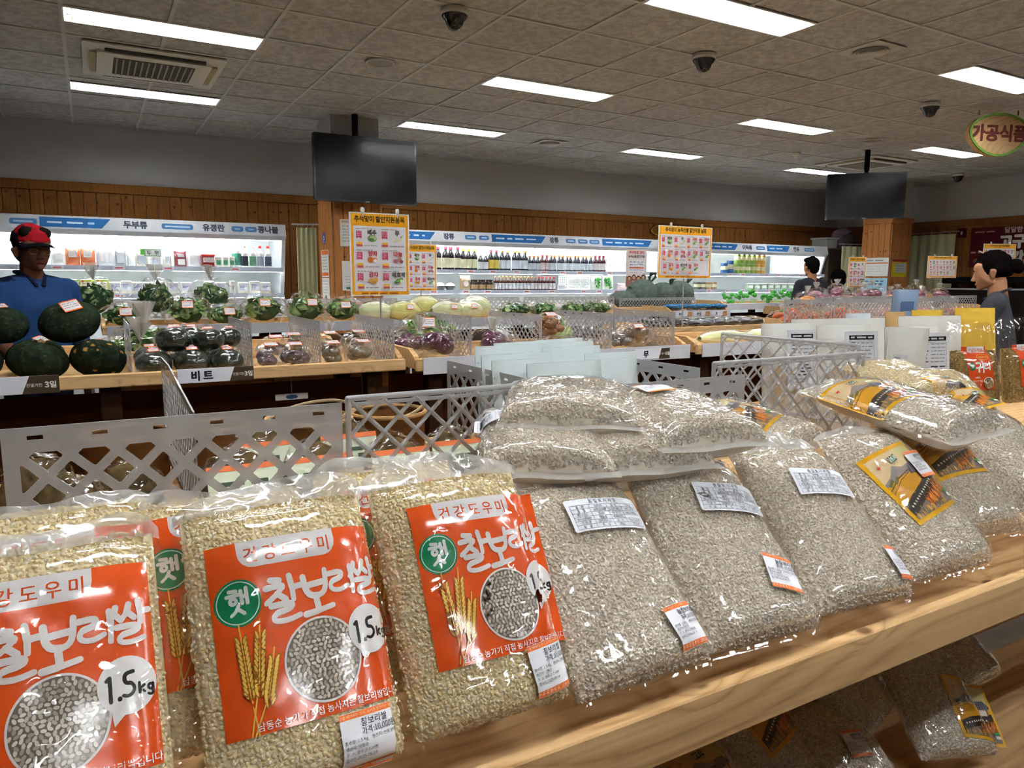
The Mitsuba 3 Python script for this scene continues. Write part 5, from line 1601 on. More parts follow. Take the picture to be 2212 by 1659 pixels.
for i, (x, lb) in enumerate(((0.02, 'tied bag of cabbage behind the rear greens, left'), (0.42, 'tied bag of dark greens behind the rear greens, middle'), (0.80, 'tied bag of dark greens behind the rear greens, right'))):
    leafy(lb, None, x, 6.02, ZF + 0.06, (0.15, 0.10, 0.14), 120 + i, ('#1c3020', '#24402a', '#2f4f34', '#44623f'), tied=(0, 0, 1.0), n=60)
for i, (x, y, lb) in enumerate(((2.02, 5.80, 'pale yellow cabbage in film, left of the sign post'), (2.26, 5.78, 'yellow cabbage in film right under the large poster'), (2.52, 5.95, 'yellow cabbage in film at the rear of the table'), (2.66, 5.78, 'pale cabbage in film lying in front'),
                                (2.86, 5.80, 'yellowish cabbage in film with sticker beside the peppers'), (3.02, 5.95, 'round pale cabbage with blue sticker'))):
    cabbage(lb, 'film wrapped pale cabbages', x, y, ZF, (0.15, 0.105, 0.085 + 0.02 * (i in (2, 5))), 130 + i, (('#c3bf74', '#d6cf86', '#dcd8ae') if i in (1, 2) else ('#c2c79a', '#d6d7b4', '#dedcc8')), stick=(0.1, -0.8, 0.4) if i in (1, 3, 4) else None)
for i, x in enumerate((3.35, 3.68, 4.0, 4.3)):
    leafy(f'film bag of long dark green leaves, {("first", "second", "third", "fourth")[i]} right of the cabbages', 'long dark green leaves on the rear table', x, 5.80 + 0.06 * (i % 2), ZF, (0.18, 0.12, 0.075), 140 + i, ('#14301a', '#1f4424', '#2b5a30', '#8aa67a'), n=80)
for i, (x, L) in enumerate(((0.1, 1.05), (1.2, 1.15), (2.5, 1.1), (3.65, 1.1))):
    divider(f'low lattice divider behind the greens, {("first", "second", "third", "fourth")[i]} from left', (x, 6.16, ZC + 0.02), 0, L, 0.14, 'frost', 0.05, 0.013, 'low lattice dividers behind the greens')

# sacks of grey green melons, the blue bags and the far counters
display_table('rear pine table holding the net sacks', 4.9, 6.1, 6.3, 6.8, 1.09, 'pine')
t0 = None
for i, (x, r, lb) in enumerate(((5.14, (0.17, 0.14, 0.10), 'low grey green net sack, left one'), (5.42, (0.20, 0.15, 0.165), 'big grey green net sack of squash, second'), (5.72, (0.16, 0.14, 0.15), 'grey green net sack of squash, third'), (5.98, (0.19, 0.14, 0.16), 'grey green net sack with tied top at the right'))):
    t = thing('net_sack', lb, 'sack', 'grey green net sacks')
    b = blob(r, 150 + i, 0.07, 1.6)
    b.vertices += [x, 6.52, 1.06 + r[2]]
    part(t, 'net', b, 'm_satin', colors=shade(b, '#3f4a44', '#59635b', 150 + i, 70), smooth=True)
    rr = np.random.default_rng(i)
    part(t, 'tie', M(*[tube([(x + 0.09, 6.5, 1.06 + 1.75 * r[2]), (x + 0.12 + rr.uniform(-.03, .05), 6.5 + rr.uniform(-.05, .05), 1.06 + 2.15 * r[2]), (x + 0.14 + rr.uniform(-.07, .12), 6.5, 1.06 + 2.45 * r[2])], 0.009, 6) for q in range(5)]), 'm_satin', '#33442f')
divider('lattice divider in front of the net sacks', (4.95, 6.33, 1.07), 0, 1.1, 0.12, 'frost', 0.04, 0.010)
display_table('small table with a white strip and blue bags of root vegetables', 4.95, 5.75, 5.5, 5.95, 1.08, 'white')
for i in range(3):
    k_ = shelf_card(f'small white card on the strip under the blue bags, {("left", "middle", "right")[i]}', 5.0 + 0.24 * i, 5.492, 1.022, 0.21, 0.045, ('우엉', '연근', '마')[i], False, dark='#a8763a')
for i in range(5):
    bagged(f'blue printed bag of pale roots, {("first", "second", "third", "fourth", "fifth")[i]} from left', 'vegetable', 'blue printed bags of roots', 5.05 + 0.155 * i, 5.66 + 0.05 * (i % 2), 1.05, (0.10, 0.10, 0.035), '#a58a7a', '#c9b4a4', 4, 160 + i, 'root_bag', 0.8, long=1.6)
    b = film_over((0.09, 0.07, 0.02), 170 + i, 0.3)
    b.vertices += [5.07 + 0.155 * i, 5.62 + 0.05 * (i % 2), 1.115]
    part([q for q in labels if q.startswith('root_bag')][-1], 'blue_print', b, 'm_gloss', '#3f7fae', smooth=True)
display_table('second row pine table with dark eggplants', 3.55, 5.0, 4.2, 4.75, TZ, 'pine', ends=False)
for i in range(9):
    x = 3.72 + 0.14 * i
    t = thing('eggplant_bag', f'film bag of black eggplants, number {("one", "two", "three", "four", "five", "six", "seven", "eight", "nine")[i]} from left', 'vegetable', 'film bags of black eggplants')
    for q in range(3):
        m = tube([(x - 0.10, 4.34 + 0.05 * q, TZ + 0.01), (x - 0.02, 4.34 + 0.05 * q, TZ + 0.015 + 0.006 * q), (x + 0.07, 4.34 + 0.05 * q, TZ + 0.012)], [0.014, 0.026, 0.02], 10)
        part(t, 'eggplant', m, 'm_gloss', '#131016', smooth=60)
    f = film_over((0.125, 0.09, 0.042), 180 + i, 0.2)
    f.vertices += [x - 0.015, 4.39, TZ + 0.015]
    part(t, 'film', f, 'm_film', smooth=True)
display_table('far counter with broccoli like greens by the right cabinet', 6.7, 8.6, 6.5, 7.0, 1.10, 'white')
for i in range(8):
    x = 6.95 + 0.21 * i
    t = thing('ginseng_greens', f'tray of curly green leaves on the far counter, {("first", "second", "third", "fourth", "fifth", "sixth", "seventh", "eighth")[i]} from left', 'vegetable', 'trays of curly greens on the far counter')
    part(t, 'tray', rbx(x - 0.09, x + 0.09, 6.58, 6.74, 1.071, 1.10, 0.006), 'm_satin', '#cfc9bd')
    rr = np.random.default_rng(i)
    ms = []
    for q in range(9):
        b = blob((0.028, 0.024, 0.022), q + i * 9, 0.25, 3, 2)
        b.vertices += [x + rr.uniform(-0.08, 0.08), 6.66 + rr.uniform(-0.05, 0.05), 1.12 + rr.uniform(0, 0.09) + 0.03 * (i % 3)]
        ms.append(b)
    mm = M(*ms)
    part(t, 'leaves', mm, 'm_satin', colors=shade(mm, '#2f7a34', '#5fae54', i, 50), smooth=True, kind='stuff')
    st = M(*[tube([(x + 0.02 * (q - 2), 6.66, 1.10), (x + 0.03 * (q - 2), 6.66, 1.15)], 0.006, 5) for q in range(5)])
    part(t, 'stems', st, 'm_satin', '#a9c98f', kind='stuff')

# ---------------------------------------------------------------- right rows: bagged sweet potatoes, apples and carrots behind lattice dividers
display_table('right produce table with bagged red carrots behind clear dividers', 5.05, 8.4, 4.2, 4.75, TZ, 'pine')
display_table('right rear produce table with bagged purple sweet potatoes', 6.6, 10.0, 5.2, 5.8, TZ + 0.04, 'pine')
for i, (x, L, kd) in enumerate(((5.04, 0.62, 'frost'), (5.68, 0.95, 'frost'), (6.66, 0.95, 'frost'))):
    divider(f'clear lattice divider in front of the red bags, {("left", "middle", "right")[i]} one', (x, 4.225, TZ - 0.01), 0, L, 0.205, kd, 0.050, 0.011)
divider('clear lattice divider across the right table', (6.64, 4.26, TZ - 0.01), 90, 0.45, 0.22, 'frost', 0.04, 0.011)
for i, (x, L) in enumerate(((6.7, 1.0), (7.75, 1.0), (8.8, 1.0))):
    divider(f'low lattice divider before the purple bags, {("left", "middle", "right")[i]} one', (x, 5.22, TZ + 0.02), 0, L, 0.17, 'frost', 0.052, 0.012)
for i, x in enumerate((5.25, 5.5, 5.75, 6.0, 6.3, 6.85, 7.1, 7.35, 7.6, 7.85)):
    c = ('#b84a22', '#d06a34') if i in (0, 1, 2, 3, 4) else ('#a84a3c', '#c98a74')
    bagged(f'film bag of red orange carrots, number {("one", "two", "three", "four", "five", "six", "seven", "eight", "nine", "ten")[i]} from left on the right table', 'vegetable', 'bags of carrots on the right table', x, 4.42 + 0.05 * (i % 3), TZ - 0.03, (0.12, 0.10, 0.06 + 0.02 * (i % 2)), *c, 5, 200 + i, 'carrot_bag', 0.55, tied=(0, 0, 1.0), tiecol='#2f7a3a' if i % 3 == 0 else None, long=1.8, filmamp=0.16)
for i, x in enumerate((6.85, 7.1, 7.35, 7.6, 7.85, 8.1, 8.35, 8.6, 8.85, 9.1, 9.35)):
    c = ('#5a2a3a', '#8a5a64') if i % 3 else ('#a86a3a', '#c9925a')
    bagged(f'tied film bag of purple sweet potatoes, number {("one", "two", "three", "four", "five", "six", "seven", "eight", "nine", "ten", "eleven")[i]} from left', 'vegetable', 'tied bags of sweet potatoes', x, 5.45 + 0.06 * (i % 2), TZ + 0.02, (0.125, 0.11, 0.105 + 0.02 * (i % 3)), *c, 6, 230 + i, 'sweet_potato_bag', 0.55, tied=(0.1 * (-1) ** i, 0, 1.0), long=1.5, filmamp=0.18)
# ---------------------------------------------------------------- printed posters on stands
def veg_icon(kind, x, y, s):
    e = lambda dx, dy, a, b, r=0: at(affinity.rotate(affinity.scale(Point(0, 0).buffer(1, quad_segs=3), a * s, b * s), r, origin=(0, 0)), x + dx * s, y + dy * s)
    if kind == '배추':
        return [(e(0, 0, 1, 0.7), '#6f8a5a'), (e(0.2, 0.1, 0.7, 0.45), '#a9b98a'), (e(-0.2, -0.2, 0.6, 0.3), '#3f5f3a')]
    if kind == '무':
        return [(e(0, 0, 1.1, 0.3, 25), '#d9d4c4'), (e(0.1, -0.3, 1.0, 0.22, 20), '#cfc9b5'), (e(0.9, 0.5, 0.4, 0.14, 40), '#7d9a5a')]
    if kind == '양파':
        return [(e(-0.5, 0, 0.6, 0.55), '#a85a2a'), (e(0.4, -0.1, 0.55, 0.5), '#c98a5a'), (e(0.5, -0.25, 0.4, 0.38), '#e6ddd4')]
    if kind == '마늘':
        return [(e(-0.5, -0.2, 0.5, 0.4), '#8a5a5a'), (e(0.3, 0.1, 0.5, 0.45), '#a87a70'), (e(0.7, -0.3, 0.4, 0.35), '#7d4a4a')]
    if kind == '감자':
        return [(e(-0.5, 0, 0.55, 0.45), '#b98a4a'), (e(0.4, 0.1, 0.55, 0.5), '#c99a5a'), (e(0.1, -0.35, 0.5, 0.35), '#a8783a')]
    return [(e(0, 0, 1.0, 0.4, 25), '#3f6a35'), (e(0.1, 0.05, 0.7, 0.22, 25), '#6f9a55'), (e(0.6, -0.1, 0.35, 0.3), '#c9d0a0')]


def poster_layers(w, h, title, cells, cols, tiny=False):
    L = [(sbox(-w / 2, 0, w / 2, h), '#dcdad8'), (sbox(-w / 2 + 0.008, 0.006, w / 2 - 0.008, h - 0.006), '#d99a2c')]
    band = h * 0.145
    L.append((sbox(-w / 2 + 0.02, 0.024, w / 2 - 0.02, h - 0.006 - band), '#dad8de'))
    t = text(title, 1.0, 0.03, 'c')
    b = t.bounds
    k = min((w - 0.05) / (b[2] - b[0]), band * 0.42)
    L.append((at(affinity.scale(t, k, k * 1.15, origin=(0, 0)), 0, h - band * 0.72), '#33261c'))
    rows = -(-len(cells) // cols)
    cw, ch = (w - 0.05) / cols, (h - 0.03 - band - 0.01) / rows
    for i, (nm, c) in enumerate(cells):
        x, y = -w / 2 + 0.025 + cw * (i % cols), h - 0.012 - band - ch * (i // cols)
        if not tiny:
            L.append((lines(x + cw * 0.06, x + cw * 0.7, y - ch * 0.10, 1, 1, ch * 0.035, i), '#8a888c'))
        rb = Polygon([(x + cw * 0.06, y - ch * 0.18), (x + cw * 0.28, y - ch * 0.18), (x + cw * 0.28, y - ch * 0.54), (x + cw * 0.17, y - ch * 0.48), (x + cw * 0.06, y - ch * 0.54)])
        L.append((rb, '#a8405a'))
        L.append((lines(x + cw * 0.085, x + cw * 0.26, y - ch * 0.25, 3, ch * 0.08, ch * 0.03, i + 3), '#d9a8b4'))
        L.append((at(text(nm, ch * 0.20, 0.05, 'c'), x + cw * 0.68, y - ch * 0.34), c))
        L += veg_icon(nm, x + cw * 0.68, y - ch * 0.53, cw * 0.19)
        L += [(rrect(x + cw * 0.06, y - ch * 0.80, x + cw * 0.30, y - ch * 0.70, ch * 0.02), '#d9a83a'), (rrect(x + cw * 0.06, y - ch * 0.91, x + cw * 0.30, y - ch * 0.81, ch * 0.02), '#b0504a'),
              (lines(x + cw * 0.36, x + cw * 0.92, y - ch * 0.89, 1, 1, ch * 0.035, i + 7), '#7d7b80')]
    L.append((lines(-w / 2 + 0.05, w / 2 - 0.05, 0.010, 1, 1, 0.007, 5), '#8a4a24'))
    return L


def poster(label, x, y, z, w, h, title, cells, cols, post=True, yaw=0, tiny=False, foot=1.0):
    t = thing('poster_stand' if post else 'poster', label, 'sign')
    U, V, N = euler(yaw, 90)
    O = np.array([x, y, z])
    part(t, 'board', moved(extrude(sbox(-w / 2, 0, w / 2, h), 0.004), frame(O - N * 0.004, U, V, N)), 'm_satin', '#d9d9d7')
    print_part(t, 'print', poster_layers(w, h, title, cells, cols, tiny), on_plane(O, U, V, N), lift=0.0003)
    for s in (-0.28, 0.30):
        p = O + U * s * w + V * h
        part(t, 'clip', M(moved(lathe([(0, -0.004), (0.009, 0.0), (0.011, 0.012), (0.008, 0.024), (0, 0.026)], 12), rest_on(*p)), tube([p - V * 0.02, p + V * 0.004], 0.005, 6)), 'm_satin', '#c9c7c4')
    if post:
        part(t, 'post', tube([O - N * 0.010 + V * h * 0.98, O - N * 0.010 - V * (z - foot)], 0.005, 8), 'm_satin', '#8d8f93')
    return t


KB = '#4a4440'
KR = '#9a3f45'
SIX = [('배추', KB), ('무', KB), ('양파', KR), ('마늘', KR), ('감자', KR), ('애호박', KB)]
TWELVE = [('배추', KB), ('무', KB), ('사과', KR), ('당근', KR), ('양파', KR), ('마늘', KR), ('단감', KR), ('포도', KB), ('감자', KR), ('애호박', KB), ('대추', KR)]
poster('large white poster with orange title on a stand, in front of the near pillar', 1.295, 3.62, 1.282, 0.317, 0.415, '추석맞이 할인지원품목', SIX, 2, foot=TZ - 0.02)
poster('second orange titled poster, partly hidden behind the large one', 2.625, 6.26, 1.27, 0.31, 0.42, '추석맞이 할인지원품목', SIX, 2, foot=ZC)
poster('wide white poster with orange title on a tall stand over the eggplants', 3.99, 4.3, 1.385, 0.545, 0.395, '추석맞이 농축산물 할인적용 품목', TWELVE, 4, foot=TZ - 0.03)
t = thing('poster_stand', 'narrow pink poster with a family picture, left of the wide white poster', 'sign')
O = np.array([5.41, 6.62, 1.305])
part(t, 'board', bx(5.265, 5.555, 6.621, 6.625, 1.305, 1.725), 'm_satin', '#d9d0cc')
lay = [(sbox(-0.145, 0, 0.145, 0.42), '#dfd3cf'), (at(text('추석명절 맞이', 0.030, 0.04, 'c'), 0, 0.372), '#b0505a'), (at(text('농축산물 할인지원', 0.024, 0.04, 'c'), 0, 0.330), '#5a4a4a'),
       (rrect(-0.115, 0.15, 0.115, 0.305, 0.008), '#e4e2e6'), (lines(-0.10, 0.10, 0.275, 3, 0.03, 0.010, 3), '#8a90a8'), (sbox(-0.105, 0.205, 0.105, 0.222), '#c96a50'), (lines(-0.10, 0.10, 0.185, 2, 0.025, 0.008, 5), '#9a9cb0'),
       (sbox(-0.145, 0, 0.145, 0.115), '#8a5a4a')]
for q, x in enumerate((-0.10, -0.035, 0.03, 0.10)):
    lay += [(Point(x, 0.10 + 0.012 * (q % 2)).buffer(0.026), '#2d2320'), (Point(x, 0.094 + 0.012 * (q % 2)).buffer(0.020), '#c9a08a'), (Polygon([(x - 0.04, 0), (x + 0.04, 0), (x + 0.025, 0.07), (x - 0.025, 0.07)]), ('#a8706a', '#c9b0a4', '#7d5f6a', '#b98a70')[q])]
print_part(t, 'print', lay, on_plane(O - [0, 0.0002, 0], (1, 0, 0), (0, 0, 1), (0, -1, 0)), lift=0.0003)
part(t, 'post', tube([(5.41, 6.63, 1.70), (5.41, 6.63, 1.09)], 0.004, 6), 'm_satin', '#8d8f93')
poster('tall narrow price poster in front of the curtain by the far pillar', 9.35, 6.62, 1.30, 0.29, 0.42, '추석맞이 할인지원품목', SIX, 2, tiny=True, foot=0.0, yaw=-15)
poster('small square price poster on a post above the purple bags', 9.9, 5.75, 1.43, 0.43, 0.29, '추석맞이 농축산물 할인적용', TWELVE, 4, tiny=True, foot=1.05, yaw=-22)
poster('orange titled poster behind the head of the woman at the right', 10.1, 5.15, 1.50, 0.44, 0.36, '추석맞이 할인지원품목', TWELVE, 4, tiny=True, foot=0.0, yaw=-25)

# notices on the pillars and the board on the right wall
def notice(label, O, U, N, w, h, layers, name='notice'):
    t = thing(name, label, 'notice')
    V = np.array([0, 0, 1.0])
    part(t, 'sheet', moved(extrude(sbox(-w / 2, 0, w / 2, h), 0.002), frame(np.array(O), U, V, N)), 'm_satin', '#d9d8d4')
    print_part(t, 'print', layers, on_plane(np.array(O) + np.array(N) * 0.0022, U, V, N))
    return t


fx, fn = (1, 0, 0), (0, -1, 0)
lx, ln = (0, -1, 0), (-1, 0, 0)
notice('white notice on the front of the near pillar, upper', (2.345, 7.478, 1.71), fx, fn, 0.19, 0.27, [(lines(-0.07, 0.07, 0.2, 6, 0.03, 0.007, 3), '#8a98a4'), (sbox(-0.08, 0.235, 0.08, 0.26), '#b9a48a')])
notice('white notice with green logo on the front of the near pillar, lower', (2.36, 7.478, 1.26), fx, fn, 0.20, 0.30, [(lines(-0.07, 0.07, 0.14, 4, 0.03, 0.006, 4), '#9a9c9c'), (Point(0.05, 0.21).buffer(0.03), '#3f5a4a'), (sbox(-0.06, 0.01, 0.06, 0.035), '#3f6a5a')])
t = thing('emblem', 'round blue sticker on the lit side of the near pillar', 'sticker')
part(t, 'disc', moved(extrude(affinity.scale(Point(0, 0).buffer(0.052), 1, 1.2), 0.002), frame((2.168, 7.78, 1.80), lx, (0, 0, 1), ln)), 'm_satin', '#3a4f8f')
print_part(t, 'mark', [(sbox(-0.022, -0.022, 0.022, 0.022), '#cfd4e2'), (sbox(-0.011, -0.012, 0.011, 0.012), '#3a4f8f'), (lines(-0.03, 0.03, -0.045, 1, 1, 0.008, 2), '#aab4d0')], on_plane((2.1655, 7.78, 1.80), lx, (0, 0, 1), ln))
notice('white and orange notice on the lit side of the near pillar', (2.168, 7.76, 1.40), lx, ln, 0.27, 0.28, [(sbox(-0.12, 0.23, 0.12, 0.275), '#c9673a'), (lines(-0.10, 0.10, 0.2, 5, 0.032, 0.008, 6), '#9a9a9c'), (sbox(-0.12, 0.01, 0.12, 0.045), '#c9673a')])
notice('white notice under the orange one on the near pillar', (2.168, 7.76, 1.12), lx, ln, 0.27, 0.27, [(lines(-0.10, 0.10, 0.23, 5, 0.03, 0.008, 7), '#8f9aa0'), (Point(0, 0.05).buffer(0.04), '#5a6a60')])
notice('wrinkled white poster on the left side of the far pillar', (11.228, 7.62, 1.47), lx, ln, 0.46, 0.30, [(sbox(-0.22, 0.20, 0.22, 0.225), '#c98a6a'), (lines(-0.19, 0.19, 0.245, 1, 1, 0.022, 2), '#8a8a92'), (lines(-0.2, 0.1, 0.15, 3, 0.035, 0.008, 9), '#b9b2ac')], 'poster')
notice('light blue poster low on the left side of the far pillar', (11.228, 7.62, 1.14), lx, ln, 0.46, 0.30, [(sbox(-0.23, 0, 0.23, 0.30), '#8fb4c9'), (lines(-0.17, 0.17, 0.24, 2, 0.045, 0.02, 4), '#2f4a5a'), (rrect(-0.12, 0.06, 0.10, 0.13, 0.02), '#5a8a6a')], 'poster')
notice('yellow poster with dark red top on the front of the far pillar', (11.50, 7.378, 1.46), fx, fn, 0.40, 0.28, [(sbox(-0.2, 0, 0.2, 0.28), '#b9a82a'), (sbox(-0.2, 0.245, 0.2, 0.28), '#7d2a30'), (sbox(-0.11, 0.07, 0.17, 0.22), '#b4b4b4'), (lines(-0.08, 0.14, 0.19, 4, 0.03, 0.006, 4), '#6a6a6a')], 'poster')

t = thing('wall_board', 'dark brown sweet potato board on the right wall', 'sign')
wx = X1 - 0.05
part(t, 'board', rbx(wx, wx + 0.02, 5.72, 6.78, 1.62, 2.24, 0.003), 'm_satin', '#3a1418')
bl = on_plane((wx - 0.0005, 6.78, 1.62), (0, -1, 0), (0, 0, 1), (-1, 0, 0))
print_part(t, 'lettering', [(at(text('달달한 완주산', 0.075, 0.03, 'l'), 0.50, 0.53), '#b9a8a4'), (at(text('고구마', 0.165, 0.07, 'l'), 0.44, 0.31), '#cfcac6'), (lines(0.06, 0.36, 0.54, 1, 1, 0.022, 2), '#7d5f5c'), (lines(0.02, 0.36, 0.22, 1, 1, 0.025, 3), '#8a6f6a'),
                            (at(text('감자', 0.165, 0.07, 'l'), 0.62, 0.06), '#b9b2ae')], bl)
pot = []
for cx, cy in ((0.12, 0.10), (0.88, 0.12), (0.95, 0.07), (0.85, 0.06)):
    pot += [(affinity.scale(Point(cx, cy).buffer(0.055, quad_segs=4), 1.0, 0.75), '#8a5a2a' if cx > 0.5 else '#4f3a24'), (affinity.scale(Point(cx, cy + 0.008).buffer(0.035, quad_segs=4), 1.0, 0.7), '#a8703a' if cx > 0.5 else '#5f4628')]
print_part(t, 'potatoes', pot, bl, lift=0.0004)
t = thing('wall_plate', 'small dark square plate left of the sweet potato board', 'sign')
part(t, 'plate', rbx(wx, wx + 0.02, 6.86, 7.0, 2.10, 2.25, 0.002), 'm_satin', '#2d0f12')
print_part(t, 'mark', [(affinity.scale(Point(0.07, 0.07).buffer(0.02), 0.8, 1.5), '#8f8a88')], on_plane((wx - 0.0005, 7.0, 2.10), (0, -1, 0), (0, 0, 1), (-1, 0, 0)))
t = thing('wall_counter', 'dark wall counter with a steel edge under the sweet potato board', 'counter')
part(t, 'body', bx(wx - 0.55, wx + 0.02, 4.0, 6.9, 0, 1.26), 'm_satin', '#171210')
part(t, 'edge', bx(wx - 0.57, wx + 0.02, 4.0, 6.9, 1.26, 1.285), 'm_satin', '#7d7f82')
part(t, 'hood', rbx(wx - 0.5, wx + 0.02, 4.0, 6.9, 1.36, 1.46, 0.01), 'm_satin', '#0c0b0b')
t = thing('cupboard', 'dark cupboard behind the curtain at the far end of the right cabinet', 'cupboard')
part(t, 'body', bx(11.08, 12.1, 8.40, 9.24, 0, 1.93), 'm_satin', '#2a221d')
part(t, 'top', rbx(11.07, 12.12, 8.38, 9.24, 1.93, 1.95, 0.004), 'm_satin', '#3a2f27')
t = thing('plush_cushion', 'dull purple padded bundle stored on the cupboard beside the far pillar', 'cushion')
b = blob((0.30, 0.12, 0.20), 3, 0.06, 1.5)
b.vertices += [11.72, 8.62, 1.95 + 0.185]
part(t, 'body', b, 'm_satin', '#5f4f55', smooth=True)
part(t, 'strap', tube([(11.54, 8.49, 2.17), (11.72, 8.46, 2.25), (11.90, 8.49, 2.17)], 0.012, 6), 'm_satin', '#4a3f45')
t = thing('storage_box', 'grey white box stored on the cupboard behind the curtain', 'box')
part(t, 'body', rbx(11.12, 11.42, 8.5, 8.8, 1.952, 2.12, 0.01), 'm_satin', '#8d8d8c')
part(t, 'lid', rbx(11.10, 11.44, 8.48, 8.82, 2.11, 2.14, 0.006), 'm_satin', '#9d9d9b')
t = thing('wall_sign', 'small oval wooden sign on the boarding above the right cabinet', 'sign')
part(t, 'board', moved(extrude(affinity.scale(Point(0, 0).buffer(0.11), 2.1, 0.8), 0.03), frame((8.05, Y1 - 0.03, 2.18), (1, 0, 0), (0, 0, 1), (0, -1, 0))), 'm_satin', '#5f3a1c')
print_part(t, 'lettering', [(affinity.scale(Point(0, 0).buffer(0.11).difference(Point(0, 0).buffer(0.095)), 2.1, 0.8), '#8a6a2c'), (at(text('정육', 0.09, 0.05, 'c'), 0, -0.04), '#3a1a12')], on_plane((8.05, Y1 - 0.0605, 2.18), (1, 0, 0), (0, 0, 1), (0, -1, 0)))


# ---------------------------------------------------------------- people
def hull(*balls, seg=16):
    """convex hull of balls (x, y, z, r[, sx, sy, sz])"""
    ms = []
    for b in balls:
        m = m3.Manifold.sphere(b[3], seg)
        if len(b) > 4:
            m = m.scale([b[4], b[5], b[6]])
        ms.append(m.translate([float(q) for q in b[:3]]))
    return m3.Manifold.batch_hull(ms) if len(ms) > 1 else ms[0]


def weld(parts, edge=0.016, it=8):
    """one smooth surface from overlapping solids"""
    m = m3.Manifold.batch_boolean(parts, m3.OpType.Add).refine_to_length(edge)
    d = m.to_mesh()
    t = trimesh.Trimesh(d.vert_properties[:, :3], d.tri_verts, process=True)
    trimesh.smoothing.filter_taubin(t, lamb=0.5, nu=0.53, iterations=it)
    return t


def chain(pts):
    return [hull(pts[i], pts[i + 1]) for i in range(len(pts) - 1)]


def head_solids(k=1.0):
    H = [hull((0, -0.012, 0.135, 0.1, 0.76, 0.95, 0.98))]
    H.append(hull((0.03, 0.055, 0.150, 0.035), (-0.03, 0.055, 0.150, 0.035), (0.036, 0.058, 0.092, 0.026), (-0.036, 0.058, 0.092, 0.026), (0, 0.072, 0.022, 0.020), (0.042, 0.005, 0.045, 0.024), (-0.042, 0.005, 0.045, 0.024)))
    H.append(hull((0, 0.088, 0.112, 0.008), (0, 0.106, 0.078, 0.010), (0.012, 0.094, 0.072, 0.008), (-0.012, 0.094, 0.072, 0.008)))
    H.append(hull((0.016, 0.086, 0.046, 0.0075), (-0.016, 0.086, 0.046, 0.0075), (0, 0.092, 0.047, 0.0075)))
    H.append(hull((0.03, 0.083, 0.126, 0.008), (0.012, 0.088, 0.125, 0.008)))
    H.append(hull((-0.03, 0.083, 0.126, 0.008), (-0.012, 0.088, 0.125, 0.008)))
    for s in (-1, 1):
        H.append(hull((s * 0.076, -0.004, 0.118, 0.012), (s * 0.084, -0.016, 0.112, 0.013), (s * 0.077, -0.006, 0.078, 0.010)))
    return H


def hand_solids(side, curl=0.5):
    """palm along -z from the wrist at the origin, fingers below; thumb towards +y"""
    s = side
    G = [hull((0, 0.022, -0.012, 0.016), (0, -0.022, -0.012, 0.016), (0, 0.030, -0.085, 0.012), (0, -0.030, -0.080, 0.012))]
    for i, (y, L) in enumerate(((0.030, 0.070), (0.010, 0.078), (-0.010, 0.072), (-0.029, 0.058))):
        p = np.array([0, y, -0.085])
        a, q = 0.25 * curl, [(*p, 0.0095)]
        for f, r in ((0.45, 0.009), (0.3, 0.0085), (0.25, 0.0075)):
            a += 0.55 * curl
            p = p + L * f * np.array([-s * math.sin(a), 0, -math.cos(a)])
            q.append((*p, r))
        G += chain(q)
    G += chain([(0, 0.026, -0.025, 0.014), (-s * 0.012, 0.052, -0.055, 0.011), (-s * 0.020, 0.058, -0.088, 0.009)])
    return G


def placed(solids, mtx):
    return [m.transform([[float(q) for q in r] for r in mtx[:3]]) for m in solids]


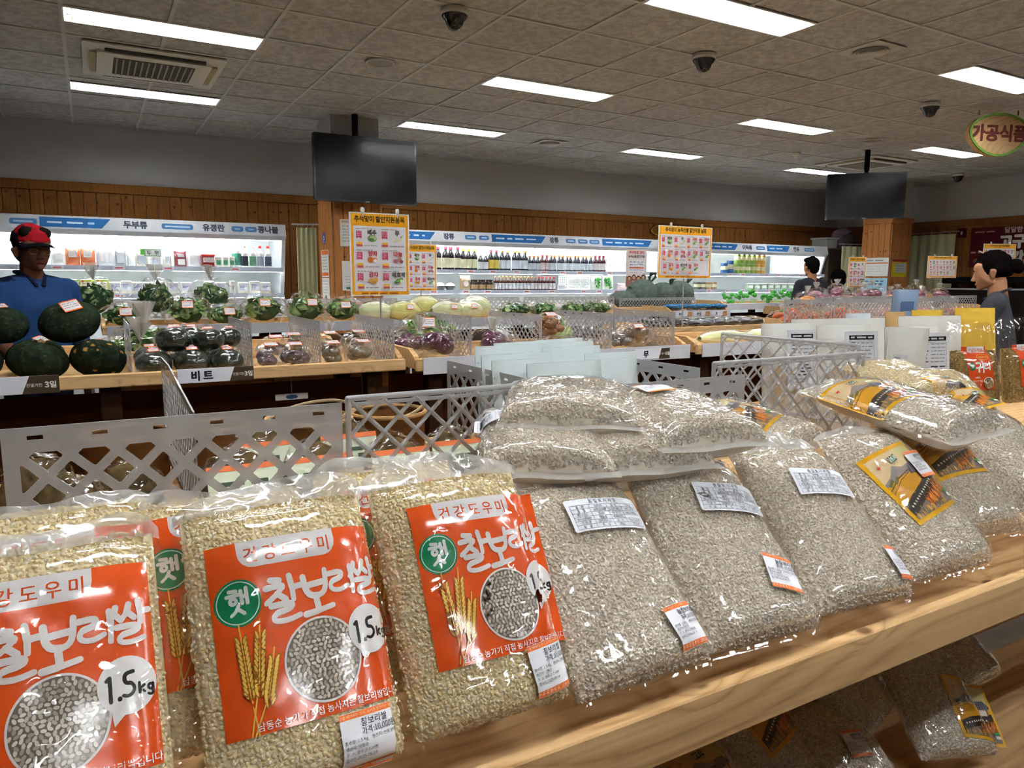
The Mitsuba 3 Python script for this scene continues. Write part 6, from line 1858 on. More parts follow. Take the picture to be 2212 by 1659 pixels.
def person(label, x, y, face, height, top, trousers, skin, hair, hairstyle, shirt_panels=None, head_yaw=0, head_pitch=0, arms=((10, 15), (10, 15)), lean=4, fem=False, shoulders=None):
    """face: heading in degrees (0 = +y). arms: (forward swing, elbow bend) of the left and right arm"""
    t = thing('person', label, 'person')
    k = height / 1.70
    a = math.radians(face)
    B = np.eye(4)
    B[:2, :2] = [[math.cos(a), -math.sin(a)], [math.sin(a), math.cos(a)]]
    B[:3, 3] = x, y, 0
    B[:3, :3] *= k
    ln = math.tan(math.radians(lean))
    sy = lambda z: ln * (z - 0.95)
    w = shoulders or (0.185 if not fem else 0.158)
    sh_z, hip_z = 1.40, 0.93
    def torso(g=0.0):
        return [hull((0.09, sy(0.95), 0.95, 0.085 + g), (-0.09, sy(0.95), 0.95, 0.085 + g), (0.085, sy(1.12), 1.12, 0.088 + g), (-0.085, sy(1.12), 1.12, 0.088 + g)),
                hull((0.085, sy(1.12), 1.12, 0.088 + g), (-0.085, sy(1.12), 1.12, 0.088 + g), (0.10, sy(1.28) + 0.015, 1.28, 0.088 + g), (-0.10, sy(1.28) + 0.015, 1.28, 0.088 + g)),
                hull((0.10, sy(1.28) + 0.015, 1.28, 0.088 + g), (-0.10, sy(1.28) + 0.015, 1.28, 0.088 + g), (w - 0.03, sy(sh_z), sh_z - 0.015, 0.05 + g), (-w + 0.03, sy(sh_z), sh_z - 0.015, 0.05 + g), (0, sy(1.44) - 0.01, 1.425, 0.052 + g * 0.4))]
    def arm(side, swing, bend, g=0.0, upto=2):
        S = np.array([side * w, sy(sh_z), sh_z - 0.02])
        f, b = math.radians(swing), math.radians(swing + bend)
        E = S + 0.29 * np.array([side * 0.16, math.sin(f), -math.cos(f)])
        Wt = E + 0.25 * np.array([-side * 0.05, math.sin(b), -math.cos(b)])
        pts = [(*S, 0.052 + g), (*(0.5 * S + 0.5 * E), 0.046 + g), (*E, 0.038 + g), (*(0.4 * E + 0.6 * Wt), 0.034 + g), (*Wt, 0.026 + g)]
        return pts[:5 if upto == 2 else 3], Wt, b
    legs = []
    def leg(side, g=0.0):
        return [(side * 0.085, sy(0.95) * 0.5, 0.90, 0.086 + g), (side * 0.088, 0.0, 0.66, 0.072 + g), (side * 0.09, 0.012, 0.48, 0.056 + g), (side * 0.092, -0.005, 0.32, 0.052 + g), (side * 0.095, -0.01, 0.10, 0.040 + g)]
    hm = np.eye(4)
    hy, hp = math.radians(head_yaw), math.radians(head_pitch)
    Rz = np.array([[math.cos(hy), -math.sin(hy), 0], [math.sin(hy), math.cos(hy), 0], [0, 0, 1]])
    Rx = np.array([[1, 0, 0], [0, math.cos(hp), -math.sin(hp)], [0, math.sin(hp), math.cos(hp)]])
    hm[:3, :3] = Rz @ Rx
    hm[:3, 3] = 0, sy(1.5) + 0.012, 1.485
    solids = torso() + placed(head_solids(), hm) + chain([(0, sy(1.42) - 0.012, 1.40, 0.060), (0, sy(1.5) - 0.005, 1.53, 0.054)])
    sleeves = []
    for side, (sw, bd) in ((1, arms[0]), (-1, arms[1])):
        pts, Wt, b = arm(side, sw, bd)
        solids += chain(pts)
        hmx = np.eye(4)
        hmx[:3, :3] = np.array([[1, 0, 0], [0, math.cos(-b), math.sin(-b)], [0, -math.sin(-b), math.cos(-b)]])
        hmx[:3, :3] = np.array([[1, 0, 0], [0, math.cos(b), -math.sin(b)], [0, math.sin(b), math.cos(b)]])
        hmx[:3, 3] = Wt
        solids += placed(hand_solids(side), hmx)
        sleeves += chain([(*p[:3], p[3] + 0.016) for p in pts[:3]])
    for side in (1, -1):
        solids += chain(leg(side))
        solids += [hull((side * 0.095, -0.03, 0.045, 0.036), (side * 0.10, 0.11, 0.032, 0.03), (side * 0.10, 0.17, 0.024, 0.022))]
    body = weld(solids, 0.013, 6)
    v = body.vertices
    col = np.tile(lin(skin), (len(v), 1))
    Rh = hm[:3, :3]
    hv = (v - hm[:3, 3]) @ Rh
    lips = (hv[:, 1] > 0.085) & (np.abs(hv[:, 2] - 0.046) < 0.0085) & (np.abs(hv[:, 0]) < 0.024) & (hv[:, 2] < 0.2)
    col[lips] = lin(skin) * [0.75, 0.5, 0.5]
    part(t, 'body', moved(body, B), 'm_satin', colors=col, smooth=True)
    hx = lambda m: moved(moved(m, hm), B)
    # face details
    for s in (-1, 1):
        eye = trimesh.creation.icosphere(2, 0.0105)
        eye.vertices = eye.vertices * [1.25, 0.6, 0.62] + [s * 0.029, 0.081, 0.108]
        part(t, 'eye', hx(eye), 'm_gloss', '#cfc9c2', smooth=True)
        ir = trimesh.creation.icosphere(2, 0.0052)
        ir.vertices = ir.vertices * [1, 0.55, 1] + [s * 0.029, 0.0855, 0.108]
        part(t, 'iris', hx(ir), 'm_gloss', '#120d0b', smooth=True)
        lid = hull((s * 0.018, 0.085, 0.113, 0.0035), (s * 0.041, 0.078, 0.112, 0.0035)).to_mesh()
        part(t, 'eyelid', hx(trimesh.Trimesh(lid.vert_properties[:, :3], lid.tri_verts)), 'm_satin', lin(skin) * 0.55)
        br = hull((s * 0.015, 0.090, 0.130, 0.0035), (s * 0.030, 0.089, 0.134, 0.004), (s * 0.044, 0.080, 0.130, 0.003)).to_mesh()
        part(t, 'eyebrow', hx(trimesh.Trimesh(br.vert_properties[:, :3], br.tri_verts)), 'm_satin', '#1a1412')
    # clothes
    sleeve = weld(torso(0.014) + sleeves, 0.016, 8)
    if shirt_panels:
        vv = sleeve.vertices
        cc = np.tile(lin(top), (len(vv), 1))
        cc[shirt_panels[0](vv)] = lin(shirt_panels[1])
        part(t, 'shirt', moved(sleeve, B), 'm_satin', colors=cc, smooth=True)
    else:
        part(t, 'shirt', moved(sleeve, B), 'm_satin', top, smooth=True)
    tro = weld([hull((0.088, sy(0.95), 0.95, 0.098), (-0.088, sy(0.95), 0.95, 0.098), (0.086, 0, 0.88, 0.098), (-0.086, 0, 0.88, 0.098))] + [m for s in (1, -1) for m in chain([(*p[:3], p[3] + 0.012) for p in leg(s)])], 0.02, 6)
    part(t, 'trousers', moved(tro, B), 'm_satin', trousers, smooth=True)
    for s in (1, -1):
        sh = weld([hull((s * 0.095, -0.035, 0.048, 0.044), (s * 0.10, 0.11, 0.036, 0.037), (s * 0.10, 0.175, 0.030, 0.028))], 0.015, 4)
        sh.vertices[:, 2] = np.maximum(sh.vertices[:, 2], 0.002)
        part(t, 'shoe', moved(sh, B), 'm_satin', '#16151a', smooth=True)
    # hair
    if hairstyle == 'short':
        hs = [hull((0, -0.022, 0.150, 0.104, 0.80, 0.96, 0.96)), hull((0, -0.06, 0.09, 0.06, 1.05, 0.8, 1.0)), hull((0.05, 0.045, 0.205, 0.03), (-0.05, 0.045, 0.205, 0.03), (0, -0.02, 0.22, 0.04))]
        cut = m3.Manifold.cube([0.3, 0.2, 0.3], True).translate([0, 0.137, 0.03]).rotate([0, 0, 0])
    elif hairstyle == 'bob':
        hs = [hull((0, -0.025, 0.145, 0.118, 0.90, 0.98, 0.95)), hull((0, -0.05, 0.08, 0.09, 1.1, 0.8, 0.9))]
        cut = m3.Manifold.cube([0.14, 0.2, 0.26], True).translate([0, 0.15, 0.03])
    else:   # drawn back into a bun
        hs = [hull((0, -0.022, 0.148, 0.108, 0.80, 0.97, 0.96)), hull((0.055, -0.05, 0.12, 0.045), (-0.055, -0.05, 0.12, 0.045), (0, -0.09, 0.10, 0.04)), hull((0.062, 0.005, 0.165, 0.024), (0.055, -0.05, 0.13, 0.03)), hull((-0.062, 0.005, 0.165, 0.024), (-0.055, -0.05, 0.13, 0.03)),
              hull((0.0, -0.135, 0.125, 0.044), (0.012, -0.15, 0.10, 0.032), (-0.012, -0.15, 0.105, 0.03))]
        cut = m3.Manifold.cube([0.3, 0.2, 0.3], True).translate([0, 0.142, 0.025])
    m = m3.Manifold.batch_boolean(hs, m3.OpType.Add) - cut
    for s in (-1, 1):
        m = m - m3.Manifold.sphere(0.026, 16).translate([s * 0.085, 0.0, 0.095])
    m = m.refine_to_length(0.010).to_mesh()
    hm_ = trimesh.Trimesh(m.vert_properties[:, :3], m.tri_verts, process=True)
    trimesh.smoothing.filter_taubin(hm_, iterations=4)
    hm_.vertices = hm_.vertices + 0.006 * (meshkit.noise(hm_.vertices * [160, 160, 40], 3) - 0.5)[:, None] * np.sign(hm_.vertices)
    part(t, 'hair', hx(hm_), 'm_satin', hair, smooth=True)
    return t, B, hx


# the man in the red cap
side_black = lambda v: ((v[:, 0] > 0.118 + 0.0 * v[:, 2]) & (v[:, 2] > 1.22) & (v[:, 1] < 0.07)) | (v[:, 2] > 1.452)
t, B, hx = person('man in a red cap and blue polo shirt with dark shoulders, behind the squash table', -0.27, 4.62, 180 + 32, 1.605, '#1d3153', '#0f1018', '#4f3529', '#141210', 'short', (side_black, '#101420'), head_yaw=-6, head_pitch=-2, arms=((18, 40), (2, 12)), lean=3)
capm = hull((0, -0.012, 0.165, 0.112, 0.82, 1.0, 0.86)) - m3.Manifold.cube([0.4, 0.4, 0.2], True).translate([0, 0, 0.055])
d = capm.refine_to_length(0.012).to_mesh()
cm = trimesh.Trimesh(d.vert_properties[:, :3], d.tri_verts)
cc = np.tile(lin('#7a161d'), (len(cm.vertices), 1))
cc[np.abs(cm.vertices[:, 0]) > 0.078] = lin('#14141a')
cc[cm.vertices[:, 1] < -0.03] = lin('#14141a')
part(t, 'cap', hx(cm), 'm_satin', colors=cc, smooth=False, label='red cap with dark sides')
vis = []
for q in np.linspace(-1, 1, 15):
    for r_ in (0.0, 0.5, 1.0):
        vis.append((0.083 * q, 0.070 - 0.035 * q * q + r_ * (0.085 - 0.02 * q * q), 0.158 - 0.02 * r_ - 0.014 * q * q))
vis = np.array(vis)
vis = M((vis, gridfaces(15, 3)), (vis + [0, 0, -0.005], gridfaces(15, 3, True)))
part(t, 'visor', hx(vis), 'm_satin', '#101014', smooth=True, label='dark peaked visor')
part(t, 'cap_trim', hx(tube([(0.083 * q, 0.074 - 0.035 * q * q, 0.163 - 0.012 * q * q) for q in np.linspace(-0.95, 0.95, 12)], 0.003, 5)), 'm_satin', '#a8a4a4')
an = np.linspace(0, 2 * np.pi, 17)
for s in (-1, 1):
    part(t, 'glasses_rim', hx(tube([(s * 0.032 + 0.022 * math.cos(w), 0.096 - 0.006 * abs(math.cos(w)), 0.106 + 0.015 * math.sin(w)) for w in an], 0.0013, 5)), 'm_satin', '#7d766f')
    part(t, 'glasses_arm', hx(tube([(s * 0.054, 0.090, 0.110), (s * 0.078, 0.03, 0.112), (s * 0.082, -0.01, 0.112)], 0.0018, 5)), 'm_satin', '#2a2624')
part(t, 'collar', moved(weld([hull((0.05, 0.05, 1.455, 0.012), (0.02, 0.088, 1.405, 0.012), (0.065, 0.0, 1.475, 0.012)), hull((-0.05, 0.05, 1.455, 0.012), (-0.02, 0.088, 1.405, 0.012), (-0.065, 0.0, 1.475, 0.012)), hull((0.06, -0.03, 1.48, 0.012), (-0.06, -0.03, 1.48, 0.012), (0, -0.06, 1.48, 0.012))], 0.012, 4), B), 'm_satin', '#121724', smooth=True)
# the woman at the right, in profile, looking down
t, B, hx = person('woman in profile with black hair in a bun and dark grey shirt, at the right', 4.62, 2.30, 24, 1.52, '#35353a', '#1a1a1f', '#a8795c', '#0b0908', 'bun', head_yaw=6, head_pitch=-12, arms=((25, 45), (25, 45)), lean=6, fem=True)
part(t, 'hairpin', hx(tube([(0.055, 0.045, 0.262), (0.080, 0.01, 0.235), (0.092, -0.02, 0.200)], 0.0035, 6)), 'm_gloss', '#b9aaa0')
part(t, 'collar', moved(tube([(0.066 * math.cos(w), -0.0 + 0.07 * math.sin(w) + 0.045, 1.452 - 0.035 * math.sin(w)) for w in an], 0.009, 6), B), 'm_satin', '#2c2c31')
person('man with short black hair in a dark grey shirt, by the right cabinet', 7.80, 6.12, -8, 1.645, '#26272c', '#16161a', '#8a6248', '#0b0908', 'short', head_yaw=-6, arms=((14, 30), (10, 25)), lean=3)
person('person with a black bob seen from behind, beside the man in dark grey', 8.30, 6.12, -20, 1.50, '#14161f', '#121216', '#a07a62', '#080707', 'bob', arms=((14, 30), (14, 30)), lean=4, fem=True)
# ---------------------------------------------------------------- the grain display in front
t = thing('grain_display', 'pine display stand with a thick front rail carrying the bags of barley', 'display stand')
RX0, RX1 = -1.4, 3.6
RZ = 0.806
part(t, 'front_rail', rbx(RX0, RX1, 0.668, 0.690, RZ - 0.078, RZ, 0.0025), 'm_pine')
part(t, 'floor_board', bx(RX0, RX1, 0.690, 1.25, RZ - 0.075, RZ - 0.055), 'm_pine')
part(t, 'rear_floor_board', bx(RX0, RX1, 1.25, 1.98, RZ + 0.02, RZ + 0.04), 'm_pine')
part(t, 'rear_rail', rbx(RX0, RX1, 1.98, 2.004, RZ + 0.0, RZ + 0.085, 0.003), 'm_pine')
part(t, 'riser', bx(RX0, RX1, 1.225, 1.25, 0.2, RZ + 0.04), 'm_pine')
for x in (RX0 + 0.1, RX1 - 0.1):
    for y in (0.80, 1.9):
        part(t, 'post', rbx(x - 0.04, x + 0.04, y - 0.04, y + 0.04, 0, RZ - 0.08, 0.004), 'm_satin', DARK)
t = thing('lower_grain_shelf', 'lower pine shelf in the shade under the front rail', 'shelf')
LZ = 0.12
part(t, 'board', bx(RX0, RX1, 0.80, 1.22, LZ - 0.03, LZ), 'm_pine')
part(t, 'rail', rbx(RX0, RX1, 0.78, 0.80, LZ - 0.05, LZ + 0.03, 0.003), 'm_pine')
for x in (RX0 + 0.1, RX1 - 0.1):
    part(t, 'bracket', bx(x - 0.03, x + 0.03, 0.84, 1.2, 0, LZ - 0.03), 'm_satin', DARK)

PL_T = lambda: price_label('찰보리쌀', '남동순', '완주군 이서면', '2025-09-14')
PL_G = lambda: price_label('늘찰보리쌀', '태정섭', '완주군 봉동읍', '2025-09-15')
PL_Y = lambda: price_label('늘보리쌀', '임대재', '완주군 봉동읍', '2025-09-15', '8,500')
OR, QU, YE = orange_label(), quality_label(), yellow_label()
ST = 0.0075
# front row, tan barley with orange labels
def tan_bag(label, O, yaw, pitch, roll, seed, h=0.345, w=0.222, lab=(0.0, 0.175, 0), price=(0.05, 0.036, 0), d=0.0049, front=True, fill=0.89, t=0.085):
    b = Bag(O, yaw, pitch, roll, w, h, t, fill, seed)
    b.build('barley_bag', label, None, 'tan', d, labels_=[('label', OR, *lab, ST)], outside=[('price_label', PL_T(), *price, ST)] if price else [], res=(64, 92) if front else (40, 50), both=front)
    return b


tan_bag('tan barley bag with orange label, cut by the left photo edge', (-0.062, 0.735, 0.822), 0, 60, 0, 11, h=0.33, lab=(0.000, 0.160, 0), price=None)
tan_bag('tan barley bag with orange label, second in the front row, beside the first', (0.175, 0.735, 0.822), 0, 60, 0, 12, h=0.345, lab=(0.010, 0.160, 0), price=(0.055, 0.026, 0))
tan_bag('tan barley bag with orange label next to the plain white labelled bags', (0.400, 0.738, 0.822), -4, 60, 2, 13, h=0.345, lab=(0.026, 0.168, -1), price=(0.072, 0.042, 4))
# second row behind them, mostly hidden
for x, yy, sd, lb, hh in ((-0.06, 0.84, 21, 'barley bag behind the first orange labelled bag', 0.33), (0.125, 0.845, 22, 'barley bag behind the gap of the first two front bags', 0.315), (0.355, 0.85, 23, 'barley bag behind the gap of the second and third front bags', 0.325)):
    tan_bag(lb, (x, yy, 0.822), 0, 60, 0, sd, h=hh, lab=(0.002, 0.17, 0), price=None, d=0.0056, front=False, fill=0.93)
b = Bag((0.47, 0.90, 0.835), 0, 58, 0, 0.21, 0.27, 0.07, 0.86, 24)
b.build('barley_bag', 'plain tan barley bag low behind the third front bag', None, 'tan', 0.0056, res=(40, 50))


def grey_bag(label, O, yaw, pitch, roll, seed, w=0.242, h=0.335, t=0.092, fill=0.95, d=0.0048, qual=None, price=None, yellow=None, front=True, kind='grey', tip=0.0, skew=0.0, lump=0.16, crown=0.22, foot=None):
    b = Bag(O, yaw, pitch, roll, w, h, t, fill, seed, skew=skew, lump=lump, crown=crown)
    out = []
    if qual:
        out.append(('quality_label', QU, *qual, ST))
    if price:
        out.append(('price_label', PL_Y() if yellow else PL_G(), *price, ST))
    b.build('barley_bag', label, None, kind, d, labels_=[('label', YE, *yellow, ST)] if yellow else [], outside=out, res=(64, 92) if front else (44, 60), both=True, tip=tip, foot=pitch < 25)
    return b


P43 = 43
grey_bag('grey barley bag with white table label, right of the last orange label', (0.628, 0.722, 0.815), 0, P43, 0, 31, qual=(0.030, 0.232, -4), price=(0.068, 0.044, 6))
grey_bag('grey barley bag with white table label, middle of three on the rail', (0.862, 0.722, 0.815), 0, P43, -3, 32, qual=(0.030, 0.220, -9), price=(0.046, 0.078, -18))
grey_bag('grey barley bag with white table label and peaked film, third on the rail', (1.106, 0.722, 0.815), 0, P43, -4, 33, h=0.37, fill=0.86, tip=0.35, qual=(0.014, 0.214, -7), price=(0.080, 0.046, -2))
grey_bag('grey barley bag with golden landscape label at the right end of the rail', (1.385, 0.735, 0.815), 0, P43, -2, 34, w=0.255, h=0.35, fill=0.92, yellow=(-0.002, 0.178, 12), price=(0.058, 0.210, 6))
grey_bag('grey barley bag with golden label behind the right end one', (1.64, 0.80, 0.825), 0, P43, -6, 35, w=0.245, h=0.33, yellow=(-0.02, 0.20, 4), price=(0.03, 0.235, -6))
grey_bag('tan barley bag with golden label at the right photo edge', (2.02, 0.98, 0.90), 0, 44, -4, 36, w=0.25, h=0.32, yellow=(0.02, 0.13, 0), kind='tan', front=False)
grey_bag('plain grey barley bag at the right photo edge, low on the rail', (1.90, 0.79, 0.82), 0, 43, -6, 37, w=0.25, h=0.32, front=False)
# bags lying across the tops
grey_bag('grey barley bag lying lower left on the pile', (0.600, 0.935, 1.062), -28, 10, 0, 41, w=0.225, h=0.26, t=0.07, fill=0.94, d=0.0045, qual=(-0.05, 0.17, 0))
grey_bag('grey barley bag lying lower right on the pile, folded seam towards the camera', (0.775, 0.895, 1.056), -12, 9, 0, 42, w=0.25, h=0.30, t=0.075, fill=0.94, d=0.0045, price=(-0.02, 0.20, 0))
grey_bag('grey barley bag lying upper left on the pile', (0.685, 1.0, 1.118), -34, 6, 0, 43, w=0.25, h=0.27, t=0.07, fill=0.94, d=0.0045)
grey_bag('grey barley bag lying upper right with an orange edged sticker', (0.890, 0.870, 1.088), -16, 8, 4, 44, w=0.22, h=0.29, t=0.075, fill=0.93, d=0.0045, price=(-0.012, 0.20, 6))
grey_bag('grey barley bag with golden label lying behind the peaked one', (1.27, 0.99, 1.020), 18, 12, 0, 45, w=0.25, h=0.27, t=0.065, fill=0.92, d=0.005, yellow=(-0.05, 0.14, 10), front=False)
grey_bag('grey barley bag with golden label lying on top at the right', (1.60, 0.83, 1.040), 4, 10, 0, 46, w=0.28, h=0.36, t=0.085, fill=0.94, d=0.0045, yellow=(-0.06, 0.205, 0))
grey_bag('tan barley bag with golden band lying behind the right pile', (1.93, 1.10, 1.062), -4, 15, 0, 47, w=0.26, h=0.26, t=0.06, fill=0.88, d=0.0048, kind='tan', yellow=(0.06, -0.02, 8))

# oat pouches with orange labels
def oat_label():
    L = [(sbox(-0.055, -0.085, 0.055, 0.085), '#c94a22'), (rrect(-0.030, 0.060, 0.048, 0.10, 0.008).intersection(sbox(-0.055, -0.085, 0.055, 0.085)), '#e4e2e2'), (at(text('건강도우미', 0.0115, 0.02, 'c'), 0.009, 0.0655), '#b0502a'),
         (affinity.scale(Point(0.018, 0.042).buffer(0.027).difference(Point(0.018, 0.042).buffer(0.0245)), 1, 0.42, origin=(0.018, 0.042)), '#d9a83a'), (at(text('생명의땅 완주', 0.0058, 0.02, 'c', 32), 0.018, 0.039), '#d9b04a'),
         (affinity.scale(Point(-0.038, 0.006).buffer(0.013), 0.8, 1.25, origin=(-0.038, 0.006)), '#1f6a4a'), (at(text('햇', 0.011, 0.03, 'c', 32), -0.038, 0.001), '#dfe4de')]
    L += [(union_all([syll(GWI, -0.026, -0.020, 0.044, 0.7), syll(RI, 0.008, -0.018, 0.042, 0.7)]), '#eceae6'), (Point(0.046, 0.016).buffer(0.012).difference(Point(0.046, 0.016).buffer(0.0108)), '#dcb4a4'), (at(text('1kg', 0.006, 0.02, 'c', 32), 0.046, 0.0135), '#e4d4cc')]
    L += [(at(text('남동순', 0.0065, 0.02, 'c', 32), -0.022, -0.040), '#e4cfc4'), (at(text('농가가 직접', 0.0065, 0.02, 'c', 32), -0.022, -0.054), '#e4cfc4'), (at(text('농사지은', 0.0065, 0.02, 'c', 32), -0.022, -0.068), '#e4cfc4'), (Point(0.026, -0.060).buffer(0.0245), '#e4e0dc')]
    return L + grain_disc(0.026, -0.060, 0.022, 'oat', 3)


OAT = [(affinity.scale(g, 0.88, 0.88, origin=(0, 0)), c) for g, c in oat_label()]
for x, y, yw, sd, lb in ((2.60, 1.36, -18, 51, 'oat pouch with orange label, left of two at the right edge'), (2.86, 1.33, -14, 52, 'oat pouch with orange label cut by the right photo edge')):
    b = Bag((x, y, 0.94), yw, 80, 0, 0.20, 0.31, 0.07, 0.62, seed=sd, crown=0.3)
    b.build('oat_pouch', lb, None, 'oat', 0.0046, flapmat='m_film', labels_=[('label', OAT, 0.0, 0.13, 0, ST)], res=(44, 64))

# ---------------------------------------------------------------- lattice dividers of the stand
DY, DZ = 1.25, 1.145
bigc = dict(pitch=0.058, bar=0.0155, border=0.021)
divider('frosted lattice divider at the left behind the tan bags', (-0.125, DY, DZ - 0.20), 0, 0.495, 0.20, 'frost', 0.062, 0.018, border=0.02)
divider('glass clear lattice divider right of the frosted one', (0.378, DY + 0.005, DZ - 0.195), 0, 0.40, 0.205, 'crystal', 0.062, 0.010, border=0.016)
divider('frosted lattice divider in the middle with a small printed word', (0.79, DY + 0.01, DZ - 0.21), 0, 0.585, 0.20, 'frost', 0.056, 0.015, border=0.02)
divider('glass clear lattice divider at the right of the stand', (1.275, DY + 0.018, DZ - 0.20), 0, 0.575, 0.225, 'crystal', 0.060, 0.009, border=0.014)
divider('frosted lattice divider running back beside the white pouches', (0.785, DY + 0.02, DZ - 0.19), 90, 0.44, 0.20, 'frost', 0.050, 0.013, border=0.016)
divider('frosted lattice divider on the right of the white pouches', (1.245, DY + 0.03, DZ - 0.19), 90, 0.46, 0.20, 'frost', 0.050, 0.013, border=0.016)
divider('glass clear lattice divider at the back right of the stand', (1.845, DY + 0.03, DZ - 0.19), 90, 0.52, 0.235, 'crystal', 0.060, 0.009, border=0.014)
divider('slanted clear divider standing behind the frosted one at the left', (0.131, DY + 0.02, DZ - 0.20), 90, 0.60, 0.235, 'frost', 0.034, 0.010, cut=[(0, 0), (0.60, 0), (0.60, 0.235), (0.42, 0.235), (0.0, 0.20)], border=0.012)
t = thing('divider_lettering', 'small raised web address on the clear divider', 'lettering')
print_part(t, 'letters', [(text('yws.co.kr', 0.011, 0.0, 'l'), '#a5a5ab')], on_plane((0.565, DY + 0.0015, DZ - 0.004), (1, 0, 0), (0, 0, 1), (0, -1, 0)))
t = thing('divider_print', 'small printed word on the middle frosted divider', 'lettering')
print_part(t, 'letters', [(text('과자', 0.017, 0.03, 'l'), '#4a4a50'), (at(text('친환경', 0.007, 0, 'l', 32), -0.01, 0.024), '#77777c')], on_plane((0.985, DY + 0.0065, DZ - 0.045), (1, 0, 0), (0, 0, 1), (0, -1, 0)))

# ---------------------------------------------------------------- rear half of the stand: white zip pouches, paper pouches, dried goods
def zip_pouch(label, group, x, y, z, w, h, yaw, col, t=0.05, date=None, haze=False):
    k = thing('zip_pouch', label, 'food pouch', group)
    tr = rest_on(x, y, z, yaw)
    m = pillow_mesh(w, h, t, n=(11, 14), seed=int(abs(x * 90 + y * 31)) % 89, lean=0.12)
    part(k, 'body', moved(m, tr), 'm_satin', col, smooth=True)
    R = tr[:3, :3]
    P = on_plane(R @ np.array([0, -0.0022 + 0.12 * h * 0.80 - t * 0.06, h * 0.80]) + tr[:3, 3], R @ [1, 0, 0], R @ np.array([0, 0.12, 0.9928]), R @ [0, -1, 0])
    part(k, 'zip', moved(rbx(-w * 0.48, w * 0.48, -0.0022, 0.0022, 0, 0.004, 0.0008), frame(R @ np.array([0, 0.12 * h * 0.88 - 0.002, h * 0.88]) + tr[:3, 3], R @ [1, 0, 0], R @ [0, 1, 0], (0, 0, 1))), 'm_gloss', lin(col) * 0.9)
    if date:
        print_part(k, 'date', [(at(text(date, 0.0085, 0.02, 'c'), w * 0.02, 0.004), '#24262a')], P, lift=0.0015)
    return k


g = 'white zip pouches between the dividers'
for i, (x, y, zt, w, yw, dt, lb) in enumerate(((0.94, 1.36, 1.174, 0.205, 0, '제조2025.08.19', 'white zip pouch nearest the camera with a printed date'), (0.84, 1.40, 1.180, 0.14, 0, '제조2025.08', 'white zip pouch left of the nearest, its date half covered'),
                                               (1.10, 1.40, 1.170, 0.15, 0, None, 'white zip pouch right of the dated one'), (1.15, 1.46, 1.178, 0.165, 0, None, 'white zip pouch at the right, behind the dated one'), (0.88, 1.47, 1.186, 0.20, 2, None, 'white zip pouch in the third rank, left'),
                                               (1.08, 1.53, 1.190, 0.19, 4, None, 'white zip pouch in the third rank, middle'), (0.92, 1.58, 1.196, 0.20, 0, None, 'white zip pouch in the fourth rank, left'), (1.13, 1.62, 1.194, 0.18, 5, None, 'white zip pouch in the fourth rank, right'),
                                               (1.02, 1.68, 1.194, 0.19, 8, None, 'white zip pouch at the very back, left'), (1.16, 1.70, 1.196, 0.17, 8, None, 'white zip pouch at the very back, right'))):
    zip_pouch(lb, None, x, y, 0.846, w, zt - 0.846, yw, '#b9c2c3', 0.05, dt)


def paper_panel(w, h, seed):
    L = [(sbox(-w / 2, -h / 2, w / 2, h / 2), '#c3c8d0'), (sbox(-w * 0.38, h * 0.36, w * 0.38, h * 0.435), '#1d1e22'), (lines(-w * 0.33, w * 0.33, h * 0.385, 1, 1, h * 0.028, seed), '#b4b8c0')]
    fr = sbox(-w * 0.38, -h * 0.42, w * 0.38, h * 0.34)
    L.append((fr.difference(fr.buffer(-0.0008)), '#5a5e66'))
    L += [(lines(-w * 0.35, -w * 0.2, h * 0.30, 6, h * 0.062, h * 0.02, seed + 1), '#4a4d55'), (lines(-w * 0.15, w * 0.33, h * 0.30, 6, h * 0.062, h * 0.016, seed + 2), '#777b84'), (lines(-w * 0.15, w * 0.33, -h * 0.10, 4, h * 0.055, h * 0.026, seed + 3), '#3a3d44'),
          (lines(-w * 0.35, w * 0.2, -h * 0.33, 2, h * 0.05, h * 0.016, seed + 4), '#777b84')]
    return L


